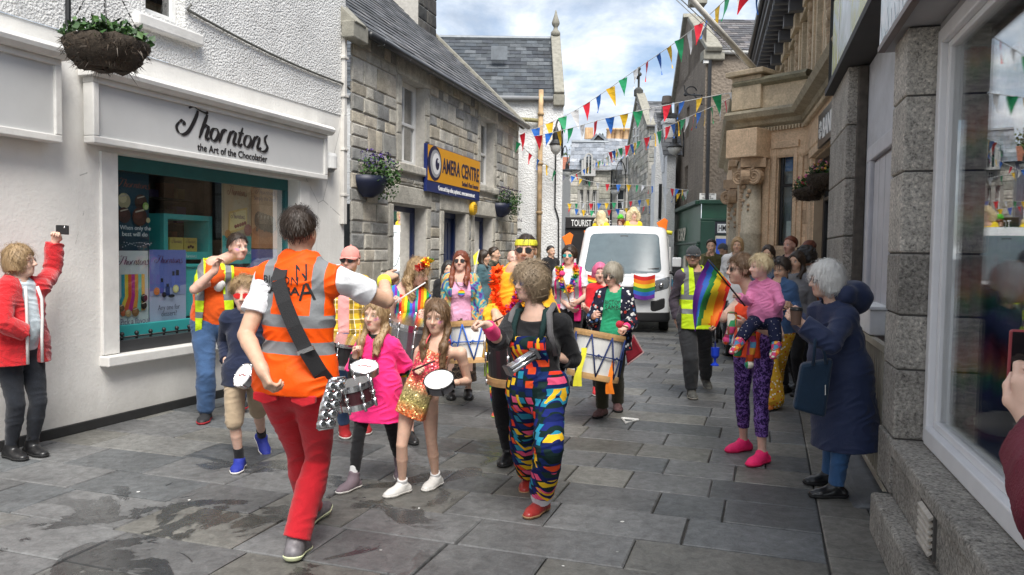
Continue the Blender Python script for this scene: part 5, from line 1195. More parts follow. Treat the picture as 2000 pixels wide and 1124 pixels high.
def tree(name,label,base,height,rad,rg,n=1500,leaf=.28,cols=((.05,.09,.025),(.08,.12,.03),(.03,.055,.02))):
    base=np.array(base); o=empty(name,base,label,'tree'); mb=MB(); top=base+np.array((0,0,height*.75)); mb.tube([base,base+(0.1,0,height*.4),top],[.28,.2,.06],8); tips=[]
    for i in range(16):
        z=height*rg.uniform(.35,.75); a=rg.uniform(0,6.28); p=base+np.array((0,0,z)); q=p+np.array((math.cos(a),math.sin(a),.65))*rad*rg.uniform(.5,1.); mb.tube([p,(p+q)/2+(0,0,.15),q],[.08,.05,.015],5); tips.append(q)
        for _ in range(3): r_=q+np.array((rg.gauss(0,.5),rg.gauss(0,.5),rg.uniform(.1,.8)))*rad*.45; mb.tube([q,r_],[.02,.006],4); tips.append(r_)
    mb.build('trunk',mat('bark',(.06,.05,.04),.9,var=.3),o); lf=MB()
    for t in tips: leaves(lf,t,(rad*.32,rad*.32,rad*.28),n//len(tips),rg,leaf,cols)
    lf.build('crown',LEAF,o,col=True); return o
q=at(1112,300,56.); tree('sycamore_tree','sparse leafy tree showing between the white house and far roofs',(q[0]+.5,56,0),10.6,2.6,random.Random(6),1500,.22)
# cross topped stone gable house
Ye=30.; q0=at(1264,420,Ye); q1=at(1226,420,36.); ang=math.degrees(math.atan2(q0[0]-q1[0],-(q1[1]-q0[1]))); EG=Fr((q1[0],q1[1]),math.degrees(math.atan2(q0[0]-q1[0],q0[1]-q1[1])),-1)
if EG.n[0]>0: EG=Fr((q1[0],q1[1]),math.degrees(math.atan2(q0[0]-q1[0],q0[1]-q1[1])),1)
E_=empty('cross_gabled_house',(q0[0],q0[1],0),'grey stone gabled house topped by a stone cross, with lancet windows','building')
Lg=np.hypot(*(q0-q1)[:2]); zr=at(1266,246,Ye)[2]; zl=zr; apx=px(EG,1247,188)
def eh(x0,x1,y0,y1): a=px(EG,x0,y1);b=px(EG,x1,y0); return (min(a[0],b[0]),max(a[0],b[0]),min(a[1],b[1]),max(a[1],b[1]))
EH=[eh(1238,1243,246,288),eh(1245,1250,246,286),eh(1234,1239,326,372),eh(1241,1246,324,370)]
mb=MB(); wall_holes(mb,EG,0,Lg,0,zr,[h for h in EH if h[3]<zr],0,.3); mb.add([EG(0,0,zr),EG(Lg,0,zr),EG(apx[0],0,apx[1])],[(0,1,2)]); fe=front(Ye); xe=at(1312,420,Ye)[0]; mb.add([(q0[0],Ye,0),(xe,Ye,0),(xe,Ye,zr),(q0[0],Ye,zr)],[(0,1,2,3)]); ew=mb.build('wall',MORTAR,E_)
mb=MB(); rubble(mb,EG,0,Lg,1.5,zr,[h for h in EH if h[3]<zr],0,rg,cols=FC,ls=(.3,.7)); 
z=zr
while z<apx[1]-.4:
    t0=(z-zr)/(apx[1]-zr); a=apx[0]*t0; b=Lg+(apx[0]-Lg)*(t0+.05); rubble(mb,EG,a+.1,b-.05,z,z+.3,[h for h in EH],0,rg,hs=(.3,),cols=FC,ls=(.3,.6)); z+=.3
rubble(mb,fe,q0[0]+.02,xe,1.5,zr,[],0,rg,cols=FC,ls=(.3,.8)); mb.build('stonework',STONE,ew,col=True)
for h in EH: windowpart(EG,E_,*h,-.1 if h[3]<zr else .05,WDW,.06,rails=((h[2]+h[3])/2,),glass=DKG,back=.1 if h[3]<zr else .04)
rid=at(1265,197,33.)
mb=MB(); v_=np.array((0,3.0,rid[2]-zr)); slates(mb,np.array((q0[0]-.1,Ye-.15,zr-.05)),(1,0,0),v_,xe-q0[0]+.3,np.linalg.norm(v_),rg,w=.35,row=.25,cols=SLC); mb.build('roof',SLATE,E_,col=True)
mb=MB(); ap=EG(apx[0],0.,apx[1]); 
for P_ in (EG(0,0,zr-.1),EG(Lg,0,zr-.1)):
    d_=ap-P_; n_=U(np.cross(d_,EG.n)); n_=n_ if n_[2]>0 else -n_; A=[P_-EG.n*.25,P_+EG.n*.1,ap+EG.n*.1,ap-EG.n*.25]; mb.hexa([x-n_*.05 for x in A]+[x+n_*.15 for x in A])
mb.build('skew',SKEWM,E_); mb=MB(); mb.lathe([(.2,0),(.2,.25),(.1,.35)],ap,n=8); mb.tube([ap,ap+(0,0,1.15)],.05,6); c=ap+np.array((0,0,.85)); mb.tube([c-EG.u*.3,c+EG.u*.3],.05,6); 
for k in (c-EG.u*.3,c+EG.u*.3,c+np.array((0,0,.3))): mb.ball(k,.085,8,5)
mb.build('cross',mat('dark finial stone',(.06,.06,.055),.9),E_)
# narrow white house with chimney
Yw=26.; fw=front(Yw); o=empty('narrow_white_house',(X(1296,Yw),Yw,0),'narrow white harled house with a pointed gable and square chimney','building')
mb=MB(); mb.prism([at(x,y,Yw) if y<600 else np.array((at(x,490,Yw)[0],Yw,0)) for x,y in ((1283,242),(1300,425),(1300,700),(1275,700),(1277,425))],(0,.35,0)); mb.build('gable',HARL2,o)
mb=MB(); mb.box(front(Yw+.6),X(1299,Yw+.6),X(1316,Yw+.6),-3,0,0,Z(300,Yw,1300)); mb.build('wall',HARL2,o); mb=MB(); mb.box(front(Yw+1),X(1292,Yw+1),X(1312,Yw+1),-1,0,Z(330,Yw,1300),Z(231,Yw,1300)); mb.box(front(Yw+1),X(1290.5,Yw+1),X(1313,Yw+1),-1.1,.06,Z(231,Yw,1300),Z(222,Yw,1300)); mb.build('chimney',HARL2,o,bev=.02)
mb=MB(); mb.lathe([(.2,0),(.17,.3),(.2,.35),(.16,.6)],at(1302,222,Yw+1.4),n=10); mb.build('chimney_pot',mat('dark pot',(.12,.1,.09),.8),o)
mb=MB(); mb.box(front(Yw-.02),X(1284,Yw),X(1289.5,Yw),-.05,.03,Z(428,Yw,1290),Z(360,Yw,1290)); mb.build('window',GUT,o); mb=MB(); a=at(1298,236,Yw+.3); slates(mb,np.array((a[0],Yw+.4,Z(300,Yw,1300))),(1,0,0),(0,2,2.2),1.,2.3,rg,w=.3,row=.22,cols=SLC); mb.build('roof',SLATE,o,col=True)
# ================================================================ brown harled house with green shopfront
Yb=22.; fb=front(Yb); q0=at(1371,420,Yb); q1=at(1312,420,29.); G_=empty('brown_harled_house',(q0[0],Yb,0),'tall brown harled house with a dark green corner shopfront','building')
BG=Fr((q0[0],q0[1]),math.degrees(math.atan2(q1[0]-q0[0],q1[1]-q0[1])),-1); Lb=np.hypot(*(q1-q0)[:2]); BRH=harl('brown harling',(.22,.185,.15),14,1.,.6)
zs=at(1375,398,Yb)[2]; ze=at(1385,98,Yb)[2]; xb=at(1560,420,Yb)[0]
def bh(x0,x1,y0,y1): a=px(BG,x0,y1);b=px(BG,x1,y0); return (min(a[0],b[0]),max(a[0],b[0]),min(a[1],b[1]),max(a[1],b[1]))
BH=[bh(1336,1345,108,158),bh(1316,1323,330,402),bh(1336,1344,322,402),bh(1319,1325,205,290),bh(1340,1347,205,272)]
apb=px(BG,1342,32)
mb=MB(); wall_holes(mb,BG,0,Lb,zs,ze,[h for h in BH],0,.25); mb.add([BG(0,0,ze),BG(Lb,0,ze),BG(apb[0],0,apb[1])],[(0,1,2)]); wall_holes(mb,fb,q0[0],xb,zs,ze,[],0,.2); mb.build('wall',BRH,G_)
for h in BH: windowpart(BG,G_,*h,-.1,WDW,.07,rails=((h[2]+h[3])/2,),glass=DKG)
rb=at(1400,39,Yb+2.5); v_=np.array((0,2.5,rb[2]-ze)); mb=MB(); slates(mb,np.array((q0[0]+.35,Yb-.15,ze-.03)),(1,0,0),v_,xb-q0[0],np.linalg.norm(v_),rg,w=.34,row=.2,cols=[(.09,.09,.1),(.12,.12,.125),(.07,.07,.075),(.14,.13,.13)]); mb.build('roof',SLATE,G_,col=True)
mb=MB(); apx3=BG(apb[0],0,apb[1]); 
n_=np.array((0,-v_[2],v_[1])); n_=U(n_); P_=np.array((q0[0]-.05,Yb-.2,ze-.1)); Lv=np.linalg.norm(v_); vu=U(v_); mb.hexa([P_,P_+(.45,0,0),P_+(.45,0,0)+vu*Lv,P_+vu*Lv,P_+n_*.15,P_+(.45,0,0)+n_*.15,P_+(.45,0,0)+vu*Lv+n_*.15,P_+vu*Lv+n_*.15]); mb.box(fb,q0[0]-.1,q0[0]+.5,-.3,.15,ze-.3,ze-.02); mb.build('skew',SKEWM,G_,bev=.03)
mb=MB(); d_=apx3-BG(Lb,0,ze-.1); P_=BG(Lb,0,ze-.1); n_=U(np.cross(d_,BG.n)); n_=n_ if n_[2]>0 else -n_; A=[P_-BG.n*.3,P_+BG.n*.12,apx3+BG.n*.12,apx3-BG.n*.3]; mb.hexa([x-n_*.05 for x in A]+[x+n_*.15 for x in A]); mb.box(fb,apx3[0]-.25,apx3[0]+.25,-2.9,-2.4,apx3[2]-.1,apx3[2]+.3); mb.build('skew',SKEWM,G_)
mb=MB(); mb.tube([(q0[0]+.4,Yb-.1,ze-.08),(xb,Yb-.1,ze-.08)],.06,8); mb.build('gutter',mat('pale gutter',(.5,.5,.48),.5,dirt=.4),G_,smooth=True); mb=MB(); mb.tube([(q0[0]+.1,Yb-.08,ze-.3),(q0[0]+.12,Yb-.08,zs)],.05,8); mb.build('rainwater_pipe',GUT,G_)
mb=MB(); a=at(1378,117,Yb); mb.box(fb,a[0]-.07,a[0]+.13,0,.1,a[2]-.12,a[2]+.1); mb.build('junction_box',WHITE,G_,bev=.01)
# green shopfront
GRN=mat('dark green paint',(.012,.085,.045),.4,var=.12,ns=3); GRD=mat('deep green paint',(.008,.05,.03),.45); CRM=mat('cream paint',(.66,.60,.48),.5)
mb=MB(); sd=px(BG,1318,560,.03)[0]; wall_holes(mb,fb,q0[0]-.02,xb,0,zs,[],.03,.2); wall_holes(mb,BG,-.02,Lb,0,zs,[],.03,.2); S_=mb.build('shopfront',GRN,G_)
mb=MB(); mb.box(fb,q0[0]-.1,xb,.032,.2,zs-.02,zs+.1); mb.box(BG,0,Lb,.032,.2,zs-.02,zs+.1); mb.box(fb,q0[0]-.06,xb,.032,.12,zs-.5,zs-.42);mb.box(BG,.0,Lb,.032,.12,zs-1.15,zs-1.08); mb.box(fb,q0[0]-.06,q0[0]+.35,.031,.14,0,zs-.5);mb.box(BG,.0,.35,.031,.14,0,zs-1.15); mb.box(fb,at(1365,510,Yb)[0],at(1393,510,Yb)[0],.032,.1,0,zs-1.3); mb.build('cornice',GRD,S_,bev=.02)
a=px(BG,1311,440,.06); b=px(BG,1343,428,.06)
text_on('THE WINE SHOP',BG(max(a[0],b[0])-.1,.06,zs-1.0),-BG.u,(0,0,1),width=abs(a[0]-b[0])-.5,height=.42,m=CRM,parent=S_,bold=.02)
mb=MB()
for x in (1319,1339): q=px(BG,x,500,.05)[0]; mb.box(BG,q-.18,q+.18,.032,.09,0,zs-1.5)
mb.build('pilaster',CRM,S_,bev=.01); mb=MB(); [mb.box(BG,*sorted((px(BG,x0,500,.05)[0],px(BG,x1,500,.05)[0])),.031,.05,.6,zs-1.6) for x0,x1 in ((1322,1337),(1313,1317))]; mb.build('shop_glazing',GLASSD,S_); mb=MB(); mb.add([BG(.8,.025,.5),BG(Lb,.025,.5),BG(Lb,.025,zs-1.5),BG(.8,.025,zs-1.5)],[(0,1,2,3)]); 
q0_=at(1393,433,Yb-.1); q1_=at(1445,459,Yb-.1); o=empty('shop_sign',(q0_+q1_)/2,'black square sign with white HM logo on the green shopfront','sign'); mb=MB(); fs=front(Yb-.05); mb.box(fs,q0_[0],q1_[0]+.9,0,.05,q1_[2],q0_[2]); mb.build('panel',mat('black enamel',(.006,.008,.018),.35),o)
a=at(1401,455,Yb-.1); b=at(1420,438,Yb-.1); mb=MB(); mb.box(fs,a[0],b[0],.052,.056,a[2],b[2]); mb.build('logo_plate',WHITE,o); text_on('HM',np.array((a[0]+.03,Yb-.108,a[2]+.05)),(1,0,0),(0,0,1),width=b[0]-a[0]-.06,height=.17,m=INKB,parent=o,bold=.02); text_on('Harper',np.array((b[0]+.05,Yb-.102,a[2]+.13)),(1,0,0),(0,0,1),height=.1,m=WHITE,parent=o,bold=.015); text_on('Macleod',np.array((b[0]+.05,Yb-.102,a[2]+.0)),(1,0,0),(0,0,1),height=.1,m=WHITE,parent=o,bold=.015)
mb=MB(); a=at(1394,560,Yb-.05); b=at(1480,462,Yb-.05); mb.box(fs,a[0],b[0],-.05,.03,0,b[2]); dd_=mb.build('double_door',CRM,S_,bev=.01); mb=MB(); BLP=mat('bright blue panel',(.02,.09,.55),.4)
for x0,x1 in ((1398,1418),(1426,1446)): p,q=at(x0,500,Yb-.1),at(x1,467,Yb-.1); mb=MB(); mb.box(fs,p[0],q[0],.03,.05,.5,q[2]); mb.build('door_panel',BLP,dd_)
q0_=at(1366,378,Yb); q1_=at(1398,391,Yb); o=empty('street_name_plate',(q0_+q1_)/2,'white street name plate with black lettering on the brown harled corner','sign'); mb=MB(); mb.box(fb,q0_[0],q1_[0],.0,.03,q1_[2],q0_[2]); mb.build('plate',WHITE,o,bev=.004); W2=q1_[0]-q0_[0]
for i,(t,k) in enumerate((('HANGCLIFF LANE',.8),('formerly',.4),('Mounthooly Street',.65))): text_on(t,np.array(((q0_[0]+q1_[0])/2,Yb-.035,q1_[2]+.03+.055*(2-i))),(1,0,0),(0,0,1),width=W2*k,height=.04,m=INKB,parent=o,align='c')
q=at(1318,265,24.5); sg=px(BG,1338,285); wall_lamp('black swan neck street lamp on the brown harled house wall',q,BG(sg[0],.05,q[2]),.22,1.)
q=at(1250,372,31); 
o=empty('iron_bracket',at(1362,190,Yb+.5),'ornate black iron bracket high on the brown harled corner','bracket'); mb=MB(); a=at(1371,187,Yb); b=at(1339,185,Yb+1.); mb.tube([a,b],.03,6); mb.tube([a-np.array((0,0,.25)),(a+b)/2],.02,6); mb.ball(b,.06,8,5); c=(a*.35+b*.65); mb.tube([c+np.array((.15*math.cos(t),0,.12+.12*math.sin(t))) for t in np.linspace(0,5.5,14)],.02,5); mb.tube([b,b+np.array((-.05,0,.28))],.02,5); mb.build('ironwork',IRON,o)
# ================================================================ RIGHT: sandstone bank
B1,B2,B3=np.array((3.92,9.4)),np.array((4.60,12.1)),np.array((3.80,13.0))
def frame2(p,q,side):
    d=q-p; return Fr((p[0],p[1]),math.degrees(math.atan2(d[0],d[1])),side),float(np.hypot(*d))
BK,LB=frame2(B1,B2,-1); BC,LC=frame2(B2,B3,-1); BF=Fr((B3[0],B3[1]),14,-1)
if BC.n@np.array((-.9,-.8,0))<0: BC.n=-BC.n
K_=empty('bank_building',BK(3,-1,0),'ornate sandstone bank with Ionic columns and carved upper windows','building')
SAND=stonemat('warm sandstone',.3,.22,35); SD=(.62,.455,.305); SD2=(.53,.43,.30); MOSS=mat('mossy ledge stone',(.17,.15,.095),.95,var=.5,ns=5,bump=.6)
def ashlar(mb,fr,s0,s1,z0,z1,holes,d,rg,col,hs=.42,ls=(.6,1.1),th=.012):
    rubble(mb,fr,s0,s1,z0,z1,holes,d,rg,hs=(hs,),ls=ls,cols=[col,tuple(c*.88 for c in col),tuple(c*1.1 for c in col)],j=.006,th=th,ch=.004)
def colored(mb,name,c,parent,bev=0,smooth=False,m=SAND): mb.C=[c]*len(mb.V); return mb.build(name,m,parent,bev=bev,smooth=smooth,col=True)
rg=random.Random(51); zc=3.72; zp=4.38
BM=mat('bank mortar',(.36,.27,.18),.9)
def span(fr,x0,x1): 
    a,b=px(fr,x0,400)[0],px(fr,x1,400)[0]; return min(a,b),max(a,b)
a,b=span(BC,1519,1548); win1=(a,b,1.75,3.28); a,b=span(BK,1590,1640); win2=(a,b,.8,3.0)
mb=MB(); wall_holes(mb,BK,-2.5,LB,0,zc,[win2],0,.35); wall_holes(mb,BC,0,LC,0,zc,[win1],0,.2); wall_holes(mb,BF,0,7,0,zc,[],0,.2); bw=mb.build('wall',BM,K_)
mb=MB(); ashlar(mb,BK,-2.5,LB,0,zc-.55,[win2],0,rg,SD); ashlar(mb,BC,0,LC,0,zc-.55,[win1],0,rg,SD,ls=(.25,.5)); ashlar(mb,BF,0,7,0,zc-.55,[],0,rg,SD2); mb.build('ashlar',SAND,bw,col=True)
DKW=mat('black window paint',(.012,.012,.014),.35); BLD=mat('blind',(.36,.37,.39),.6)
w1=windowpart(BC,K_,*win1,-.05,DKW,.045,rails=(2.72,),back=.14,bl=BLD); windowpart(BK,K_,*win2,-.12,DKW,.12,rails=(2.4,),back=.2,bl=BLD)
mb=MB(); mb.box(BC,win1[0]+.05,win1[1]-.05,-.12,-.11,2.95,3.2); mb.build('blue_poster',mat('blue print',(.03,.16,.42),.4),w1)
mb=MB(); mb.box(BC,win1[0]+.06,win1[1]-.1,-.12,-.11,1.9,2.15); mb.build('notice',WHITE,w1)
mb=MB()
for fr,w_,k in ((BC,win1,.07),(BK,win2,.16)):
    mb.box(fr,w_[0]-k-.02,w_[0]-.02,-.1,.06,w_[2],w_[3]+.02); mb.box(fr,w_[1]+.02,w_[1]+k+.02,-.1,.06,w_[2],w_[3]+.02); mb.box(fr,w_[0]-k-.04,w_[1]+k+.04,-.1,.075,w_[3]+.025,w_[3]+.14)
mb.box(BC,.06,.2,-.05,.04,0,zc-.56); mb.box(BC,win1[1]+.14,win1[1]+.26,-.05,.05,0,zc-.56)
colored(mb,'architrave',SD,K_,bev=.01)
def run(mb,prof,z,k0=0,k1=4,off=0):
    """moulding swept along the plan of the bank, profile (out, up)"""
    pl=[BK(-2.5,0,0)[:2],B2,B3,BF(7,0,0)[:2]][k0:k1]; nn=[BK.n,BC.n,BF.n][k0:k0+len(pl)-1]; rings=[]
    for i,p in enumerate(pl):
        a=nn[max(0,i-1)]; b=nn[min(len(nn)-1,i)]; m=U(a+b); m=m/max(.45,m@a)
        rings.append([np.array((p[0],p[1],0))+m*(o+off)+np.array((0,0,z+u)) for o,u in prof])
    for i in range(len(pl)-1):
        for j in range(len(prof)-1): mb.add([rings[i][j],rings[i+1][j],rings[i+1][j+1],rings[i][j+1]],[(0,1,2,3)])
    return mb
mb=MB(); run(mb,[(0,-.12),(.03,-.02),(.10,.02),(.12,.08),(.24,.12),(.28,.20),(.25,.25),(0,.28)],zc-.02); colored(mb,'cornice',(.33,.29,.21),K_)
mb=MB(); run(mb,[(.03,-.56),(.05,-.52),(.045,-.40),(.03,-.38),(.03,-.1)],zc); colored(mb,'frieze',SD,K_)
mb=MB(); run(mb,[(.04,.2),(.04,zp-zc)],zc,1,4); run(mb,[(.03,.2),(.03,.42)],zc,0,2); colored(mb,'parapet',SD2,K_)
mb=MB(); run(mb,[(.03,-.04),(.13,.0),(.16,.05),(.10,.11),(-.5,.12)],zp,1,4); run(mb,[(.03,0),(.1,.03),(.1,.08),(-.3,.1)],zc+.42,0,2); colored(mb,'coping',(.24,.22,.15),K_)
mb=MB(); mb.box(BC,LC-.42,LC+.12,-.3,.12,zc+.27,zp+.16); mb.box(BC,LC-.5,LC+.2,-.4,.2,zp+.165,zp+.25); colored(mb,'parapet_pedestal',SD2,K_,bev=.015)
mb=MB(); mb.add([BK(LB,0,zp-.05),BC(LC,0,zp-.05),BF(7,0,zp-.05),BF(7,-2,zp-.05),BK(LB+3,-.4,zp-.05)],[(0,1,2,3,4)]); mb.build('porch_roof',MOSS,K_)
mb=MB()
for i in range(22): s=.05+i*.052; mb.box(BC,s,s+.026,.04,.1,zc-.12,zc-.06)
colored(mb,'dentils',SD2,K_); mb=MB()
for i in range(40): s=.1+i*.065; mb.box(BK,s,s+.03,.04,.1,zc-.12,zc-.06)
colored(mb,'dentils',SD2,K_)
def column(c,r,zt,t1,t2):
    c=np.array((c[0],c[1],0.)); mb=MB(); hs=zt-.40
    mb.lathe([(r*1.3,0),(r*1.3,.25),(r*1.15,.3),(r*1.2,.36),(r*1.05,.42),(r,.5),(r*.995,hs*.4),(r*.97,hs*.69),(r*1.0,hs*.695),(r*1.0,hs*.71),(r*.95,hs*.715),(r*.86,hs)],c,n=28); o=colored(mb,'column',(.43,.38,.29),K_,smooth=True)
    mb=MB(); mb.lathe([(r*.86,-.02),(r*.98,.05),(r*.9,.1),(r*1.05,.16),(r*1.1,.24)],c+np.array((0,0,hs)),n=24); colored(mb,'capital',(.45,.32,.21),o); mb=MB()
    for t in (t1,t2):
        q=np.cross(t,(0,0,1)); 
        for sg in (1,-1):
            o_=c+t*r*1.02+q*sg*r*.82+np.array((0,0,hs+.1)); pts=[o_+q*(.13*(1-.8*k/40))*math.cos(sg*(k*.42)+1.57)+np.array((0,0,1))*(.13*(1-.8*k/40))*math.sin(sg*k*.42+1.57) for k in range(40)]; mb.tube(pts,[.028*(1-.4*k/40) for k in range(40)],6); mb.lathe([(0.01,-.12),(.115,-.12),(.115,-.01),(0.01,-.01)],o_,t,n=14); colored(mb,'volute',(.45,.32,.21),o); mb=MB()
        for j in range(7): mb.ball(c+t*r*.93+q*.06*math.sin(j*2)+np.array((0,0,hs+.02-.075*j)),.045-.004*j,8,5)
        colored(mb,'carved_drop',(.45,.32,.21),o); mb=MB()
    mb.box(Fr((c[0],c[1]),math.degrees(math.atan2(t2[0],t2[1])),-1),-r*1.15,r*1.15,-r*1.15,r*1.15,hs+.25,zt); colored(mb,'abacus',(.45,.32,.21),o)
cc=BC(LC-.34,.16,0); column(cc,.17,zc-.56,BC.n,BF.n); cc2=BF(.8,-.03,0); column(cc2,.17,zc-.80,BF.n,BC.n)
mb=MB(); mb.box(BC,LC-.58,LC-.02,.02,.46,zc-.555,zc-.1); colored(mb,'entablature_block',SD,K_,bev=.01); mb=MB(); mb.box(BF,.75,1.3,-.4,.10,zc-.80,zc-.57); mb.box(BF,.7,1.35,-.4,.16,zc-.565,zc-.45); colored(mb,'entablature_block',SD,K_,bev=.01)
# upper storey, set on the line of the long side
zt=px(BK,1472,165,.4)[1]; zt=6.6
UF=BK; WU=[(1.0+2.1*k,1.75+2.1*k,zp+.25,zp+1.75) for k in range(5)]
mb=MB(); wall_holes(mb,UF,-2.5,12,zc+.2,zt,WU,-.30,.25); uw=mb.build('upper_wall',BM,K_); mb=MB(); ashlar(mb,UF,-2.5,12,zc+.3,zt,WU,-.30,rg,SD); mb.build('ashlar',SAND,uw,col=True)
for w_ in WU: windowpart(UF,K_,*w_,-.5,DKW,.07,rails=(w_[2]+.9,))
mb=MB(); mo=MB()
for k in range(7):
    s=-1.75+2.1*k
    for e in (-.24,.24): mb.box(UF,s+e-.09,s+e+.09,-.31,-.19,zp-.3,zt-.1)
    mb.box(UF,s-.4,s+.4,-.31,-.08,zt-.5,zt-.2); mb.box(UF,s-.06,s+.06,-.31,-.22,zp-.3,zt-.5)
    if k: colored(mo,'carved_drop',(.40,.30,.20),K_,smooth=True); mo=MB()
    for j in range(11): mo.ball(UF(s+.05*math.sin(j*1.9),-.2,zt-.6-j*.13),(.085-.005*j,.085-.005*j,.1),8,6)
for w_ in WU: mb.box(UF,w_[0]-.12,w_[0]-.02,-.33,-.2,w_[2],w_[3]); mb.box(UF,w_[1]+.02,w_[1]+.12,-.33,-.2,w_[2],w_[3]); mb.box(UF,w_[0]-.2,w_[1]+.2,-.33,-.16,w_[3]+.02,w_[3]+.22)
colored(mb,'pilaster',SD2,K_,bev=.01); colored(mo,'carved_drop',(.40,.30,.20),K_,smooth=True)
GREYP=mat('grey painted eaves',(.10,.103,.115),.5,var=.15)
mb=MB(); se0=3.2; mb.box(UF,se0,12,-.5,.42,zt+.02,zt+.12); mb.box(UF,se0,12,.36,.47,zt+.125,zt+.24)
for k in range(24): s=se0+.1+k*.36; mb.box(UF,s,s+.13,-.3,.35,zt-.14,zt+.015)
for k in range(8): s=se0+.2+k*1.05; mb.box(UF,s,s+.2,-.3,.1,zt-.38,zt-.15)
mb.build('eaves',GREYP,K_,bev=.01); mb=MB(); mb.tube([UF(se0,.52,zt+.24),UF(12,.52,zt+.24)],.06,8); mb.build('gutter',GUT,K_)
mb=MB(); mb.add([UF(se0,.45,zt+.26),UF(12,.45,zt+.26),UF(12,-2,zt+2.4),UF(se0,-2,zt+2.4)],[(0,1,2,3)]); colored(mb,'roof',(.1,.1,.11),K_,m=SLATE)
mb=MB(); mb.box(UF,-2.5,se0-.3,-.6,.35,zt+.2,zt+.45); mb.box(UF,-2.5,se0-.35,-.6,.22,zt-.15,zt+.2); mb.box(UF,se0-.35,se0+.9,-.6,.15,zt+.26,zt+2.6); mb.build('oriel_leadwork',GREYP,K_,bev=.02)
a=px(BK,1600,262,.1); b=px(BK,1626,215,.1); o=empty('bank_sign',BK(a[0]-.6,.1,3.0),'black bank fascia sign with white letters on the sandstone bank','sign'); mb=MB(); mb.box(BK,a[0]-1.9,a[0]+.12,.065,.1,3.02,3.45); mb.build('panel',mat('black fascia',(.012,.012,.014),.3),o)
text_on('BANK',BK(a[0]-.36,.105,3.1),-BK.u,(0,0,1),height=.25,width=.85,m=WHITE,parent=o,bold=.02)
mb=MB(); c=BK(a[0]-.14,.1,3.23)
for t in np.linspace(0,5.5,8): q=c+BK.u*(-.09*math.cos(t))+np.array((0,0,.09*math.sin(t))); mb.box(Fr((q[0],q[1]),math.degrees(math.atan2(BK.u[0],BK.u[1])),-1),-.025,.025,.001,.012,q[2]-.025,q[2]+.025)
mb.build('emblem',WHITE,o)
# flagpole
o=empty('flagpole',at(1497,160,13.6),'long bare white flagpole leaning out from the bank parapet','flagpole'); p0=at(1499,163,13.8); p1=at(1335,-18,11.2); mb=MB(); mb.tube([p0,p1],[.055,.04],10); mb.build('pole',mat('weathered white pole',(.58,.57,.53),.6,var=.25,ns=5,dirt=.5),o,smooth=True)
mb=MB(); mb.tube([p0+np.array((0,0,.05)),p1+np.array((-.12,0,-.05))],.008,5); mb.tube([p0+np.array((-.05,0,.02)),p1+np.array((-.25,0,0))],.006,5); mb.build('halyard',mat('grey rope',(.4,.4,.38),.9),o); mb=MB(); mb.box(Fr((p0[0],p0[1]),13.2,-1),-.12,.12,-.12,.12,p0[2]-.25,p0[2]+.03); mb.build('socket',IRON,o)
# small hanging baskets on the bank
rg=random.Random(61); c1=at(1580,372,9.4); h1=at(1600,332,9.3); hanging_basket('hanging_basket','lower flowering hanging basket in front of the bank window',c1,.17,.12,h1,rg,((.5,.04,.06),(.65,.4,.03),(.5,.12,.25)),260,group='hanging baskets on the bank')
c1=at(1607,345,8.9); h1=at(1610,310,8.9); hanging_basket('hanging_basket','upper flowering hanging basket beside the granite pier, overlapping the other',c1,.16,.15,h1,rg,((.5,.2,.2),(.6,.35,.05),(.55,.15,.3)),260,group='hanging baskets on the bank')
o=empty('basket_bracket',at(1605,327,9.1),'black iron arm carrying the two flowering baskets by the granite pier','bracket'); mb=MB(); mb.tube([at(1640,326,9.3),at(1590,326,9.2)],.02,6); mb.tube([at(1610,326,9.2),at(1610,312,8.9)],.015,6); mb.build('arm',IRON,o)
# ================================================================ RIGHT: granite shop next to the camera
RW=Fr((2.09,4.37),17,-1); Q_=empty('granite_shop',RW(0,-.3,0),'rough granite shopfront with broad white framed window beside the camera','building'); rg=random.Random(71)
def granite():
    m,N=newmat('granite'); v=N.obj(); vo=N.n('TexVoronoi',{'Vector':v,'Scale':75}); sp=N.noise(v,55,5,.7,.4); big=N.noise(v,3,5,.6); f=N.noise(v,30,5,.7)
    c=N.mix(1,N.attr('Col').outputs['Color'],N.ramp(sp,[(.32,.22),(.45,.75),(.58,1.1),(.72,1.75)]),'MULTIPLY'); c=N.mix(1,c,N.ramp(big,[(.3,.7),(.7,1.2)]),'MULTIPLY')
    c=N.mix(N.math('MULTIPLY',N.ramp(N.noise(N.mapn(v,(1,1,.4)),2.4,6,.7),[(.55,0.),(.75,1.)]),.4),c,(.13,.115,.07))
    setb(N,col=c,rough=.8,spec=.4,normal=N.n('Bump',{'Strength':1.,'Distance':.03,'Height':N.math('ADD',f,N.math('MULTIPLY',sp,.5))}).outputs[0]); return m
GRAN=granite(); gc=lambda: (lambda k: (.52*k,.485*k,.43*k))(rg.uniform(.72,1.22))
def gblock(mb,s0,s1,d0,d1,z0,z1,c=None):
    j=.004; mb.box(RW,s0+j,s1-j,d0,d1,z0+j,z1-j,c or gc())
JT=mat('dark mortar joint',(.07,.065,.06),.9)
ZT=2.88; jo=MB()
p=MB(); pd=-.10; zs_=[.56,.96,1.27,1.62,2.08,2.50,ZT]
for a,b in zip(zs_[:-1],zs_[1:]): gblock(p,.0,.40,-.36,pd,a,b)
jo.box(RW,.012,.39,-.355,pd-.012,.2,ZT); gblock(p,-.02,.42,-.36,pd+.012,.24,.56); p.build('pier',GRAN,Q_,bev=.012,col=True)
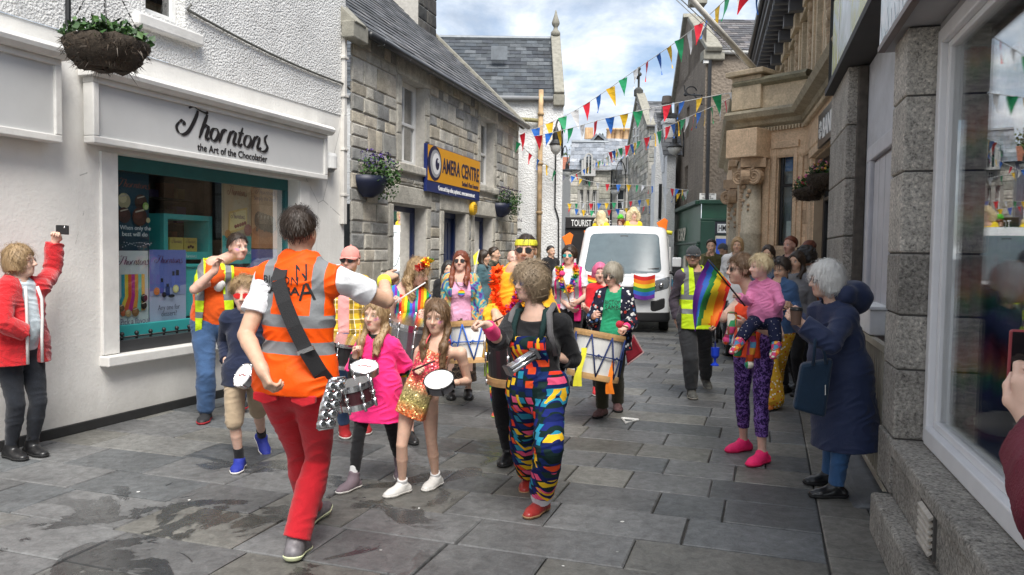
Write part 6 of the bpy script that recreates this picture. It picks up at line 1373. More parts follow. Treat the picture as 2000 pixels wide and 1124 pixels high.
# wall below the window, sill and plinth
p=MB(); s=-.02
while s>-6:
    l=rg.uniform(.5,.8); 
    gblock(p,s-l,s,-.36,pd,.24,.47); s-=l
jo.box(RW,-6,-.02,-.35,pd-.012,.2,.46); p.build('base_course',GRAN,Q_,bev=.012,col=True)
p=MB(); s=-.005; 
while s>-6: gblock(p,s-1.6,s,-.42,pd+.02,.47,.56); s-=1.6
p.build('sill',GRAN,Q_,bev=.015,col=True)
p=MB(); s=.05; k=0
while s>-6: l=(.35,.62,.7,.8,.66)[k%5]; gblock(p,s-l,s,-.2,0,-.01,.24+.004*k); s-=l; k+=1
p.build('plinth',GRAN,Q_,bev=.02,col=True)
mb=MB(); a=px(RW,1800,1020,pd+.005); b=px(RW,1826,1075,pd+.005); mb.box(RW,b[0],a[0],pd,pd+.012,.27,.48); mb.build('air_vent',JT,Q_); mv=LAST(); mb=MB(); [mb.hexa([RW(b[0]+.02,pd+.012,z),RW(a[0]-.02,pd+.012,z),RW(a[0]-.02,pd+.03,z-.012),RW(b[0]+.02,pd+.03,z-.012),RW(b[0]+.02,pd+.012,z+.014),RW(a[0]-.02,pd+.012,z+.014),RW(a[0]-.02,pd+.03,z+.002),RW(b[0]+.02,pd+.03,z+.002)]) for z in np.linspace(.295,.45,6)]; mb.build('louvres',mat('old cream vent',(.5,.46,.4),.6,var=.3,ns=20,dirt=.5),mv)
jo.build('mortar',JT,Q_)
# window: white frame, big pane, display room
WF=mat('white window frame',(.72,.72,.73),.35,var=.05,dirt=.12); wd=-.27
ws1=-.004; 
mb=MB(); mb.box(RW,ws1-.075,ws1,wd-.08,wd+.02,.565,2.84); mb.box(RW,-6,ws1-.075,wd-.08,wd+.03,.565,.66); mb.box(RW,-6,ws1-.075,wd-.08,wd+.02,2.76,2.84); wn=mb.build('window',WF,Q_,bev=.008)
mb=MB(); mb.box(RW,ws1-.13,ws1-.075,wd-.06,wd-.015,.66,2.76); mb.box(RW,-6,ws1-.13,wd-.06,wd-.012,.66,.70); mb.box(RW,-6,ws1-.13,wd-.06,wd-.015,2.725,2.76); mb.build('bead',WF,wn,bev=.006)
SHG=glassmat('plate glass',(.92,.94,.94),.72); mb=MB(); mb.box(RW,-6,ws1-.1,wd-.045,wd-.038,.67,2.75); mb.build('pane',SHG,wn)
mb=MB(); 
for P_ in ([(-6,-.4,.66),(ws1,-.4,.66),(ws1,-1.9,.66),(-6,-1.9,.66)],[(-6,-1.9,.66),(ws1,-1.9,.66),(ws1,-1.9,2.95),(-6,-1.9,2.95)],[(-6,-.4,2.95),(ws1,-.4,2.95),(ws1,-1.9,2.95),(-6,-1.9,2.95)]): mb.add([RW(*q) for q in P_],[(0,1,2,3)])
mb.build('display_interior',mat('grey display lining',(.13,.13,.13),.8,var=.1),wn)
mb=MB(); mb.box(RW,ws1-.02,ws1+.0,-1.4,-.385,.66,2.9); mb.build('display_side_wall',mat('stone grey lining',(.26,.26,.245),.9,var=.2,ns=20,bump=.4),wn)
mb=MB(); mb.box(RW,-6,.6,-.5,-.055,2.885,2.96); mb.box(RW,-6,-.0,-.36,-.26,2.842,2.884); mb.build('soffit',mat('grey soffit paint',(.36,.36,.37),.6,var=.06),Q_,bev=.005)
# deep doorway past the pier, second granite pier, railing gate
mb=MB(); mb.box(RW,.41,2.74,-.34,-.262,.0,3.28); mb.build('door_wall',mat('pale grey flaking paint',(.46,.47,.50),.7,var=.12,ns=5,dirt=.35,bump=.3,bs=30),Q_); dw=LAST()
mb=MB(); 
for s0,s1,z0,z1 in ((.6,.72,0,2.38),(2.1,2.24,0,2.38),(.55,2.3,2.38,2.50)): mb.box(RW,s0,s1,-.26,-.215,z0,z1)
mb.build('door_frame',mat('grey door trim',(.42,.42,.45),.5,dirt=.2),dw,bev=.01); mb=MB(); [mb.box(RW,a,a+.25,-.26,-.245,.1,2.36) for a in (.74,1.01,1.28,1.55,1.82)]; mb.build('door_boards',mat('grey door trim',()),dw,bev=.008)
p=MB(); zs2=[0,.55,1.0,1.36,1.78,2.3,2.78,3.3]
for a,b in zip(zs2[:-1],zs2[1:]): gblock(p,2.75,4.2,-.26,-.10,a,b)
p.build('pier',GRAN,Q_,bev=.012,col=True)
mb=MB(); mb.box(RW,2.66,2.745,-.26,-.18,0,3.28); mb.build('old_frame',mat('rotten dark timber',(.07,.06,.05),.9,var=.5,ns=12,bump=.8,bs=30),Q_,bev=.01)
mb=MB(); mb.box(RW,-.5,4.1,-.9,-.02,3.30,3.36); mb.box(RW,-6,4.1,-2,-.9,3.0,5.5); mb.add([RW(4.1,-.05,3.3),RW(4.1,-2.5,3.3),RW(4.1,-2.5,5.4),RW(4.1,-.05,5.4)],[(0,1,2,3)]); mb.build('lintel',mat('dark soffit',(.05,.05,.05),.8),Q_)
mb=MB(); mb.box(RW,-6,4.1,-1.,-.12,4.3,4.45); mb.box(RW,-6,4.1,-1.,.0,4.455,4.6); mb.box(RW,-6,4.1,-2,-.4,4.6,5.6); mb.build('upper_wall',mat('granite upper',(.22,.205,.185),.9,var=.3,ns=20,bump=.6),Q_,bev=.02)
# fascias
def pict(name,cols,sc_):
    m,N=newmat(name); v=N.obj(); f=N.noise(N.mapn(v,(1,1,1)),sc_,6,.6,.6); c=N.ramp(f,cols); setb(N,col=c,rough=.25,spec=.5); return m
o=empty('fascia_sign',RW(-1,0,3),'pale fascia board with a snowy mountain picture above the nearest shop window','sign'); a=px(RW,1718,88,-.03); mb=MB(); mb.box(RW,-6,a[0],-.05,-.03,2.90,3.75); mb.build('panel',pict('mountain print',[(.3,(.42,.52,.56)),(.5,(.62,.70,.74)),(.62,(.82,.84,.85))],4.),o,bev=.004); mb=MB(); mb.box(RW,-6,a[0],-.06,-.02,2.865,2.898); mb.build('edge_strip',mat('brown edge strip',(.16,.13,.12),.5),o)
mb=MB(); rg2=random.Random(2)
for k in range(40): s=a[0]-.05-k*.11; z=2.91+.01*(k%3); h_=rg2.uniform(.03,.16); mb.prism([RW(s-.05,-.029,z),RW(s+.05,-.029,z),RW(s+rg2.uniform(-.03,.03),-.029,z+h_)],RW.n*.001)
mb.build('print',mat('pale ridge print',(.66,.7,.72),.3),o)
o=empty('fascia_sign',RW(2,0,3.3),'green and yellow landscape fascia board over the recessed doorway','sign'); b=px(RW,1624,150,-.07); mb=MB(); mb.box(RW,a[0]+.03,b[0],-.12,-.07,3.38,4.25); mb.build('panel',pict('landscape print',[(.3,(.30,.33,.05)),(.45,(.42,.42,.10)),(.55,(.46,.52,.52)),(.7,(.70,.75,.8))],1.6),o,bev=.004); mb=MB(); mb.box(RW,a[0]+.03,b[0],-.13,-.06,3.345,3.375); mb.build('edge_strip',mat('dark edge strip',(.05,.05,.05),.5),o)
mb=MB(); mb.box(RW,b[0]-.62,b[0]-.56,-.069,-.067,3.39,4.22); mb.build('stripe',WHITE,o)
# railing gate
o=empty('railing_gate',RW(1.3,-.4,0),'cream painted metal railing gate across the recessed doorway','gate'); gm=mat('cream railing paint',(.42,.38,.30),.5,dirt=.4); mb=MB(); mb.box(RW,.46,2.2,-.17,-.13,.98,1.03); mb.box(RW,.46,2.2,-.17,-.13,.12,.16); mb.build('rail',gm,o,bev=.004)
for i in range(20): mb=MB(); s=.5+i*.088; mb.box(RW,s,s+.02,-.162,-.138,.16,.98); mb.build('bar',gm,o)
o=empty('meter_box',RW(1.9,-.4,1.2),'small white box on the railing behind the navy coated woman','box'); mb=MB(); mb.box(RW,1.15,1.75,-.24,-.12,1.04,1.22); mb.build('casing',WHITE,o,bev=.01); mb=MB(); mb.box(RW,1.13,1.77,-.25,-.11,1.222,1.245); mb.build('lid',WHITE,o,bev=.004)
mb=MB(); mb.hexa([RW(.45,-.75,-.01),RW(2.3,-.75,-.01),RW(2.3,.15,-.01),RW(.45,.05,-.01),RW(.45,-.75,.12),RW(2.3,-.75,.12),RW(2.3,-.05,.03),RW(.45,-.02,.03)]); tag(mb.build('door_step',mat('worn dark step',(.11,.115,.12),.6,var=.3,ns=10,bump=.5),bev=.03),kind='structure')
# display: knitted rainbow scarf and bag
m_,N=newmat('rainbow knit'); v=N.obj(); q=N.sep(v); zg=N.math('ADD',q[2],N.math('MULTIPLY',N.math('ABSOLUTE',N.math('SUBTRACT',N.math('FRACT',N.math('MULTIPLY',N.math('ADD',q[0],q[1]),5.)),.5)),.12)); c=N.ramp(N.math('FRACT',N.math('MULTIPLY',zg,2.4)),[(0.,(.008,.012,.06)),(.2,(.02,.02,.13)),(.3,(.01,.14,.10)),(.42,(.05,.25,.05)),(.52,(.55,.3,.03)),(.66,(.55,.10,.03)),(.8,(.35,.02,.04)),(1.,(.03,.01,.08))])
setb(N,col=c,rough=.95,normal=N.n('Bump',{'Strength':.8,'Distance':.01,'Height':N.noise(v,70,3)}).outputs[0])
o=empty('knitted_shawl',RW(.0,-.75,.8),'rainbow striped knitted shawl hanging in the granite shop window','shawl'); mb=MB(); n=40; s0,s1=.12,-1.05; V=[];F=[]
for i in range(n+1):
    dd=-.37-.36*i/n; s=-.10+.022*math.sin(i*.9)
    for j in range(13): V.append(RW(s+.006*math.sin(j),dd,.74+.03*abs(math.sin(i*.55))+(2.7-.74)*j/12))
for i in range(n):
    for j in range(12): k=i*13+j; F.append((k,k+13,k+14,k+1))
mb.add(V,F); mb.build('knit',m_,o,smooth=True); LAST().modifiers.new('thick','SOLIDIFY').thickness=.012
o=empty('display_bag',RW(-.5,-.7,.66),'dark red and cream bag lying in the granite shop window','bag'); mb=MB(); mb.ball(RW(-.38,-.52,.745),(.17,.13,.08),14,8); mb.build('bag_body',clothmat('wine red leather',(.13,.012,.02)),o,smooth=True); mb=MB(); mb.ball(RW(-.45,-.50,.775),(.12,.10,.065),12,7); mb.build('flap',clothmat('cream leather',(.4,.35,.28)),o,smooth=True); mb=MB(); mb.tube([RW(-.25,-.5,.76),RW(-.36,-.45,.86),RW(-.5,-.45,.8)],.015,6); mb.build('strap',BLK,o,smooth=True)
# ================================================================ clothes patterns
def m_plaid(N,T,q):
    w=lambda s,per,wd,off=0: N.math('LESS_THAN',N.math('FRACT',N.math('DIVIDE',N.math('ADD',s,off+5),per)),wd)
    a=N.math('ARCTAN2',q[0],q[1]); a=N.math('MULTIPLY',a,.15)
    c=(.72,.46,.03); c=N.mix(N.math('MULTIPLY',w(a,.09,.34),.55),c,(.02,.02,.025)); c=N.mix(N.math('MULTIPLY',w(q[2],.09,.34),.55),c,(.02,.02,.025)); c=N.mix(w(a,.09,.05,.055),c,(.7,.68,.6)); return N.mix(w(q[2],.09,.05,.055),c,(.7,.68,.6))
PLAID=patmat('yellow plaid shirt cloth',m_plaid)
DCOL=[(.01,.02,.16),(.80,.05,.02),(.85,.10,.22),(.85,.52,.02),(.02,.26,.40),(.01,.03,.14),(.8,.08,.02),(.82,.12,.25),(.01,.03,.03),(.03,.24,.36)]
def m_dung(N,T,q):
    v=N.comb(N.math('ADD',q[0],N.math('MULTIPLY',q[1],.8)),q[2],0.); nz=N.noise(v,9,2); v2=N.n('VectorMath',{0:v,1:N.comb(N.math('MULTIPLY',nz,.007),N.math('MULTIPLY',nz,.007),0.)},operation='ADD').outputs[0]
    bg=N.mix(N.math('GREATER_THAN',N.noise(v,9,2),.5),(.004,.012,.09),(.004,.02,.018))
    c=blobs(N,v2,15,DCOL,bg,.36,.3,rand=.55,dim='2D')
    vo=N.n('TexVoronoi',{'Vector':N.mapn(v2,(1.6,.34,1),loc=(.4,.2,0)),'Scale':8.,'Randomness':.9},distance='CHEBYCHEV',voronoi_dimensions='2D'); st=N.math('MULTIPLY',N.math('LESS_THAN',vo.outputs['Distance'],.12),N.math('GREATER_THAN',N.sep(vo.outputs['Color'])[1],.35)); return N.mix(st,c,(.85,.50,.02))
DUNG=patmat('patchwork dungaree cloth',m_dung)
DRESS=patmat('rainbow striped dress cloth',lambda N,T,q: N.mix(N.math('GREATER_THAN',N.math('ABSOLUTE',N.math('SUBTRACT',q[2],.13)),.035),(.01,.01,.012),stripes(N,N.math('ADD',q[0],N.math('MULTIPLY',q[1],.4)),RAIN+[(.03,.3,.3)],.19,1.)))
def sequins():
    m,N=newmat('sequin cloth'); T=N.attr('T').outputs['Vector']; q=N.sep(T); vo=N.n('TexVoronoi',{'Vector':T,'Scale':85}); cc=N.sep(vo.outputs['Color']); nz=N.noise(T,7,3)
    t=N.math('MULTIPLY',N.math('ADD',N.math('ADD',q[2],.34),N.math('MULTIPLY',nz,.06)),1.1)
    c=N.ramp(t,[(.05,(.95,.16,.05)),(.24,(.9,.22,.07)),(.33,(.6,.5,.16)),(.44,(.55,.45,.2)),(.54,(.9,.14,.09)),(.70,(.95,.10,.18)),(.86,(.95,.22,.12)),(.93,(.9,.55,.15))])
    c=N.mix(N.math('MULTIPLY',N.math('GREATER_THAN',cc[0],.86),.75),c,(.95,.75,.35)); c=N.mix(1,c,N.ramp(cc[1],[(.0,.6),(1.,1.25)]),'MULTIPLY')
    nn=N.n('VectorMath',{0:N.n('NewGeometry').outputs['Normal'],1:N.n('VectorMath',{0:N.n('VectorMath',{0:vo.outputs['Color'],1:(.5,.5,.5)},operation='SUBTRACT').outputs[0],1:(.9,.9,.9)},operation='MULTIPLY').outputs[0]},operation='ADD').outputs[0]
    setb(N,col=c,rough=.3,metal=.35,normal=N.n('VectorMath',{0:nn},operation='NORMALIZE').outputs[0]); return m
SEQ=sequins()
TIE=patmat('tie dye cloth',lambda N,T,q: N.ramp(N.noise(T,7,3,.5,1.2),[(.25,(.02,.02,.06)),(.38,(.12,.04,.25)),(.46,(.02,.3,.35)),(.54,(.6,.4,.1)),(.62,(.55,.1,.12)),(.75,(.05,.2,.45))]))
FLOR=patmat('floral jacket cloth',lambda N,T,q: blobs(N,T,22,[(.75,.75,.74),(.01,.015,.06),(.55,.05,.04),(.7,.7,.7),(.05,.12,.3),(.02,.02,.04),(.7,.68,.66)],(.012,.014,.03),.42,0.,'EUCLIDEAN',1.))
PURP=patmat('purple leggings cloth',lambda N,T,q: N.ramp(N.noise(T,34,3,.6,1.4),[(.40,(.022,.008,.06)),(.50,(.05,.02,.12)),(.56,(.22,.11,.42)),(.7,(.30,.17,.5))]),rough=.6)
YFLO=patmat('yellow floral cloth',lambda N,T,q: blobs(N,T,30,[(.75,.72,.6),(.5,.05,.02),(.8,.8,.75),(.6,.25,.02)],(.60,.34,.03),.33,0.,'EUCLIDEAN',1.))
RLEG=patmat('rainbow legging cloth',lambda N,T,q: stripes(N,q[2],[(.8,.03,.1),(.85,.3,.02),(.75,.65,.03),(.05,.35,.1),(.03,.25,.5),(.3,.04,.4)],.32,5.))
HV_Y=(.62,.85,.02); HV_O=(.90,.095,.002)
VEST_O=hivis(HV_O,[('z',.325,.030),('z',.195,.030),('ax',.125,.028)],'orange hi vis'); VEST_Y=hivis(HV_Y,[('z',.24,.028),('z',.08,.028),('ax',.115,.026)],'yellow hi vis'); VEST_P=hivis((.85,.03,.22),[('z',.12,.03),('ax',.115,.026)],'pink hi vis')
CAMO=patmat('camouflage cloth',lambda N,T,q: N.ramp(N.noise(T,9,3),[(.35,(.02,.02,.015)),(.5,(.07,.065,.045)),(.62,(.14,.12,.08))]))
SNOW=patmat('navy star cloth',lambda N,T,q: blobs(N,T,24,[(.6,.6,.6)],(.008,.012,.04),.14,0.,'EUCLIDEAN'))
KNIT=patmat('patchwork knit',lambda N,T,q: blobs(N,T,20,[(.8,.1,.03),(.75,.7,.6),(.05,.3,.12),(.8,.35,.05),(.1,.3,.5),(.6,.06,.2)],(.3,.1,.05),.5,0.,'CHEBYCHEV',.4))
def front_gap(P,c=0.,w0=.05,w1=.05,z1=.55):
    """open front: half width w0 at the hem, w1 at the collar"""
    def f(p,d):
        q=P.Tl(p); w=w0+(w1-w0)*np.clip(q[:,2]/z1,0,1); g=np.maximum(np.abs(q[:,0]-c)-w,-(q[:,1]-.0)); return np.maximum(d,-g*P.s)
    return f
def armhole(P,x=.172):
    def f(p,d): return np.maximum(d,(np.abs(P.Tl(p)[:,0])-x)*P.s)
    return f
def both(*fs):
    def f(p,d):
        for g in fs: d=g(p,d)
        return d
    return f
def skirtp(P,z0,z1,r0,r1,flat=.8,k=.05,x=0,y=0):
    s=P.s; a,b=P.T3(0,-.01,z0),P.T3(x,y-.01,z1); ax=U(b-a); return Prim(a,b+ax*r1*s,r0*s,r1*s,P.TF,flat,k,[(b,ax)])
def shades(P,lens,frame,y=.012,style='wide',mirror=None):
    """sunglasses or spectacles on the face"""
    h=P.hs; mb=MB()
    def lensat(sg): c=P.H3(.031*sg,.094,.003); return c
    rx,rz=(.027,.021) if style=='wide' else (.022,.018)
    mf=MB(); 
    for sg in (1,-1):
        c=lensat(sg); F=P.HF; n=16; pts=[c+h*(F[0]*rx*math.cos(t)*(1+.12*(math.cos(2*t)))+F[2]*rz*math.sin(t)-F[1]*.25*(abs(rx*math.cos(t)+.031*1)*0)) for t in np.linspace(0,2*math.pi,n,endpoint=False)]
        mb.prism(pts,F[1]*.002*h); mf.tube(pts+[pts[0]],.0022*h,5)
        e=c+h*(F[0]*rx*sg*.95+F[2]*.006); mf.tube([e,P.H3(.079*sg,.05,.008),P.H3(.083*sg,-.015,.01)],.0026*h,5)
    mf.tube([lensat(1)-P.HF[0]*rx*h*.9,P.H3(0,.103,.006),lensat(-1)+P.HF[0]*rx*h*.9],.0024*h,5)
    o=mf.build('glasses',frame,P.root,smooth=True); mb.build('lens',lens,o); return o
def cap(P,m,brim=.075,label=None):
    h=P.hs;F=P.HF; pf=lambda p,d: np.maximum(d,(.028-P.Hl(p)[:,2]+.12*np.clip(P.Hl(p)[:,1],-1,.0))*h)
    V,Fc=sdf_mesh([ell(P.H3(0,-.012,.036),(.088*h,.108*h,.104*h),F)],P.vox*.8,pf); o=mkobj('cap',V,Fc,m,P.root,True,{'T':P.Hl(V)})
    mb=MB(); n=13; V=[];Fs=[]
    for i in range(n):
        t=math.pi*(i/(n-1)); x=math.cos(t)*.080
        for r,z in ((0,.034),(1,.022-.012*abs(math.cos(t))*1.4)): V.append(P.H3(x*(1-.08*r),.062*math.sin(t)**.7*.85+.02+r*brim*math.sin(t)**.6,z))
    for i in range(n-1): Fs.append((2*i,2*i+1,2*i+3,2*i+2))
    mb.add(V,Fs); b=mb.build('brim',m,o,smooth=True); b.modifiers.new('thick','SOLIDIFY').thickness=.004
    mb=MB(); mb.ball(P.H3(0,-.012,.142),.009*h,8,5); mb.build('button',m,o,smooth=True); return o
def stick(label,a,b,r0=.006,r1=.006,m=None,tip=None,cat='drumstick',name='drumstick',group=None):
    a,b=np.array(a),np.array(b); o=empty(name,a,label,cat,group); mb=MB(); mb.tube([a,a+(b-a)*.7,b],[r0,r0,r1],8); mb.build('shaft',m or WOOD,o,smooth=True)
    mb=MB(); 
    if tip: mb.ball(b,tip[0],12,8); mb.build('head',tip[1],o,smooth=True)
    else: mb.ball(b,r1*1.5,8,5); mb.build('tip',m or WOOD,o,smooth=True)
    return o
def drum(label,c,ax,r,L,shell,rim,lugs=8,ropes=None,nm='drum',strap=None,skinm=None,lugm=None):
    """c = centre of the top head, ax = direction from top head towards bottom"""
    c=np.array(c);ax=U(ax); o=empty(nm,c+ax*L,label,'drum'); r1=U(np.cross(ax,(0.13,0.2,1))); r2=np.cross(ax,r1)
    mb=MB(); mb.lathe([(r*.97,.0),(r*.97,L)],c,ax,n=36); mb.build('shell',shell,o,smooth=False).data.polygons.foreach_set('use_smooth',[False]*len(mb.F))
    for z in (-.004,L-.028*(1 if r<.2 else 1.8)):
        mb=MB(); h_=.03*(1 if r<.2 else 1.8); mb.lathe([(r*.99,z),(r*1.035,z),(r*1.045,z+h_*.5),(r*1.035,z+h_),(r*.985,z+h_)],c,ax,n=36); mb.build('hoop',rim,o,smooth=False)
    mb=MB(); mb.lathe([(0.001,-.001),(r*.99,-.001),(r*.99,.001),(0.001,.001)],c,ax,n=36); mb.build('drum_head',skinm or SKINW,o)
    if lugs:
        mb=MB()
        for k in range(lugs):
            a=2*math.pi*k/lugs+.2; d=r1*math.cos(a)+r2*math.sin(a); mb.tube([c+d*r*1.06,c+d*r*1.06+ax*L],.005,6); mb.tube([c+d*r*1.04+ax*L*.42,c+d*r*1.04+ax*L*.58],.012,8); mb.tube([c+d*r*1.06-ax*.012,c+d*r*1.06+ax*.03],.008,6); mb.tube([c+d*r*1.06+ax*(L-.03),c+d*r*1.06+ax*(L+.012)],.008,6)
        mb.build('tension_rods',lugm or CHROME,o,smooth=True)
    if ropes:
        mb=MB(); n=8
        for k in range(n):
            a0=2*math.pi*k/n; a1=2*math.pi*(k+.5)/n; a2=2*math.pi*(k+1)/n
            P=lambda a,z: c+(r1*math.cos(a)+r2*math.sin(a))*r*1.045+ax*z
            mb.tube([P(a0,.03),P((a0+a1)/2,L*.5),P(a1,L-.03)],.007,6); mb.tube([P(a1,L-.03),P((a1+a2)/2,L*.5),P(a2,.03)],.007,6); mb.tube([P(a1-.12,L*.52),P(a1+.02,L*.47),P(a1+.12,L*.53)],.007,5)
        mb.tube([c+(r1*math.cos(a)+r2*math.sin(a))*r*1.05+ax*L*.5 for a in np.linspace(0,2*math.pi,40)],.006,6); mb.build('rope',ropes,o,smooth=True)
    return o
def tamborim(label,c,n,r=.075,h=.045,shell=None,jing=False,nm='tambourine'):
    n=U(n); c=np.array(c); o=empty(nm,c,label,nm); mb=MB(); mb.lathe([(r*.93,0),(r,0),(r,h),(r*.93,h),(r*.93,0)],c-n*h,n,n=30); mb.build('frame',shell or STEEL,o)
    mb=MB(); mb.lathe([(0.001,-.002),(r*.99,-.002),(r*.985,.002),(.001,.002)],c,n,n=30); mb.build('drum_head',SKINW,o)
    mb=MB(); r1=U(np.cross(n,(0.1,0.3,1))); r2=np.cross(n,r1)
    for k in range(6): d=r1*math.cos(k*1.047)+r2*math.sin(k*1.047); p=c+d*r*1.03; mb.tube([p+n*.006,p-n*h],.006,6)
    mb.tube([c+(r1*math.cos(t)+r2*math.sin(t))*r*1.02 for t in np.linspace(0,6.2832,30)],.005,6); mb.build('hoop',CHROME if not jing else BLACK,o,smooth=True)
    if not jing:
        q=[c+r1*(-r*.5+r*.2*i)+r2*r*.1*math.sin(i*2)+n*.0025 for i in range(6)]; mb=MB(); mb.tube(q,.0035,4); mb.build('marking',mat('red ink',(.3,.03,.05),.6),o)
    return o
# ================================================================ PEOPLE (photograph pixel positions, real depths)
FAIR=(.66,.43,.33); PINKISH=(.68,.42,.33); TAN=(.58,.36,.25); V0=.0055
def blush(q,mixc,inh): pass
def facepaint(cols,side=1):
    def f(q,mixc,inh):
        x,y,z=q[:,0]*side,q[:,1],q[:,2]
        for i,c in enumerate(cols):
            zz=-.012-.010*i; m=np.clip((1-np.sqrt(((x-.050)/.020)**2+((z-zz-.25*(x-.05))/.006)**2))/.5,0,1)*inh; mixc(m,c,.75)
    return f
FP=[(.55,.08,.25),(.35,.1,.4),(.6,.2,.25)]
# --- spectator in red fleece
p=Person('woman in red fleece jacket holding a phone high beside the white shop wall',foot=(40,897),head=(40,512),yaw=62,hyaw=100,hpitch=4,skin=FAIR,vox=.0062,female=True,bust=.7,fat=1.12,hipw=1.15,legsp=.8,
  feet=dict(l=(62,888),r=(22,895)),J=dict(sl=(78,562),sr=(14,566),el=(102,532,'+'),wl=(108,462,'+'),er=(4,632,'-'),wr=(50,650,.13)),hand=dict(l=dict(curl=.75,palm=(.3,-.8,0),dir=(.25,-.1,1)),r=dict(curl=.6)))
p.body(hands='l'); p.shirt('t_shirt',clothmat('pale printed tee',(.52,.60,.64),var=.2,ns=14),sleeve=0,off=.008,hem=-.06)
REDF=clothmat('red fleece',(.52,.012,.018),weave=.8,ws=120,sheen=.4)
p.shirt('jacket',REDF,sleeve=2.0,off=.03,hem=-.13,loose=.025,sl_loose=.022,neck=.085,drop=.02,post=front_gap(p,.02,.055,.07),wr=.008)
p.trousers('jeans',clothmat('charcoal jeans',(.018,.021,.028),var=.25),off=.008); p.shoes(BLACK,BLACKR,top=.06); p.hair('bob',H_BLOND,strands=260,curl=.3,len_=.07,vol=.95)
mb=MB(); 
for sg in (1,-1): mb.tube([p.T3(.05*sg,.16,.50),p.T3(.065*sg,.19,.40),p.T3(.066*sg,.195,.25),p.T3(.062*sg,.19,.10),p.T3(.062*sg,.19,-.12)],.011,6)
mb.build('zip_trim',mat('white fleece trim',(.7,.68,.66),.9),p.root,smooth=True); shades(p,glassmat('spectacle lens',(.95,.95,.95),.6),mat('thin frame',(.25,.08,.06),.3),style='s')
g=p.grip['l']; o=empty('phone',g[0],'small dark phone held high by the red jacketed woman','phone'); f=Fr((0,0),90,1); q=at(123,449,p.J['wl'][1]-.02); mb=MB(); mb.hexa([q+np.array(v) for v in ((-.055,-.006,-.034),(.05,-.02,-.04),(.05,.0,-.04),(-.055,.008,-.034),(-.055,-.006,.036),(.05,-.02,.034),(.05,.0,.034),(-.055,.008,.036))]); mb.build('casing',BLACK,o,bev=.006); mb=MB(); mb.ball(q+np.array((.02,-.015,.018)),(.008,.004,.008),10,6); mb.build('camera_lens',CHROME,o)
# --- man by the window
p=Person('man in orange T-shirt and open yellow hi-vis vest walking beside the shop window',foot=(418,822),head=(465,484),yaw=28,hyaw=48,skin=PINKISH,vox=.0065,fat=1.15,paint=facepaint([(.55,.1,.4),(.2,.2,.6),(.7,.3,.3)],-1),
  feet=dict(r=(402,822),l=(470,800,.03)),J=dict(sr=(428,536),er=(380,566,'-'),wr=(420,528,'-'),sl=(505,535),el=(515,600,'+'),wl=(510,650,'-')),hand=dict(r=dict(curl=.5,dir=(.25,.1,1),palm=(.9,-.4,.1)),l=dict(curl=.5)),toes=dict(r=(10,0)))
ORT=clothmat('orange tee',(.86,.115,.012)); p.body(); p.shirt('t_shirt',ORT,sleeve=.5,off=.010,hem=-.09,loose=.015,sl_loose=.012)
p.shirt('vest',VEST_Y,sleeve=0,off=.030,hem=-.1,loose=.03,neck=.085,drop=.02,post=both(front_gap(p,-.01,.10,.06),armhole(p,.165)))
mb=MB(); c=p.T3(.03,.20,.34); 
for dx,dz,r,m_ in ((0,0,.045,0),(.03,.02,.03,0),(-.02,.045,.025,0)): mb.ball(c+p.TF[0]*dx+p.TF[2]*dz-p.TF[1]*.035,(r,r,r*1.1),10,6)
mb.build('printed_motif',mat('white print',(.65,.65,.62),.8),p.root,smooth=True)
p.trousers('jeans',DEN,off=.014,flare=.02,loose=.012); p.shoes(mat('black trainer',(.02,.02,.022),.6),mat('red sole',(.4,.02,.03),.6),top=.035); p.hair('short',H_BROWN,strands=130,off=.016)
# --- boy
p=Person('boy with curly hair and red sunglasses in navy jumper and khaki shorts',foot=(480,918),head=(478,578),yaw=5,skin=FAIR,vox=.0055,hs=1.06,fat=.85,legsp=1.,feet=dict(r=(468,916),l=(512,882,.05)),toes=dict(r=(8,0),l=(40,-35)),
  J=dict(er=(438,668,'+'),wr=(442,706,'-'),el=(512,675,'+'),wl=(497,735,'-')),hand=dict(r=dict(curl=.45,dir=(0,-.1,-1)),l=dict(curl=.7,dir=(-.5,-.3,-.3))))
p.body(); p.shirt('jumper',NAVY,sleeve=1.92,off=.018,hem=-.13,loose=.02,sl_loose=.014); KH=clothmat('khaki cotton',(.40,.31,.21)); p.trousers('shorts',KH,length=1.02,off=.018,loose=.014)
for sd in 'l': mb=MB(); k=p.J['k'+sd]; h=p.J['h'+sd]; c=h+(k-h)*.6+p.l0*.085*p.s*1.1; mb.hexa([c+np.array(v)*.9 for v in ((-.01,-.05,-.06),(.018,-.05,-.06),(.018,.04,-.06),(-.01,.04,-.06),(-.01,-.05,.05),(.018,-.05,.05),(.018,.04,.05),(-.01,.04,.05))]); mb.build('cargo_pocket',KH,p.root,bev=.01)
BLS=mat('royal blue suede',(.012,.025,.26),.7,var=.2); p.shoes(BLS,SOLEW,top=.022,laces=mat('blue lace',(.02,.05,.4),.8),sock=(BLK,.13)); p.hair('short',H_BLOND,strands=420,curl=1.,off=.034,ln=.06); shades(p,mat('red mirror lens',(.55,.02,.02),.12,var=.02),mat('red frame',(.6,.02,.02),.3))
q=at(474,733,p.Y-.22); tamborim('small white tambourine held low behind the orange vested man by the boy',q,(-.55,-.65,.5),.085,.05)
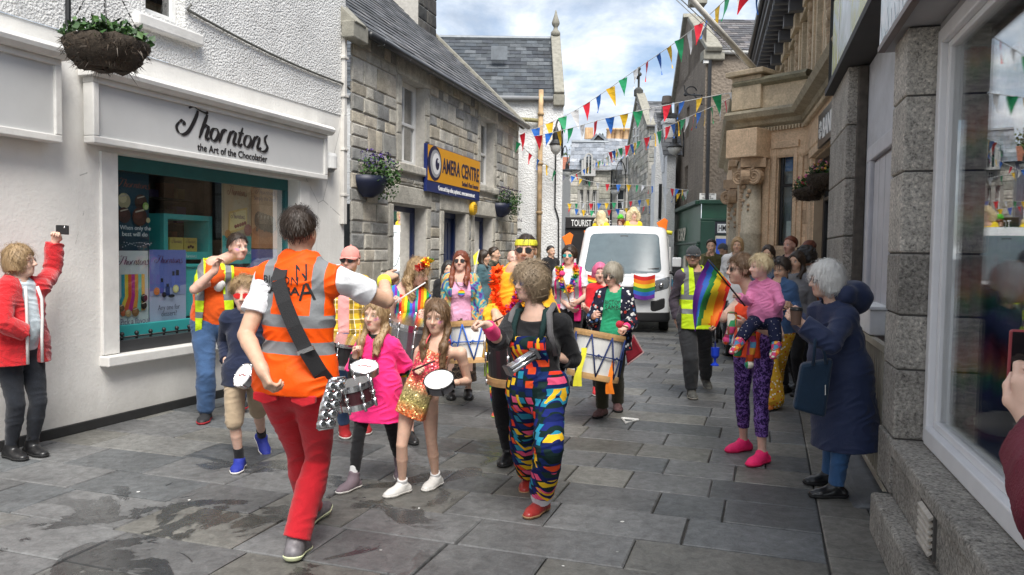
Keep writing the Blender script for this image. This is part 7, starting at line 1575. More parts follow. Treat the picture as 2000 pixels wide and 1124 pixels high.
# --- band leader, seen from behind
p=Person('man in orange hi-vis vest and red trousers seen from behind leading the drummers',foot=(580,1092),head=(586,455),yaw=172,hyaw=176,skin=TAN,vox=V0,fat=.92,feet=dict(r=(578,1088),l=(606,1022,.0)),toes=dict(r=(-178,-8),l=(165,6)),
  J=dict(pv=(580,752),sl=(524,544),sr=(660,546),nk=(588,512),el=(480,655,'-'),wl=(512,722,'-'),er=(754,588,'+'),wr=(750,547,'+')),hand=dict(l=dict(curl=.55,dir=(.35,-.2,-.7),palm=(.6,.6,.2),thumb=(-1,0,0)),r=dict(curl=.7,dir=(.45,.8,.35),palm=(-.2,.3,-1),point=True,thumb=(-.4,.2,1))))
p.body(); p.shirt('t_shirt',clothmat('white tee',(.72,.73,.76)),sleeve=.62,off=.010,hem=-.04,loose=.006,sl_loose=.016)
p.shirt('vest',VEST_O,sleeve=0,off=.030,hem=-.03,loose=.025,neck=.075,wr=.008,post=armhole(p,.205))
INK=mat('black print',(.015,.015,.016),.8)
project_text(p,p._vest,'BICTON',-.15,.50,.19,.038,INK,front=False); project_text(p,p._vest,'SAMBA',-.15,.452,.20,.038,INK,front=False,bold=.03); project_text(p,p._vest,'N',.03,.52,.05,.075,INK,front=False,rot=8); project_text(p,p._vest,'A',.045,.425,.075,.10,INK,front=False,rot=6)
REDT=clothmat('red trousers cloth',(.50,.012,.022),var=.14); p.trousers('trousers',REDT,length=1.97,off=.011,flare=.024,loose=.0,waist=.12,wr=.004)
mb=MB(); 
for x0 in (-.155,.035):
    P_=[p.T3(x,-.165,z) for x,z in ((x0,-.02),(x0+.12,-.02),(x0+.12,-.055),(x0+.06,-.075),(x0,-.055))]; P_=[a-p.TF[1]*(-.012) for a in P_]; mb.prism(P_,p.TF[1]*.03)
mb.build('pocket_flaps',REDT,p.root,bev=.006)
p.shoes(mat('grey running shoe',(.16,.15,.16),.5,.1,var=.5,ns=22),mat('white green sole',(.62,.66,.42),.5,var=.35,ns=8),top=.03)
p.hair('short',H_BROWN,strands=260,off=.014,ln=.045)
mb=MB(); W_=.037; 
strap=[p.T3(*v) for v in ((.06,.06,.60),(.065,-.05,.615),(.045,-.155,.52),(.0,-.18,.42),(-.055,-.188,.31),(-.115,-.18,.20),(-.165,-.125,.09),(-.19,-.04,.01))]
for i in range(len(strap)-1):
    a,b=strap[i],strap[i+1]; t=U(b-a); n=U(p.TF[1]*-1+ (p.TF[0]*-.6 if i>4 else 0)+(p.TF[2] if i<1 else 0)); sd=U(np.cross(t,n)); 
    mb.hexa([a-sd*W_,a+sd*W_,b+sd*W_,b-sd*W_,a-sd*W_+n*.006,a+sd*W_+n*.006,b+sd*W_+n*.006,b-sd*W_+n*.006])
so=empty('shoulder_strap',strap[3],'wide black webbing strap across the back of orange vest','strap'); mb.build('webbing',mat('black webbing',(.014,.014,.016),.7,bump=.4,bs=200),so); mb=MB(); q=strap[5]; t=U(strap[6]-strap[5]); sd=U(np.cross(t,-p.TF[1])); mb.hexa([q+sd*x*.046+t*y-p.TF[1]*z for z in (.004,.018) for x,y in ((-1,-.012),(1,-.012),(1,.012),(-1,.012))]); mb.build('buckle',CHROME,so,bev=.003)
BANDY=mat('neon yellow band',(.85,.80,.05),.6); w_=p.J['wr']; e_=p.J['er']; t=U(w_-e_); mb=MB(); mb.lathe([(.036,-.025),(.040,-.02),(.040,.02),(.036,.025)],w_-t*.03,t,n=20); tag(mb.build('wristband',BANDY,smooth=True),'neon yellow wristband on the raised arm of the orange vested man','wristband')
# chrome repinique / hand drum and jingle rack at his hip
q=at(690,748,3.74); drum('small dark red drum with chrome fittings hung at the hip of the band leader',q,(.2,.12,-1),.085,.12,mat('dark red lacquer',(.045,.012,.016),.25,var=.3),CHROME,7)
o=empty('jingle_rack',at(655,790,3.6),'silver jingle rack with many small cymbals hanging from the strap','jingles'); mb=MB(); a,b=at(646,742,3.62),at(622,838,3.58); sv=U(b-a); 
mb.tube([a,a*.5+b*.5+np.array((-.01,0,0)),b,b+np.array((.03,0,.02))],.012,8); mb.tube([a+np.array((.055,.05,0)),b+np.array((.055,.05,.0))],.011,8); mb.tube([b,b+np.array((.055,.05,0))],.011,8); mb.tube([a,a+np.array((.055,.05,0))],.011,8); mb.build('frame',CHROME,o,smooth=True)
for i in range(5):
    for k in range(2):
        c=a+(b-a)*(.12+.19*i)+np.array((.012+.034*k,.02*k-.03,0)); mb=MB(); ax=U(np.array((.5,-.7,.25))); 
        for dz in (0,.012,.024): mb.lathe([(.004,.004),(.011,.006),(.022,0),(.023,.002),(.011,.009),(.004,.007)],c+ax*dz,ax,n=16)
        mb.build('jingle',CHROME,o,smooth=True)
# --- man in pink cap
p=Person('man in pink cap and yellow plaid shirt drumming behind the band leader',foot=(672,852),head=(684,510),yaw=18,hyaw=-8,hpitch=2,skin=PINKISH,vox=.0068,brow=(.2,.11,.06),feet=dict(r=(672,850),l=(712,842)),J=dict(er=(655,640,'-'),wr=(668,690,'-'),el=(735,640,'-'),wl=(700,690,'-')))
p.body(); p.shirt('t_shirt',clothmat('pink tee',(.70,.34,.33)),sleeve=0,off=.008,hem=-.08); p.shirt('shirt',PLAID,sleeve=1.5,off=.026,hem=-.12,loose=.03,sl_loose=.02,post=front_gap(p,-.02,.05,.05)); p.trousers('jeans',DEN,off=.014); p.shoes(mat('red trainer',(.42,.02,.025),.6),SOLEW,laces=LACEW,top=.03)
cap(p,clothmat('pink cap cloth',(.78,.30,.26))); shades(p,BLACK,BLACK); p.hair('short',H_MID,strands=0,off=.008)
V,F_=sdf_mesh([ell(p.H3(0,.055,-.09),(.045*p.hs,.045*p.hs,.045*p.hs),p.HF)],.006,lambda a,d: np.maximum(d,p.Hl(a)[:,2]+.072)); mkobj('beard',V,F_,H_MID,p.root,True,{'T':p.Hl(V)})
drum('black snare drum carried behind the pink topped girl by the capped man',at(678,664,p.Y-.42),(-.15,.1,-1),.175,.2,BLACK,CHROME,8)
# --- girl in pink
p=Person('girl in oversized bright pink top and black leggings with long fair hair',foot=(735,946),head=(734,617),yaw=-14,hyaw=-22,skin=FAIR,vox=V0,hs=1.04,fat=.92,female=True,paint=facepaint(FP,1),feet=dict(r=(690,955),l=(782,926,.01)),toes=dict(r=(-30,0),l=(5,-12)),lips=(.5,.06,.07),
  J=dict(nk=(738,662),er=(690,736,'-'),wr=(694,694,'-'),el=(790,722,'+'),wl=(742,730,'-')),hand=dict(r=dict(curl=.85,dir=(.1,-.2,1),palm=(.7,-.5,0),thumb=(0,-1,.3)),l=dict(curl=.7,dir=(-.8,-.3,.15),palm=(-.2,-.6,-.4),thumb=(-.2,-.4,1))))
p.body(); p.shirt('undershirt',BLK,sleeve=1.92,off=.010,hem=-.1,neck=.05); PK=clothmat('hot pink cotton',(.95,.03,.22),var=.08); p.shirt('top',PK,sleeve=.92,off=.026,hem=-.30,loose=.045,sl_loose=.05,neck=.085,drop=.02,wr=.010,extra=[skirtp(p,.3,-.30,.15,.215,.8)])
p.trousers('leggings',BLK,off=.006,loose=.002,length=1.82); CV=mat('grey mauve canvas',(.17,.13,.15),.8,var=.2); p.shoes(CV,SOLEW,top=.075,laces=LACEW,sock=(mat('white sock',(.7,.7,.7),.9),.14)); p.hair('long',H_BLOND,strands=420,curl=.12,len_=.31,vol=.9)
g=p.grip['r']; stick('wooden drumstick held upright by the girl in bright pink',at(697,718,p.Y-.12),at(704,636,p.Y-.12),.006,.004)
tamborim('white tambourine held flat by the girl in bright pink',at(712,716,p.Y-.25),(.02,-.35,.93),.088,.05)
# --- woman in rainbow dress
p=Person('woman with long fair hair and bright flower headpiece in rainbow striped dress',foot=(790,850),head=(818,532),yaw=25,hyaw=58,hpitch=-22,skin=PINKISH,vox=.0065,female=True,bust=1.1,fat=1.2,hipw=1.2,feet=dict(r=(788,842),l=(800,862)),J=dict(er=(762,640,'-'),wr=(768,592,'-'),el=(872,640,'-'),wl=(835,615,'-')),hand=dict(r=dict(curl=.85,dir=(.5,-.3,.5),palm=(.4,-.7,0)),l=dict(curl=.8)))
p.body(); p.shirt('dress',DRESS,sleeve=.3,off=.014,hem=-.32,loose=.02,neck=.1,drop=.05,extra=[skirtp(p,.05,-.32,.17,.24,.85)]); p.shoes(BLACK,BLACKR,off=.004,top=.0)
p.hair('long',H_BLOND,strands=500,curl=.6,len_=.34,vol=1.35,ln=.12)
fl=empty('flower_headpiece',p.H3(-.02,.03,.12),'red orange and yellow fabric flowers pinned in fair hair','headpiece'); 
for (x,z,c,r) in ((-.075,.065,(.6,.01,.02),.034),(-.045,.10,(.85,.15,.01),.034),(-.01,.135,(.9,.6,.02),.032),(.03,.145,(.05,.3,.04),.02)):
    mb=MB(); 
    for k in range(9): leaves(mb,p.H3(x,.055,z),(r*.4,r*.4,r*.4),3,rnd,r*1.5,(c,))
    mb.build('flower',FLOWER,fl,col=True)
drum('silver surdo drum with pale head carried by the woman in rainbow dress',at(812,626,p.Y-.42),(-.14,.15,-1),.205,.36,STEEL,CHROME,10)
stick('white drumstick raised over the silver drum',at(772,590,p.Y-.3),at(830,553,p.Y-.3),.006,.005,WHITE); 
# --- girl in sequins
p=Person('girl in orange and gold sequin dress with long straight brown hair',foot=(818,968),head=(853,620),yaw=-14,hyaw=-12,hpitch=-6,skin=(.66,.42,.31),vox=V0,hs=1.04,fat=.92,female=True,paint=facepaint(FP,1),feet=dict(r=(786,964),l=(851,950)),toes=dict(r=(-40,0),l=(-25,0)),
  J=dict(nk=(858,668),sl=(900,690),sr=(822,688),er=(812,748,'+'),wr=(815,722,'-'),el=(914,745,'+'),wl=(890,748,'-')),hand=dict(r=dict(curl=.85,dir=(.1,-.6,.1),palm=(.6,.1,-.4),thumb=(.3,-.3,1)),l=dict(curl=.6,dir=(-.6,-.5,-.1),palm=(-.3,-.3,.8),thumb=(-.2,-.3,1))))
p.body(); p.shirt('dress',SEQ,sleeve=0,off=.013,hem=-.20,loose=.012,neck=.3,wr=.003,extra=[skirtp(p,.03,-.20,.14,.185,.86)],post=both(armhole(p,.135),lambda a,d: np.maximum(d,(p.Tl(a)[:,2]-.42)*p.s)))
mb=MB(); 
for sg in (1,-1): mb.tube([p.T3(.075*sg,.115,.41),p.T3(.085*sg,.10,.50),p.T3(.09*sg,.03,.565),p.T3(.085*sg,-.07,.53),p.T3(.075*sg,-.11,.42)],.004,6)
mb.build('shoulder_straps',mat('coral strap',(.8,.1,.12),.6),p.root,smooth=True)
WSH=mat('white leather shoe',(.70,.69,.66),.5,var=.08); p.shoes(WSH,SOLEW,top=.015,sock=(mat('white sock',()),.06),laces=mat('grey seams',(.45,.45,.44),.6)); p.hair('long',H_MID,strands=420,len_=.38,vol=.9,curl=.1)
stick('dark drumstick held over a small tambourine by the sequin girl',at(806,724,p.Y-.2),at(848,706,p.Y-.3),.006,.004,mat('dark stick',(.05,.02,.02),.5)); tamborim('grey rimmed tambourine with red marking held by the sequin girl',at(857,742,p.Y-.24),(-.12,-.5,.85),.092,.055,mat('grey rim',(.12,.12,.13),.5),True)
p.cloth('wristband',[rc(p.J['wr'],p.J['wr']-U(p.J['wr']-p.J['er'])*.05,.027,.029)],clothmat('crimson band',(.5,.02,.07)),0)
# --- woman in pink tank top
p=Person('woman in lilac pink tank top and sunglasses with tie dye jacket',Y=8.3,head=(900,512),yaw=8,hyaw=-6,hpitch=6,skin=PINKISH,vox=.0075,female=True,bust=.9,J=dict(er=(868,620,'+'),wr=(900,645,'-'),el=(948,625,'+'),wl=(945,645,'-')))
p.body(); p.shirt('tank_top',clothmat('lilac pink cotton',(.72,.36,.52)),sleeve=0,off=.013,hem=-.1,neck=.1,drop=.07); p.shirt('jacket',TIE,sleeve=1.85,off=.03,hem=-.12,loose=.03,sl_loose=.03,neck=.1,drop=.04,post=front_gap(p,.0,.13,.10)); p.cloth('skirt',[skirtp(p,.1,-.72,.15,.22,.85)],patmat('black paisley',lambda N,T,q: N.ramp(N.noise(T,26,2,.5,2.),[(.47,(.012,.01,.012)),(.5,(.3,.2,.12)),(.53,(.012,.01,.012))])),.006); p.shoes(BLACK,BLACKR)
p.hair('long',H_RED,strands=300,len_=.30,vol=1.05,curl=.2); shades(p,BLACK,mat('tortoise frame',(.05,.02,.01),.2)); 
mb=MB(); n=24; c=p.T3(0,.0,.33); 
bv=None
for i,c_ in enumerate(RAIN):
    z0,z1=.04-.08*i/6,.04-.08*(i+1)/6; w0=math.sqrt(max(0,.04**2-z0**2)); w1=math.sqrt(max(0,.04**2-z1**2)); mb.add([p.T3(x,.158,.34+z) for x,z in ((-w0,z0),(w0,z0),(w1,z1),(-w1,z1))],[(0,1,2,3)],c_)
mb.build('rainbow_badge',FLOWER,p.root,col=True)
mb=MB(); mb.tube([p.T3(.06*math.cos(t),.09+.05*math.sin(t),.50-.09*math.sin(t)) for t in np.linspace(0,math.pi,12)],.006,5); mb.build('necklace',BLACK,p.root)
BROPE=mat('blue rope',(.02,.10,.42),.7); drum('white surdo drum laced with blue rope carried by the tank top woman',at(925,628,7.55),(.06,-.12,-1),.25,.40,mat('white shell',(.66,.66,.64),.4),WOOD,0,BROPE)
# --- man in yellow jacket
p=Person('man in golden yellow jacket with yellow headband and orange garland',foot=(1000,903),head=(1027,490),yaw=-18,hyaw=-10,skin=TAN,vox=.0062,feet=dict(r=(995,902),l=(1040,900)),J=dict(sr=(985,560),er=(958,640,'+'),wr=(968,612,'-'),el=(1085,640,'-'),wl=(1030,620,'-')),hand=dict(r=dict(curl=.5,dir=(.4,-.5,-.4),palm=(.3,-.2,-.9))))
p.body(); YJ=clothmat('golden nylon',(.82,.42,.012),rough=.55,var=.08); p.shirt('jacket',YJ,sleeve=1.85,off=.026,hem=-.12,loose=.035,sl_loose=.035,neck=.085,wr=.010); p.trousers('trousers',BLK,off=.014); p.shoes(BLACK,BLACKR,top=.05); p.hair('short',H_BROWN,strands=60,off=.008); shades(p,BLACK,BLACK)
V,F_=sdf_mesh([ell(p.H3(0,-.012,.036),(.0915*p.hs,.111*p.hs,.11*p.hs),p.HF)],.005,lambda a,d: np.maximum(d,np.abs(p.Hl(a)[:,2]-.062+.0*p.Hl(a)[:,1])*1-.024)); mkobj('headband',V,F_,BANDY,p.root,True)
lei=empty('flower_garland',p.T3(0,.15,.5),'ruffled orange and pink flower garland round the yellow jacketed man','garland'); mb=MB(); rg=random.Random(3)
for t in np.linspace(-.35,math.pi+.35,46): c=p.T3(.115*math.cos(t),.10+.07*math.sin(t)-.05*(t<0 or t>3.14),.53-.30*max(0,math.sin(t))); leaves(mb,c,(.022,.022,.022),16,rg,.045,((.95,.14,.01),(.9,.1,.01)) if t>1.3 else ((.9,.03,.2),(.9,.2,.02),(.3,.03,.4)))
mb.build('petals',FLOWER,lei,col=True)
drum('black drum with pale wooden rim in front of the yellow jacketed man',at(1010,640,p.Y-.40),(.05,.05,-1),.22,.38,mat('black shell',(.02,.02,.022),.3),WOOD,6)
# --- child in lime
p=Person('small child in lime green hoodie and rainbow striped leggings behind the drummers',foot=(970,813),head=(970,648),yaw=-10,skin=FAIR,vox=.0062,hs=.95,female=True,feet=dict(r=(968,812),l=(992,806)),J=dict(er=(955,705,'+'),wr=(966,712,'-')))
p.body(); p.shirt('hoodie',clothmat('lime fleece',(.42,.66,.05)),sleeve=1.9,off=.022,hem=-.16,loose=.03,sl_loose=.02); p.trousers('leggings',RLEG,off=.008); p.shoes(mat('coral trainer',(.5,.08,.05),.6),mat('lime sole',(.4,.6,.1),.6),laces=mat('lime lace',(.4,.7,.1),.6)); p.hair('long',H_BLOND,strands=120,len_=.2)
# --- woman in dungarees
p=Person('woman with curly hair in multicoloured patchwork dungarees looking to her right',foot=(1052,1005),head=(1034,552),yaw=-26,hyaw=-50,hpitch=-2,skin=FAIR,vox=V0,female=True,bust=1.0,fat=1.05,hipw=1.05,feet=dict(l=(1056,1000),r=(1034,948,.0)),toes=dict(l=(-32,0),r=(-15,-5)),
  J=dict(pv=(1048,765),kl=(1072,872,-.12),kr=(1020,862,-.02),nk=(1045,608),sl=(1098,632),sr=(1002,628),er=(975,668,'-'),wr=(952,636,'-'),el=(1118,702,'+'),wl=(1062,694,'-')),hand=dict(r=dict(curl=.8,dir=(-.6,-.2,.15),palm=(.1,-.3,-.9),thumb=(.2,-1,.3)),l=dict(curl=.75,dir=(-.8,-.2,-.1),palm=(-.1,.3,-.9),thumb=(-.5,-.8,.2))))
p.body(); p.shirt('jersey',BLK,sleeve=1.25,off=.012,hem=-.05,loose=.012,sl_loose=.022,neck=.092,drop=.035,front=.03)
def bib(a,d):
    q=p.Tl(a); top=np.where(q[:,1]>0.02,.40,.14); side=np.where(q[:,2]>.16,np.abs(q[:,0])-.125,-1.); return np.maximum(d,np.maximum(q[:,2]-top,side)*p.s)
P_=p.torso(.030,.012)
for a in 'lr': P_+=p.legp(a,.022,0,1.83,.022,.012)
P_.append(Prim(p.T3(.06,-.015,.0),p.T3(-.06,-.015,.0),.145*p.s,.145*p.s,p.TF,.92,.06)); p.cloth('dungarees',P_,DUNG,.007,post=bib)
mb=MB(); 
for sg in (1,-1):
    pts=[p.T3(.09*sg,.17,.36),p.T3(.105*sg,.145,.46),p.T3(.10*sg,.07,.565),p.T3(.09*sg,-.05,.57),p.T3(.06*sg,-.12,.46)]; mb.tube(pts,[.018]*5,6)
mb.build('dungaree_straps',DUNG,p.root,smooth=True)
for sd in 'lr':
    a=p.J['a'+sd]; t=U(p.J['k'+sd]-a); p.cloth('turn_up',[Prim(a+t*.035*p.s,a+t*.09*p.s,.074*p.s,.070*p.s,cuts=[(a+t*.03*p.s,-t),(a+t*.095*p.s,t)])],clothmat('pale turn up',(.66,.66,.70)),.003)
p.shoes(mat('red leather',(.36,.035,.03),.35,var=.25,ns=12),mat('tan sole',(.35,.2,.1),.6),top=.03,laces=mat('straw lace',(.55,.45,.28),.8)); p.hair('bob',hairmat('sandy curls',(.09,.06,.035),(.50,.38,.25)),strands=900,curl=1.,len_=.135,vol=1.08,ln=.075); shades(p,mat('blue face paint lens',(.10,.12,.22),.2),mat('blue frame',(.05,.06,.18),.3),style='s')
p.cloth('wristband',[rc(p.J['wr']-U(p.J['wr']-p.J['er'])*.02,p.J['wr']-U(p.J['wr']-p.J['er'])*.11,.038,.043)],clothmat('pink towelling',(.9,.04,.2)),.003)
w_=p.J['wl']; t=U(w_-p.J['el']); mb=MB(); mb.lathe([(.031,-.012),(.034,-.01),(.034,.01),(.031,.012)],w_-t*.02,t,n=18); mb.ball(w_-t*.02+np.array((-.01,-.03,.012)),(.018,.01,.018),10,6); mb.build('watch',WHITE,p.root,smooth=True)
bp=empty('backpack',p.T3(0,-.2,.3),'black backpack with grey straps on the curly haired woman','backpack'); V,F_=sdf_mesh([Prim(p.T3(0,-.235,.16),p.T3(0,-.22,.44),.14*p.s,.12*p.s,p.TF,.6)],.008,lambda a,d: d+.004*wav(a,30,1)); mkobj('bag',V,F_,BLK,bp,True); mb=MB()
for sg in (1,-1): mb.tube([p.T3(.125*sg,-.13,.50),p.T3(.128*sg,-.02,.60),p.T3(.132*sg,.09,.555),p.T3(.15*sg,.135,.42),p.T3(.165*sg,.06,.27)],.020,6)
mb.build('shoulder_strap',clothmat('grey strap',(.13,.125,.13)),bp,smooth=True)
stick('thin wooden stick held by the curly haired woman',at(944,640,p.Y-.25),at(985,618,p.Y-.35),.005,.003,mat('dark stick',()))
o=empty('metal_shaker',at(1020,712,p.Y-.3),'chrome tube shaker held by the woman in dungarees','shaker'); mb=MB(); a,b=at(1047,694,p.Y-.32),at(994,728,p.Y-.38); ax=U(b-a); sd=U(np.cross(ax,(0,0,1))); up=np.cross(sd,ax)
for i in (-1,0,1):
    for j in (0,1): mb.tube([a+sd*.024*i+up*.024*j,b+sd*.024*i+up*.024*j],.0125,10)
mb.build('tubes',CHROME,o,smooth=True); mb=MB(); mb.hexa([a-ax*.008+sd*x+up*y for x,y in ((-.04,-.016),(.04,-.016),(.04,.04),(-.04,.04))]+[a+ax*.008+sd*x+up*y for x,y in ((-.04,-.016),(.04,-.016),(.04,.04),(-.04,.04))]); mb.build('end_plate',STEEL,o); mb=MB(); mb.hexa([b-ax*.008+sd*x+up*y for x,y in ((-.04,-.016),(.04,-.016),(.04,.04),(-.04,.04))]+[b+ax*.008+sd*x+up*y for x,y in ((-.04,-.016),(.04,-.016),(.04,.04),(-.04,.04))]); mb.build('end_plate',STEEL,o)
# --- woman in pink vest
p=Person('woman with dark short hair and teal sunglasses in pink hi-vis vest and garland',Y=9.3,head=(1112,500),yaw=-12,hyaw=-20,skin=PINKISH,vox=.008,female=True,bust=.8,J=dict(er=(1086,620,'+'),wr=(1112,600,'-'),el=(1152,610,'+'),wl=(1128,590,'-')))
p.body(); p.shirt('t_shirt',clothmat('white tee',()),sleeve=.6,off=.012,hem=-.1); p.shirt('vest',VEST_P,sleeve=0,off=.03,hem=-.12,loose=.02,post=both(front_gap(p,0,.09,.07),armhole(p))); p.trousers('trousers',BLK); p.shoes(BLACK,BLACKR); p.hair('bob',H_BROWN,strands=120,len_=.03,vol=.9); shades(p,mat('teal mirror lens',(.02,.30,.32),.12),mat('gold frame',(.4,.3,.1),.3,.8))
lei=empty('flower_garland',p.T3(0,.15,.5),'rainbow flower garland round the neck of the pink vested woman','garland'); mb=MB(); rg=random.Random(4); cl=RAIN+[(.9,.7,.05)]
for i,t in enumerate(np.linspace(-.3,math.pi+.3,36)): c=p.T3(.10*math.cos(t),.10+.06*math.sin(t),.53-.26*max(0,math.sin(t))); leaves(mb,c,(.02,.02,.02),10,rg,.045,(cl[(i//2)%7],))
mb.build('petals',FLOWER,lei,col=True)
stick('pink headed beater held by the woman in pink vest',at(1112,590,8.9),at(1098,535,8.9),.008,.007,WOOD,(.035,clothmat('pink felt',(.8,.05,.2))),'beater','beater')
# --- woman in green T-shirt with drum
p=Person('woman with grey bob and sunglasses in green T-shirt and floral jacket carrying a drum',foot=(1190,810),head=(1196,538),yaw=-14,hyaw=-34,hpitch=-10,skin=PINKISH,vox=.0068,female=True,bust=.7,feet=dict(r=(1176,812),l=(1206,800)),toes=dict(r=(-30,0),l=(-5,0)),J=dict(nk=(1200,568),er=(1150,645,'+'),wr=(1160,618,'-'),el=(1238,650,'+'),wl=(1222,640,'-')),hand=dict(l=dict(curl=.8,dir=(-.5,-.4,-.2),palm=(-.2,.2,-.9),thumb=(-.3,-.6,.6))))
GRT=clothmat('green tee',(.02,.30,.15)); p.body(); p.shirt('t_shirt',GRT,sleeve=.4,off=.013,hem=-.14,loose=.02); p.shirt('jacket',FLOR,sleeve=1.82,off=.030,hem=-.15,loose=.03,sl_loose=.025,neck=.09,drop=.02,post=front_gap(p,0,.12,.085))
project_text(p,p._t_shirt,'BICTON',-.085,.36,.19,.045,INK,rot=4); project_text(p,p._t_shirt,'SAMBA',-.075,.30,.20,.05,INK,rot=4)
p.trousers('trousers',clothmat('dark olive cloth',(.035,.032,.018)),off=.014,flare=.02,length=1.96); p.shoes(mat('patterned shoe',(.12,.06,.06),.7,var=.8,ns=40),BLACKR); p.hair('bob',H_GREY,strands=260,len_=.085,vol=1.,fringe=True); shades(p,BLACK,mat('blue frame',()))
p.cloth('wristband',[rc(p.J['wl']-U(p.J['wl']-p.J['el'])*.03,p.J['wl']-U(p.J['wl']-p.J['el'])*.12,.040,.044)],clothmat('pink towelling',()),.003)
dd=drum('white drum laced with dark blue rope, tilted at the hip of the green shirted woman',at(1172,650,p.Y-.40),(-.17,-.10,-1),.235,.43,mat('white shell',()),WOOD,0,mat('navy rope',(.012,.03,.13),.7))
for i,(x0,y0,x1,y1,m_,lb) in enumerate(((1140,680,1124,755,BANDY,'neon yellow ribbon streamer tied to the tilted drum'),(1193,705,1188,770,mat('orange ribbon',(.9,.22,.01),.6),'orange ribbon streamer tied to the tilted drum'))):
    a=at(x0,y0,p.Y-.72+.1*i); b=at(x1,y1,p.Y-.74+.1*i); mb=MB(); 
    for k in (0,1): 
        o_=np.array((.03*k,0,0)); pts=[a+(b+o_-a)*t+np.array((.012*math.sin(6*t+k),.01*math.cos(5*t),0)) for t in np.linspace(0,1,9)]; V=[];F=[]
        for q in pts: V+=[q-np.array((.02,0,0)),q+np.array((.02,.006,0))]
        mb.add(V,[(2*j,2*j+1,2*j+3,2*j+2) for j in range(8)])
    r_=mb.build('ribbon',m_); r_.modifiers.new('thick','SOLIDIFY').thickness=.003; tag(r_,lb,'ribbon')
stick('drum beater with a crimson round head held by the green shirted woman',at(1226,640,p.Y-.32),at(1210,634,p.Y-.42),.008,.008,WOOD,(.036,clothmat('crimson felt',(.5,.02,.05))),'beater','beater')
# --- person in red behind
p=Person('person in red top and red shoes half hidden behind the green shirted drummer',foot=(1175,768),head=(1172,535),yaw=-5,skin=PINKISH,vox=.009,J=dict(er=(1150,620,'+'),wr=(1140,600,'-')),feet=dict(r=(1165,770),l=(1192,764)))
p.body(); p.shirt('top',clothmat('red jersey',(.65,.02,.03)),sleeve=.9,off=.02,hem=-.1); p.trousers('trousers',BLK); p.shoes(mat('coral red shoe',(.75,.05,.06),.6),SOLEW); p.hair('bob',hairmat('pink hair',(.5,.05,.15),(.8,.2,.35)),strands=60,len_=.05)
o=empty('red_drum_bag',at(1245,690,7.9),'dark red wedge shaped drum bag carried beside the green shirted woman','bag'); mb=MB(); mb.prism([at(x,y,7.85) for x,y in ((1238,655),(1257,688),(1225,712),(1222,690))],(0.02,.16,0)); mb.build('bag_body',clothmat('wine canvas',(.26,.015,.03)),o,bev=.02); mb=MB(); mb.tube([at(1238,656,7.8),at(1257,689,7.8),at(1225,713,7.8)],.008,6); mb.build('piping',mat('pale piping',(.5,.3,.3),.7),o)
# --- steward
p=Person('bearded steward in dark cap and yellow hi-vis vest walking down the street',foot=(1352,776),head=(1354,503),yaw=-2,hyaw=-16,skin=TAN,vox=.0072,brow=(.2,.12,.07),feet=dict(r=(1350,776),l=(1378,756,.04)),toes=dict(r=(-4,0),l=(5,-25)),J=dict(er=(1316,585,'+'),wr=(1322,628,'-'),el=(1398,590,'+'),wl=(1396,630,'-')),hand=dict(r=dict(curl=.6),l=dict(curl=.7)))
p.body(); GPU=clothmat('grey purple jersey',(.075,.06,.08)); p.shirt('jersey',GPU,sleeve=1.92,off=.012,hem=-.1,sl_loose=.014); p.shirt('vest',VEST_Y,sleeve=0,off=.028,hem=-.12,loose=.025,neck=.08,post=both(front_gap(p,.01,.0,.05),armhole(p,.165)))
GT=clothmat('grey work trousers cloth',(.042,.044,.048),var=.2); p.trousers('trousers',GT,off=.02,loose=.016,length=1.93); 
p.shoes(mat('grey walking shoe',(.10,.10,.09),.7,var=.7,ns=25),mat('beige sole',(.3,.28,.24),.7),top=.05,laces=LACEW); cap(p,clothmat('charcoal cap cloth',(.05,.055,.06))); p.hair('short',H_MID,strands=0,off=.006)
V,F_=sdf_mesh([ell(p.H3(0,.05,-.085),(.047*p.hs,.047*p.hs,.043*p.hs),p.HF)],.006,lambda a,d: np.maximum(d,p.Hl(a)[:,2]+.073)); mkobj('beard',V,F_,H_MID,p.root,True,{'T':p.Hl(V)})
o=empty('blue_hand_bell',at(1397,700,p.Y-.1),'bright blue plastic hand bell carried low by the steward','bell'); BLU=mat('bright blue plastic',(.015,.06,.62),.3,var=.04); q=at(1397,679,p.Y-.1); mb=MB(); mb.lathe([(.0,0),(.047,0),(.045,-.09),(.03,-.115),(.014,-.125),(.014,-.165),(.045,-.19),(.045,-.20),(0,-.2)],q,n=24); mb.build('cup',BLU,o,smooth=False); mb=MB(); mb.tube([p.J['wl']+np.array((0,-.03,-.06)),q],.008,8); mb.build('handle',STEEL,o,smooth=True)
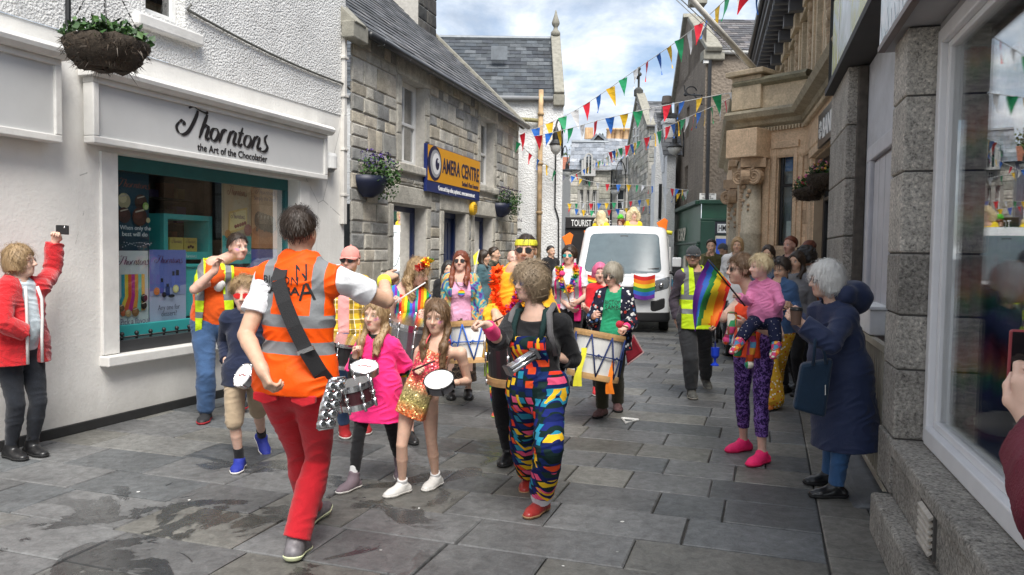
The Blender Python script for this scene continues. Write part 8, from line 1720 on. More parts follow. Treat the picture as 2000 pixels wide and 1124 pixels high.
# --- mother in purple leggings, with toddler and flag
p=Person('woman in orange top and purple patterned leggings carrying a toddler on her hip',foot=(1460,900),head=(1446,527),yaw=-52,hyaw=-84,hpitch=-2,skin=FAIR,vox=V0+.0006,female=True,bust=.9,fat=1.02,feet=dict(l=(1488,905),r=(1452,880)),toes=dict(l=(-50,0),r=(-62,0)),
  J=dict(pv=(1473,668),nk=(1470,578),sl=(1500,592),sr=(1445,592),el=(1522,655,'-'),wl=(1455,632,'-'),er=(1412,622,'-'),wr=(1376,572,'+')),hand=dict(l=dict(curl=.4,dir=(-.9,.1,.1),palm=(0,.7,.6),thumb=(-.2,0,1)),r=dict(curl=.8,dir=(-.2,0,1),palm=(-.5,-.6,0))))
p.body(); p.shirt('vest_top',clothmat('orange red jersey',(.80,.07,.02)),sleeve=0,off=.011,hem=-.12,neck=.1,drop=.05,post=armhole(p,.125)); p.trousers('leggings',PURP,length=1.66,off=.006,loose=.004); NPK=mat('neon pink knit shoe',(.95,.02,.16),.7,var=.1,ns=60); p.shoes(NPK,mat('pink sole',(.8,.02,.12),.6),top=.02,laces=mat('pink lace',(.95,.1,.3),.7),bulk=1.06)
bun=[ell(p.H3(0,-.10,.045),(.055*p.hs,.05*p.hs,.055*p.hs),p.HF,.02)]; p.hair('back',H_MID,strands=220,extra=bun,off=.018); shades(p,BLACK,BLACK,style='s'); mother=p
o=empty('sash',at(1440,650,5.5),'patchwork knitted bundle and booties hanging at the hip of the mother','bundle'); mb=MB(); 
for x0,y0,x1,y1 in ((1430,612,1420,665),(1450,640,1440,690),(1466,630,1463,712)): a,b=at(x0,y0,5.48),at(x1,y1,5.44); mb.tube([a,(a+b)/2+np.array((.01,-.02,0)),b],[.035,.03,.028],10); mb.ball(b,.034,10,7)
mb.build('knitwork',KNIT,o,smooth=True); LAST().data.attributes.new('T','FLOAT_VECTOR','POINT').data.foreach_set('vector',[c for v in mb.V for c in v])
t_=Person('toddler in pink sweatshirt with pale wispy hair carried on the hip of her mother',X=at(1490,600,5.5)[0],Y=5.5,H=.82,yaw=-58,hyaw=-78,hpitch=-6,skin=(.72,.46,.38),vox=.0052,hs=1.02,female=True,fat=1.25,brow=(.45,.32,.2),name='toddler',
  J={}) if False else None
X_,Y_=at(1492,620,5.47)[0],5.47
class Tod(Person): pass
t_=Tod('toddler in pink sweatshirt with pale wispy hair carried on the hip of a woman',X=X_,Y=Y_,H=.82,yaw=-50,hyaw=-80,hpitch=-4,skin=(.74,.47,.39),vox=.0052,hs=.92,female=True,fat=1.22,brow=(.45,.32,.2),lips=(.6,.25,.24),name='person',
  J=dict(nk=(1490,552),pv=(1494,622),sl=(1513,562),sr=(1472,562),el=(1525,592,'-'),wl=(1512,612,'+'),er=(1462,590,'-'),wr=(1442,579,'-')),hand=dict(r=dict(curl=.8,dir=(-1,-.1,.1))))
t_.J['hd']=at(1484,522,5.44)
for sd,(kx,ky,ax_,ay) in dict(l=(1512,636,1516,675),r=(1462,640,1443,668)).items(): t_.J['k'+sd]=at(kx,ky,5.36); t_.J['a'+sd]=at(ax_,ay,5.30)
t_.J['hl']=t_.J['pv']+t_.l0*.04; t_.J['hr']=t_.J['pv']-t_.l0*.04
t_.toes={'l':U(np.array((-.4,-.5,-.5))),'r':U(np.array((-.7,-.4,-.5)))}
t_.body(); t_.shirt('sweatshirt',clothmat('soft pink fleece',(.72,.22,.42)),sleeve=1.9,off=.03,hem=-.10,loose=.035,sl_loose=.012,wr=.012); t_.trousers('trousers',SNOW,length=1.85,off=.028,loose=.02); t_.shoes(KNIT,off=.02,top=.06); 
t_.hair('short',H_PALE,strands=260,off=.012,ln=.075,curl=.4)
o=empty('rainbow_flag',at(1432,575,5.3),'rainbow flag drooping from a black stick held by the toddler','flag'); sa,sb_=at(1455,598,5.32),at(1383,508,5.15); mb=MB(); mb.tube([sa,sb_],.006,8); mb.build('stick',BLACK,o,smooth=True)
V=[];F=[];C=[]; nu,nv=24,24; top=at(1386,512,5.15); along=(at(1424,562,5.25)-top)
cl6=[(.70,.02,.015),(.88,.20,.01),(.85,.62,.02),(.02,.22,.05),(.02,.12,.5),(.13,.02,.28)]
Vf=[[None]*(nv+1) for _ in range(nu+1)]
c0,c1,c2,c3=np.array((1384,506)),np.array((1428,556)),np.array((1396,640)),np.array((1352,648))
for i in range(nu+1):
    u=i/nu
    for j in range(nv+1):
        v=j/nv; q=(1-v)*((1-u)*c0+u*c1)+v*((1-u)*c3*1.0+u*c2); q=q+np.array((-16*math.sin(math.pi*v)*(1-u)+6*math.sin(7*u+2*v)*v,-8*math.sin(math.pi*u)*v)); Vf[i][j]=at(q[0],q[1],5.16+.09*u+.05*math.sin(u*8+v*2.)*v+.02*math.sin(v*9+u*3))
mbs=[MB() for _ in range(1)]; mb=MB()
for i in range(nu):
    for j in range(nv):
        band_=int((i/nu)*6 if True else 0); dg=(i/nu)*.55+(j/nv)*.45; idx=5-int(min(5.99,((nu-i)/nu*.9+.1*math.sin(j/nv*3))*6)); mb.add([Vf[i][j],Vf[i+1][j],Vf[i+1][j+1],Vf[i][j+1]],[(0,1,2,3)],cl6[5-max(0,min(5,idx))])
fo=mb.build('cloth',mat('flag cloth',(.5,.5,.5),.7,attr=True,var=.05),o,col=True,smooth=True); 
mb=MB(); 
for k in range(6):
    a0=np.array((1386,508))+np.array((34,42))*0; 
    q=[(1390+ (26*k/6)+14,516+ (40*k/6)),(1390+26*(k+1)/6+14,516+40*(k+1)/6)]
    P_=[at(q[0][0],q[0][1],5.20),at(q[1][0],q[1][1],5.22),at(q[1][0]+ -2+ (18 if k>3 else 10),q[1][1]+ (16-1*k),5.14),at(q[0][0]+(8),q[0][1]+16-1*k,5.13)]

# --- denim jacket woman
p=Person('woman with sunglasses on her hair in denim jacket and yellow floral trousers',foot=(1512,797),head=(1527,527),yaw=-40,hyaw=-55,hpitch=-12,skin=TAN,vox=.0072,female=True,bust=.8,feet=dict(r=(1508,800),l=(1498,785)),J=dict(er=(1500,640,'+'),wr=(1520,600,'-'),el=(1562,640,'+'),wl=(1545,600,'-')))
p.body(); p.shirt('blouse',patmat('dotted blouse',lambda N,T,q: blobs(N,T,60,[(.6,.6,.58)],(.04,.04,.045),.4,0.,'EUCLIDEAN')),sleeve=.4,off=.013,hem=-.1); p.shirt('jacket',DEN,sleeve=1.85,off=.03,hem=-.08,loose=.03,sl_loose=.025,post=front_gap(p,0,.08,.06)); p.trousers('trousers',YFLO,off=.03,loose=.04,flare=.05,length=1.93); p.shoes(mat('orange suede boot',(.45,.13,.02),.7,var=.2),BLACKR,top=.06); p.hair('back',H_BROWN,strands=160,off=.02)
mb=MB(); 
for sg in (1,-1): mb.ball(p.H3(.03*sg,.075,.105),(.026,.012,.02),10,6)
mb.build('raised_sunglasses',BLACK,p.root,smooth=True)
# --- white haired woman in navy coat
p=Person('white haired woman in long navy hooded coat holding a coffee cup by the granite pier',foot=(1625,968),head=(1612,548),yaw=-66,hyaw=-88,hpitch=-4,skin=FAIR,vox=V0+.0004,female=True,fat=1.18,feet=dict(l=(1632,972),r=(1618,946)),toes=dict(l=(-88,0),r=(-86,0)),
  J=dict(pv=(1640,732),nk=(1630,600),kl=(1648,838),kr=(1630,830),sl=(1650,622),sr=(1598,612),el=(1622,672,'-'),wl=(1560,628,'-'),er=(1590,655,'+'),wr=(1556,622,'+')),hand=dict(l=dict(curl=.6,dir=(-.7,.0,.5),palm=(.1,.9,.2),thumb=(0,-.1,1)),r=dict(curl=.6,dir=(-.5,-.1,.8),palm=(.1,-1,0),thumb=(-.2,0,1))))
p.body(); COATM=clothmat('navy coat cloth',(.022,.034,.085),rough=.6,var=.12,weave=.15)
p.shirt('coat',COATM,sleeve=1.9,off=.036,hem=-.54,loose=.03,sl_loose=.02,neck=.08,wr=.006,extra=[skirtp(p,.25,-.54,.175,.262,.9,x=0,y=.0)])
V,F_=sdf_mesh([Prim(p.T3(.06,-.13,.60),p.T3(-.06,-.13,.60),.085*p.s,.085*p.s,p.TF,1.0,.05),Prim(p.T3(.10,-.03,.60),p.T3(-.10,-.03,.60),.065,.065,p.TF,.9,.05),ell(p.T3(0,-.19,.56),(.13,.10,.11),p.TF,.05)],.007,lambda a,d: d+.006*wav(a,34,2)); mkobj('hood',V,F_,COATM,p.root,True)
p.trousers('jeans',clothmat('mid blue jeans',(.045,.12,.27),var=.25),off=.014,length=1.95); p.shoes(mat('black leather',(.012,.012,.013),.3),BLACKR,top=.02); p.hair('bob',H_WHITE,strands=420,len_=.088,vol=1.12,fringe=True,curl=.15); shades(p,BLACK,BLACK,style='s')
o=empty('coffee_cup',at(1556,612,p.Y-.3),'brown paper coffee cup with black lid held by the navy coated woman','cup'); q=at(1555,618,p.J['wl'][1]-.03); mb=MB(); mb.lathe([(.028,-.055),(.037,.035)],q,n=22); mb.build('paper_cup',mat('brown card',(.12,.07,.05),.7),o); mb=MB(); mb.lathe([(.039,.035),(.040,.045),(.036,.05),(.036,.056),(.0,.056)],q,n=22); mb.build('lid',BLACK,o)
o=empty('tote_bag',at(1590,800,p.Y-.32),'dark teal blue tote bag hanging from the arm of the navy coated woman','bag'); TB=clothmat('teal blue canvas',(.008,.028,.06),rough=.6); yb=p.Y-.30; mb=MB()
mb.prism([at(x,y,yb) for x,y in ((1565,712),(1628,702),(1612,818),(1549,800))],(0.03,.10,0)); ob=mb.build('bag_body',TB,o,bev=.02); mb=MB(); mb.tube([at(1588,715,yb-.005),at(1592,668,yb),at(1600,640,yb+.03),at(1606,668,yb+.02),at(1614,712,yb-.005)],.011,8); mb.build('handle',TB,o,smooth=True); mb=MB(); mb.tube([at(1612,752,yb-.012),at(1612,772,yb-.012)],.004,6); mb.build('zip_pull',CHROME,o)
# ================================================================ figures further back
def extra(label,x,y,Y,yaw,top,bottom,hair,hs_='short',hyaw=None,sleeve=1.9,skin=TAN,female=False,J=None,H=None,vox=.012,len_=.1,curl=0,off=.014,hemo=-.12,group=None,hat=None,strands=40,foot=None,vol=1.,fat=1.,z0=0,post=None):
    p=Person(label,Y=Y,head=(x,y),yaw=yaw,hyaw=hyaw,skin=skin,vox=vox,female=female,bust=.7 if female else 0,J=J,H=H,group=group,fat=fat)
    if z0:
        for k in p.J: p.J[k]=p.J[k]+np.array((0,0,z0)) if k in () else p.J[k]
    p.body(); p.shirt('top',top,sleeve=sleeve,off=.022,hem=hemo,loose=.03,sl_loose=.02); p.trousers('trousers',bottom,off=.014); p.shoes(BLACK,BLACKR)
    if hat: cap(p,hat)
    if hair: p.hair(hs_,hair,strands=strands,len_=len_,curl=curl,off=off,vol=vol)
    return p
OLV=clothmat('olive jacket cloth',(.075,.07,.025)); GRY=clothmat('grey jacket cloth',(.3,.31,.32)); TEALJ=clothmat('teal grey jacket cloth',(.06,.12,.14)); WTT=clothmat('white top cloth',(.62,.62,.62)); DKT=clothmat('dark trousers cloth',(.02,.02,.024))
extra('man in olive jacket raising a hand to his face before the green shop',1389,482,14.,-20,OLV,DKT,H_BROWN,J=dict(er=(1378,525,'-'),wr=(1383,497,'-')),off=.02)
extra('man in flat grey cap and pale jacket facing the blue shop door',1413,489,14.6,60,GRY,DKT,None,hat=clothmat('grey cap cloth',(.10,.11,.12)))
extra('laughing fair haired woman standing beside the bank column',1440,480,12.2,-20,WTT,DKT,H_BLOND,'bob',female=True)
extra('balding man with reddish skin standing under the bank window',1543,480,10.6,-60,DKT,DKT,H_RED,skin=(.6,.33,.25))
extra('ginger haired person standing beneath the flowering baskets',1582,490,10.2,120,clothmat('rust top',(.2,.06,.02)),DKT,H_RED,off=.02)
extra('person with black curly hair in white hooded top and black trousers',1572,503,9.0,-120,WTT,BLK,H_BLACK,'bob',curl=1.,len_=.06,vol=1.15,strands=200,vox=.009)
extra('dark haired woman in black jacket with a backpack behind the mother',1556,512,8.8,-50,clothmat('grey hooded jacket',(.2,.2,.21)),BLK,H_BROWN,'long',female=True,len_=.2)
extra('woman with long dark hair in teal jacket and rucksack outside the cottage window',946,503,12.6,70,TEALJ,DKT,H_BROWN,'long',female=True,len_=.16,J=dict(wl=(965,540,'-'),el=(950,560,'+')))
extra('man in camouflage jacket standing behind the teal jacketed woman',966,497,13.4,75,CAMO,DKT,H_BROWN)
extra('dark haired person half hidden behind the woman in pink tank top',876,528,9.6,10,BLK,BLK,H_BLACK,'long',female=True,len_=.2)
extra('bald person watching behind the yellow jacketed man',1001,505,11.5,20,clothmat('dull pink top',(.4,.2,.2)),DKT,None,skin=(.66,.42,.34))
extra('person in black coat beside the white house behind the parade',1076,492,16.5,40,BLK,BLK,H_BLACK)
extra('onlooker in dark top standing in the crowd beside the granite pier',1500,497,10.4,-30,clothmat('dusty blue top',(.1,.13,.18)),DKT,H_BROWN,'long',female=True,len_=.15)
o=empty('yellow_flag',at(925,500,11.),'small plain yellow flag on a stick held above the crowd','flag'); mb=MB(); mb.tube([at(925,540,11.),at(936,487,11.)],.008,6); mb.build('stick',WHITE,o); mb=MB(); mb.prism([at(x,y,11.) for x,y in ((935,489),(931,505),(935,515),(926,518),(924,500))],(0,.012,0)); mb.build('cloth',BANDY,o)
# --- the phone holder at the right edge
PH=Person('person in maroon jacket at the right edge holding up a phone',X=1.02,Y=.62,H=1.66,yaw=172,skin=FAIR,vox=.005,female=True,J=dict(el=(2035,930,.55),wl=(1985,792,.62)),hand=dict(l=dict(curl=.55,dir=(-.05,.15,1),palm=(.5,.6,.1),thumb=(-.6,-.5,.3)),r=dict(curl=.5)))
PH.J['sl']=np.array((.90,.70,1.34)); PH.J['el']=at(2095,1000,.98); PH.J['wl']=at(2036,840,1.20)
PH.body(legs=''); PH.shirt('jacket',clothmat('maroon jacket cloth',(.115,.009,.024),rough=.6,sheen=0.),sleeve=1.72,off=.03,hem=-.2,loose=.03,sl_loose=.012,neck=.09,wr=.007); PH.trousers('trousers',DKT); PH.shoes(BLACK,BLACKR); PH.hair('bob',H_MID,strands=60,len_=.08)
a,b=PH.J['wl'],PH.J['el']; t=U(b-a); PH.cloth('cuff',[rc(a+t*.0,a+t*.10,.037,.046,cuts=[(a+t*.01,-t)])],BLK,.004)
q=at(2016,692,1.27); o=empty('phone',q,'black phone in a red case at the right edge of the street','phone'); F_=frame_from((0.3,1,.05)); mb=MB(); mb.hexa([q+F_[0]*x+F_[1]*y+F_[2]*z for z in (-.075,.04) for x,y in ((.035,-.005),(-.04,-.005),(-.04,.005),(.035,.005))]); mb.build('casing',mat('red phone case',(.25,.03,.04),.4),o,bev=.004); mb=MB(); mb.hexa([q+F_[0]*x+F_[1]*y+F_[2]*z for z in (-.072,.037) for x,y in ((.032,-.0075),(-.037,-.0075),(-.037,-.0055),(.032,-.0055))]); mb.build('screen',mat('dark phone screen',(.01,.01,.012),.1),o)
# ================================================================ parade van
VX,VY=at(1210,640,15.35)[0],15.35; VA=11.5
VN=empty('white_van',(VX,VY,0),'white panel van facing the camera with a rainbow flag across its bonnet','van')
a=R(VA); vr=np.array((math.cos(a),-math.sin(a),0)); vb=np.array((math.sin(a),math.cos(a),0)); vo=np.array((VX,VY,0.)); vz=np.array((0,0,1.))
VP=lambda x,y,z: vo+vr*x+vb*y+vz*z          # x to the right in the picture, y towards the back
VL=lambda p: np.stack([(p-vo)@vr,(p-vo)@vb,(p-vo)@vz],-1)
def vand(q,off=0):
    x,y,z=q[:,0],q[:,1],q[:,2]; ax=np.abs(x); fr_=.10*np.clip(ax/.95,0,1.2)**2.2
    yy=y-fr_*1.6
    d=(-yy)*1.0
    d=smax(d,(-(yy-.05)*.985+(z-.95)*.17),.08)                      # grille leaning back
    d=smax(d,(-(yy-.12)*.52+(z-1.08)*.854),.10)                    # short bonnet
    d2=(-(yy-.40)*.76+(z-1.16)*.65)                                 # windscreen
    d=smax(np.minimum(d,9),np.minimum(np.maximum(d2,-9),9),.05) if False else d
    dw=smax((-(yy-.42)*.80+(z-1.18)*.60),(-yy+.3),.02)
    body=smin(smax(d,z-1.12,.08),smax(dw,-z+.6,.02),.10)
    d=smax(body,ax-.97+.085*np.clip(z-1.0,0,2)**1.3,.13); d=smax(d,z-2.17-.02*np.cos(x*2),.14); d=smax(d,y-2.35,.1); d=smax(d,.24-z,.06)
    w_=np.hypot(y-.86,z-.36)-.40; d=smax(d,-np.maximum(w_,.70-ax),.03)
    return d-off
class VBox(Prim):
    def __init__(s,lo,hi): super().__init__(vo,vo,0,0); s.c=[VP(x,y,z) for x in (lo[0],hi[0]) for y in (lo[1],hi[1]) for z in (lo[2],hi[2])]
    def bounds(s): return np.min(s.c,axis=0),np.max(s.c,axis=0)
    def d(s,p): return vand(VL(p.reshape(-1,3))).reshape(p.shape[:-1])
VWH=mat('white van paint',(.76,.77,.78),.18,var=.02,coat=.6); VGL=mat('dark windscreen',(.13,.17,.19),.16,var=.1,spec=.5); VBL=mat('black van trim',(.016,.016,.018),.5)
V,F_=sdf_mesh([VBox((-1.02,-.05,.2),(1.02,2.4,2.25))],.021); mkobj('body',V,F_,VWH,VN,True)
def vpatch(name,m,region,lo,hi,t=.006,h=.014,parent=None,base=.002):
    class S(VBox):
        def d(s,p): q=VL(p.reshape(-1,3)); return np.maximum(np.maximum(vand(q)-t-base,-vand(q)-.022),region(q)).reshape(p.shape[:-1])
    V,F_=sdf_mesh([S(lo,hi)],h,pad=.04); return mkobj(name,V,F_,m,parent or VN,True)
def rrect(u,v,u0,u1,v0,v1,r): return np.hypot(np.maximum(np.abs(u-(u0+u1)/2)-(u1-u0)/2+r,0),np.maximum(np.abs(v-(v0+v1)/2)-(v1-v0)/2+r,0))-r
ws=vpatch('windscreen',VGL,lambda q: np.maximum(rrect(np.abs(q[:,0]),q[:,2],-1,.80-.10*(q[:,2]-1.2),1.22-.05*np.cos(q[:,0]*1.6),2.0+.02*np.cos(q[:,0]*2),.09),q[:,1]-1.15),(-.95,.1,1.1),(.95,1.3,2.1))
mb=MB(); 
for s_ in (-.5,.25): mb.tube([VP(s_,.50,1.235),VP(s_+.5,.56,1.30)],.012,6)
mb.build('wipers',VBL,ws); mb=MB(); mb.hexa([VP(x,y,z) for z,y in ((1.86,.93),(1.97,1.0)) for x,y in ((-.08,y),(.08,y),(.08,y+.05),(-.08,y+.05))]); mb.build('mirror_mount',VBL,ws)
for sg,nm in ((1,''),(-1,'')):
    hl=vpatch('headlight',mat('clear headlight',(.22,.24,.26),.08,.4),lambda q,sg=sg: np.maximum(rrect(q[:,0]*sg-.10*(q[:,2]-.9),q[:,2]-.30*np.clip(q[:,0]*sg-.6,0,1),.50,.95,.80,1.03,.05),q[:,1]-.62),(-1.05,-.05,.75),(1.05,.7,1.25),parent=None)
    mb=MB(); [mb.ball(VP(sg*x,.11+.1*(x-.6),.95+.1*(x-.6)),.045,10,6) for x in (.66,.8)]; mb.build('lamp',CHROME,hl,smooth=True)
    vpatch('fog_lamp_recess',VBL,lambda q,sg=sg: np.maximum(rrect(q[:,0]*sg,q[:,2]-.35*np.clip(q[:,0]*sg-.7,0,1),.60,.88,.44,.66,.05),q[:,1]-.6),(-1.0,-.05,.4),(1.0,.6,.85))
    mb=MB(); c=VP(sg*1.10,.95,1.30); mb.hexa([c+vr*x+vb*y+vz*z for z in (-.17,.19) for x,y in ((-.09,-.03),(.09,-.05),(.09,.06),(-.09,.06))]); mr=mb.build('wing_mirror',VBL,VN,bev=.03); mb=MB(); mb.tube([VP(sg*.93,.95,1.2),c-vz*.1],.03,8); mb.build('mirror_arm',VBL,mr); mb=MB(); mb.hexa([c+vr*x+vb*y+vz*z for z in (.02,.22) for x,y in ((-.095,-.06),(.095,-.06),(.095,.02),(-.095,.02))]); mb.build('mirror_cap',VWH,mr,bev=.02)
    sw=vpatch('side_window',VGL,lambda q,sg=sg: np.maximum(rrect(q[:,1]-.5*(q[:,2]-1.3)*(q[:,1]<1.4),q[:,2],.95,1.95,1.25,1.92,.07),.5-q[:,0]*sg),(-1.0,.7,1.2),(1.0,2.1,2.0))
    mb=MB(); c=VP(sg*.86,.86,.335); mb.lathe([(.2,-.1),(.31,-.1),(.335,-.07),(.335,.07),(.31,.1),(.2,.1)],c,vr*sg,n=28); wh=mb.build('wheel',BLACKR,VN,smooth=False); mb=MB(); mb.lathe([(.0,.05),(.07,.06),(.12,.02),(.19,.06),(.21,.1),(.0,.1)][:5]+[(.0,.095)],c,vr*sg,n=20); mb.build('rim',STEEL,wh)
vpatch('grille',VBL,lambda q: np.maximum(rrect(np.abs(q[:,0]),q[:,2],-1,.56,.68,.93,.05),q[:,1]-.4),(-.7,-.05,.6),(.7,.5,1.))
vpatch('bumper',VBL,lambda q: np.maximum(q[:,2]-.42,q[:,1]-.5),(-1.02,-.06,.2),(1.02,.6,.45),t=.012)
mb=MB(); mb.hexa([VP(x,y,z) for z in (.47,.58) for x,y in ((-.26,-.022),(.26,-.022),(.26,.02),(-.26,.02))]); mb.build('number_plate',WHITE,VN)
mb=MB(); mb.tube([VP(0,1.15,2.16),VP(0.02,1.05,2.42)],.008,6); mb.build('aerial',VBL,VN)
# open load bed behind the cab
mb=MB(); vf=Fr((VX,VY),VA,1)
for x0,x1,y0,y1,z0,z1 in ((-.98,-.93,2.38,5.6,.55,1.75),(.93,.98,2.38,5.6,.55,1.75),(-.925,.925,5.55,5.6,.55,1.75),(-.925,.925,2.38,5.54,.80,.9),(-.925,.925,2.38,2.43,.905,2.0)): mb.hexa([VP(x,y,z) for z in (z0,z1) for x,y in ((x0,y0),(x1,y0),(x1,y1),(x0,y1))])
mb.build('load_bed',VWH,VN,bev=.015)
for sg in (1,-1): c=VP(sg*.86,4.4,.335); mb=MB(); mb.lathe([(.05,-.1),(.31,-.1),(.335,-.07),(.335,.07),(.31,.1),(.05,.1)],c,vr*sg,n=28); mb.build('wheel',BLACKR,VN)
def rflag(label,P0,u,dn,W_,H_,cols,amp=.02):
    o=empty('rainbow_flag',P0,label,'flag'); n=14; nn=np.cross(U(u),U(dn)); mb=MB()
    for k,c in enumerate(cols):
        for i in range(n):
            q=[]; 
            for (t,w_) in ((i/n,k/len(cols)),((i+1)/n,k/len(cols)),((i+1)/n,(k+1)/len(cols)),(i/n,(k+1)/len(cols))): q.append(P0+U(u)*W_*t+U(dn)*H_*w_+nn*amp*math.sin(7*t+3*w_)-vz*.05*math.sin(math.pi*t))
            mb.add(q,[(0,1,2,3)],c)
    f=mb.build('cloth',mat('flag cloth',()),o,col=True); return o
rflag('rainbow flag draped over the van bonnet below the windscreen',VP(.26,-.03,1.18),vr,-vz+vb*-.08,.42,.46,cl6)
rflag('rainbow flag strip hung on the far side of the van bonnet',VP(-.66,-.03,1.16),vr,-vz+vb*-.08,.5,.26,cl6)
rflag('pink white and blue flag hanging on the street side of the van',VP(1.02,1.1,1.05),vb,-vz,.9,.62,[(.1,.45,.75),(.8,.3,.42),(.7,.7,.7),(.8,.3,.42),(.1,.45,.75)])
mb=MB(); O_=empty('roof_bunting',VP(0,2.4,2.2),'orange and yellow fabric trim tied along the cab roof of the van','bunting'); ORG=mat('orange cloth',(.92,.20,.01),.7)
cols_=[ORG,BANDY,WHITE,BANDY,ORG,BANDY]
for i in range(12): x=-1.0+2.0*i/12; mb=MB(); mb.tube([VP(x,2.36,2.06+.03*math.sin(i*1.3)),VP(x+2/12,2.36,2.06+.03*math.sin((i+1)*1.3))],.045,8); mb.build('trim',cols_[i%6],O_,smooth=True)
for x,y,sgn in ((1298,440,1),(1113,468,-1)):
    q=at(x,y,17.4); mb=MB(); mb.prism([q+np.array((0,0,.16)),q+np.array((-.18,0,.05)),q+np.array((.02*sgn,0,-.30)),q+np.array((.08,0,.1))],(0,.04,0)); mb.build('corner_pennant',ORG,O_,bev=.01)
# performers standing on the load bed
def perf(label,x,y,Yd,yaw,hcol,top,**kw):
    c=at(x,y,Yd); H=(c[2]-.9)/.928; p=Person(label,Y=Yd,X=c[0],H=H,yaw=yaw,vox=.010,female=True,bust=.9,skin=(.72,.46,.36),lips=(.55,.02,.04),brow=(.03,.015,.01),**kw)
    for k in p.J: p.J[k]=p.J[k]+np.array((0,0,.9))
    p.root.location.z=.9; p.body(); p.shirt('dress',top,sleeve=.15,off=.018,hem=-.3,loose=.02,neck=.11,drop=.06,extra=[skirtp(p,.1,-.3,.16,.24,.85)]); p.shoes(BLACK,BLACKR); return p
YD=clothmat('sunny yellow satin',(.90,.66,.02),rough=.5)
p=perf('performer with huge pale blond wig facing forward on the van',1237,421,17.6,4,None,YD); p.hair('bob',H_PALE,strands=260,len_=.17,vol=1.1,curl=.5,off=.03,extra=[ell(p.H3(0,-.01,.16),(.07,.07,.05),p.HF,.03),ell(p.H3(.12,-.03,-.03),(.065,.07,.12),p.HF,.03),ell(p.H3(-.12,-.03,-.03),(.065,.07,.12),p.HF,.03)])
p=perf('performer in yellow with long pale wig turned away on the van',1174,424,17.5,150,None,YD,hyaw=165); p.hair('long',H_PALE,strands=260,len_=.22,vol=1.5,curl=.4,off=.03)
p=perf('performer in flowered frock with a green hairpiece between the two blond wigs',1213,436,18.3,-30,None,patmat('blue pink flower cloth',lambda N,T,q: blobs(N,T,18,[(.7,.2,.35),(.03,.05,.25),(.7,.5,.55),(.05,.1,.3)],(.03,.03,.12),.45,0.,'EUCLIDEAN')),hpitch=-10); p.hair('bob',H_RED,strands=60,len_=.08,extra=[]); V,F_=sdf_mesh([ell(p.H3(.0,0,.15),(.075,.07,.075),p.HF)],.010,lambda a,d: d+.012*wav(a,60,1)); mkobj('green_hairpiece',V,F_,clothmat('lime pompom',(.12,.6,.05)),p.root,True)
# parked pale car glimpsed behind the mother
o=empty('parked_car',at(1430,640,11.)*np.array((1,1,0)),'white parked car mostly hidden behind the mother and toddler','car'); 
class CBox(Prim):
    def __init__(s): super().__init__(o0,o0,0,0)
    def bounds(s): return o0+np.array((-1.1,-.9,0)),o0+np.array((1.4,4.2,1.6))
    def d(s,p):
        q=p-o0; x=q@np.array((.97,-.22,0)); y=q@np.array((.22,.97,0)); z=q[...,2]; d=smax(np.abs(x)-.84,-y,.15); d=smax(d,y-3.9,.15); d=smax(d,.22-z,.05); top=np.where(True,smin(smax(z-.86-.04*y,0*z-9,.01),smax(smax(z-1.42,(-(y-.9)*.55+(z-.9)*.83),.1),np.abs(x)-.72+.12*(z-.9),.08),.08),0); return smax(d,top,.08)
o0=np.array((at(1440,640,11.2)[0]+.75,11.2,0.)); V,F_=sdf_mesh([CBox()],.04); mkobj('body',V,F_,VWH,o,True)
mb=MB(); u1=np.array((.97,-.22,0));u2=np.array((.22,.97,0))
for sx in (-1,1):
    for sy in (.75,3.1): mb=MB(); mb.lathe([(.0,-.09),(.29,-.09),(.31,-.06),(.31,.06),(.29,.09),(0,.09)],o0+u1*.76*sx+u2*sy+vz*.31,u1*sx,n=24); mb.build('wheel',BLACKR,o)
for sx in (-1,1): mb=MB(); mb.ball(o0+u1*.62*sx+u2*.06+vz*.66,(.15,.07,.08),12,7); mb.build('headlight',mat('clear headlight',()),o,smooth=True)
mb=MB(); mb.hexa([o0+u1*x+u2*y+vz*z for y,z in ((1.0,.98),(1.66,1.36)) for x,yy in ((-.62,0),(.62,0))]+[o0+u1*x+u2*y+vz*z+vz*.02-u2*.02 for y,z in ((1.0,.98),(1.66,1.36)) for x,yy in ((-.62,0),(.62,0))]); mb.V=mb.V; mb.F=[(0,1,3,2),(4,5,7,6),(0,1,5,4),(2,3,7,6),(0,2,6,4),(1,3,7,5)]; mb.build('windscreen',VGL,o)
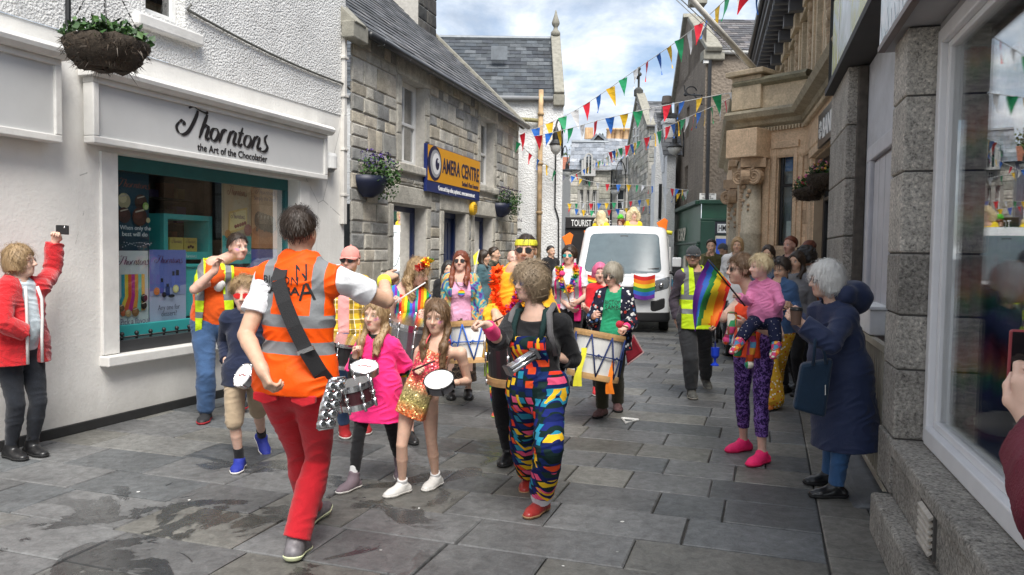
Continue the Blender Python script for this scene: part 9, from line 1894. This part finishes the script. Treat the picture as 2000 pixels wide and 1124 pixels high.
# ================================================================ bunting
FLM={}
BC_=[('red',(.62,.012,.03)),('blue',(.015,.13,.50)),('yellow',(.82,.50,.02)),('green',(.01,.27,.10)),('white',(.66,.66,.66))]
def flagmesh(w_,h,kind,bend):
    key=(round(w_,2),round(h,2),kind,bend)
    if key in FLM: return FLM[key]
    n=4; V=[];F=[]
    for i in range(n+1):
        t=i/n; ww=w_/2*(1-t)
        for s_ in (-1,1): V.append((s_*ww,.03*math.sin(3*t+bend)*t*(1+.5*s_)+.0,-h*t))
    for i in range(n): F.append((2*i,2*i+1,2*i+3,2*i+2))
    me=bpy.data.meshes.new('flag'); me.from_pydata(V,[],F); nm,c=BC_[kind]; me.materials.append(mat('bunting '+nm,c,.6,var=.05)); FLM[key]=me; return me
CORD=mat('bunting cord',(.6,.6,.58),.8)
def bunting(label,pts,spacing,w_,h,start=0,sag=.12,rg=None,skip=0):
    """pts: photo points with depth along the cord"""
    P=[at(*p) for p in pts]; rg=rg or rnd; C=bez(P,24); o=empty('bunting',P[0],label,'bunting','bunting strings across the street')
    MB().tube(C,.007,5).build('cord',CORD,o,smooth=True); acc=0; k=start
    L=np.cumsum([0]+[np.linalg.norm(C[i+1]-C[i]) for i in range(len(C)-1)]); t=spacing*.6
    while t<L[-1]-skip:
        i=min(len(C)-2,int(np.searchsorted(L,t)-1)); p=C[i]+(C[i+1]-C[i])*((t-L[i])/(L[i+1]-L[i]+1e-9)); d=U(C[i+1]-C[i]); 
        fl=bpy.data.objects.new('flag',flagmesh(w_,h,(0,1,2,3,4)[k%5],rg.choice((0,1,2)))); COL.objects.link(fl); fl.parent=o; fl.location=Vector(p-P[0])
        fl.rotation_euler=(rg.uniform(-.25,.25),math.atan2(-d[2],math.hypot(d[0],d[1]))*.8,math.atan2(d[1],d[0])+rg.uniform(-.5,.5)); k+=1; t+=spacing*rg.uniform(.94,1.06)
    return o
rg=random.Random(77)
bunting('long bunting string climbing from the cottage eaves over the street to the upper right',[(1006,268,17.6),(1120,218,16.6),(1250,131,15.2),(1350,60,13.6),(1425,-8,12.2),(1470,-50,11.6)],.36,.20,.40,0,rg=rg)
bunting('middle bunting string sagging from the white house lantern to the bank parapet',[(1040,268,17.2),(1110,252,16.2),(1200,228,15.2),(1330,200,13.9),(1458,176,12.9)],.36,.21,.32,0,rg=rg)
bunting('bunting string rising from the dormer building to the bank corner',[(1176,303,24.),(1250,275,20.),(1320,240,17.),(1400,205,14.4),(1450,180,13.2)],.36,.22,.31,3,rg=rg)
bunting('thin bunting string seen nearly edge on along the white house wall',[(1006,272,17.5),(1035,300,18.1),(1075,328,18.6),(1098,342,18.8)],.30,.14,.26,3,rg=rg)
bunting('bunting string crossing in front of the upper windows of the grey stone dormer building',[(1110,342,30.),(1170,358,29.),(1250,362,28.),(1345,372,24.)],.42,.19,.28,1,rg=rg)
bunting('bunting string just above the shop fascia, from the white house to the green shop',[(1104,398,31.),(1200,396,29.),(1300,384,27.),(1350,372,24.5)],.40,.18,.27,2,rg=rg)
bunting('lowest bunting string hanging over the blond wigs on the van',[(1104,405,33.),(1160,412,32.),(1230,406,31.),(1320,398,28.)],.40,.19,.28,0,rg=rg)
bunting('short bunting string dropping from the dormer window to the white house',[(1104,352,33.),(1150,326,33.),(1200,300,27.),(1215,292,25.)],.42,.19,.28,4,rg=rg)
bunting('cream and red bunting tip entering at the top right edge of the sky',[(1440,-25,11.),(1462,-6,11.),(1490,-20,11.2)],.28,.17,.30,0,rg=rg)
# far swan-neck lamps
wall_lamp('black swan neck lamp standing before the dormer building',at(1108,318,33.),at(1098,318,33.5),.2,1.3)
wall_lamp('black swan neck lamp by the far arched doorway',at(1202,352,31.),at(1222,352,31.8),.2,1.4)
# litter and wear on the paving
rg=random.Random(5); pm=mat('scrap paper',(.62,.62,.6),.8)
for i,(x,y) in enumerate(((270,962),(370,978),(858,944),(1100,1107),(1215,1020),(818,994))):
    g=gr(x,y); mb=MB(); r=rg.uniform(.007,.013); mb.prism([(g[0]+r*math.cos(t)*rg.uniform(.6,1.3),g[1]+r*math.sin(t)*rg.uniform(.6,1.3),.003) for t in np.linspace(0,5.6,7)],(0,0,.0015)); tag(mb.build('paper_scrap',pm),'tiny pale paper scrap flattened on the wet paving','litter','paper scraps on the paving')
o=None; g=[gr(x,y,.012) for x,y in ((1215,817),(1222,826),(1246,820))]; tag(MB().tube(g+[g[0]],.012,6).build('chalk_mark',WHITE),'small white triangular tape mark on the paving near the drummer','tape')
# ================================================================ loose repeats inside a part become parts of their own
def split_parts(o):
    me=o.data; n=len(me.vertices); par=list(range(n))
    def find(i):
        while par[i]!=i: par[i]=par[par[i]]; i=par[i]
        return i
    for p in me.polygons:
        v=p.vertices; a=find(v[0])
        for b in v[1:]: par[find(b)]=a
    groups={}
    for p in me.polygons: groups.setdefault(find(p.vertices[0]),[]).append(p)
    if len(groups)<2: return
    co=[v.co[:] for v in me.vertices]; col=me.color_attributes.get('Col'); cv=[c.color[:] for c in col.data] if col else None
    for ps in groups.values():
        ids=sorted({i for p in ps for i in p.vertices}); mp={i:k for k,i in enumerate(ids)}; m2=bpy.data.meshes.new(o.name); m2.from_pydata([co[i] for i in ids],[],[tuple(mp[i] for i in p.vertices) for p in ps])
        for m_ in me.materials: m2.materials.append(m_)
        if me.polygons[0].use_smooth: m2.polygons.foreach_set('use_smooth',[True]*len(m2.polygons))
        if cv: c2=m2.color_attributes.new('Col','FLOAT_COLOR','POINT'); c2.data.foreach_set('color',[x for i in ids for x in cv[i]])
        q=bpy.data.objects.new(o.name.split('.')[0],m2); COL.objects.link(q); q.parent=o.parent
        for md in o.modifiers:
            b=q.modifiers.new('bevel','BEVEL'); b.width=md.width; b.segments=2; b.limit_method='ANGLE'; b.angle_limit=R(40)
    bpy.data.objects.remove(o)
for o in list(bpy.data.objects):
    if o.type=='MESH' and o.parent and o.name.split('.')[0] in ('pilaster','clip','gutter_bracket','door_boards','pocket_flaps','wipers','zip_trim','dungaree_straps','shoulder_straps','bracket','fog_lamp_recess','volute'): split_parts(o)
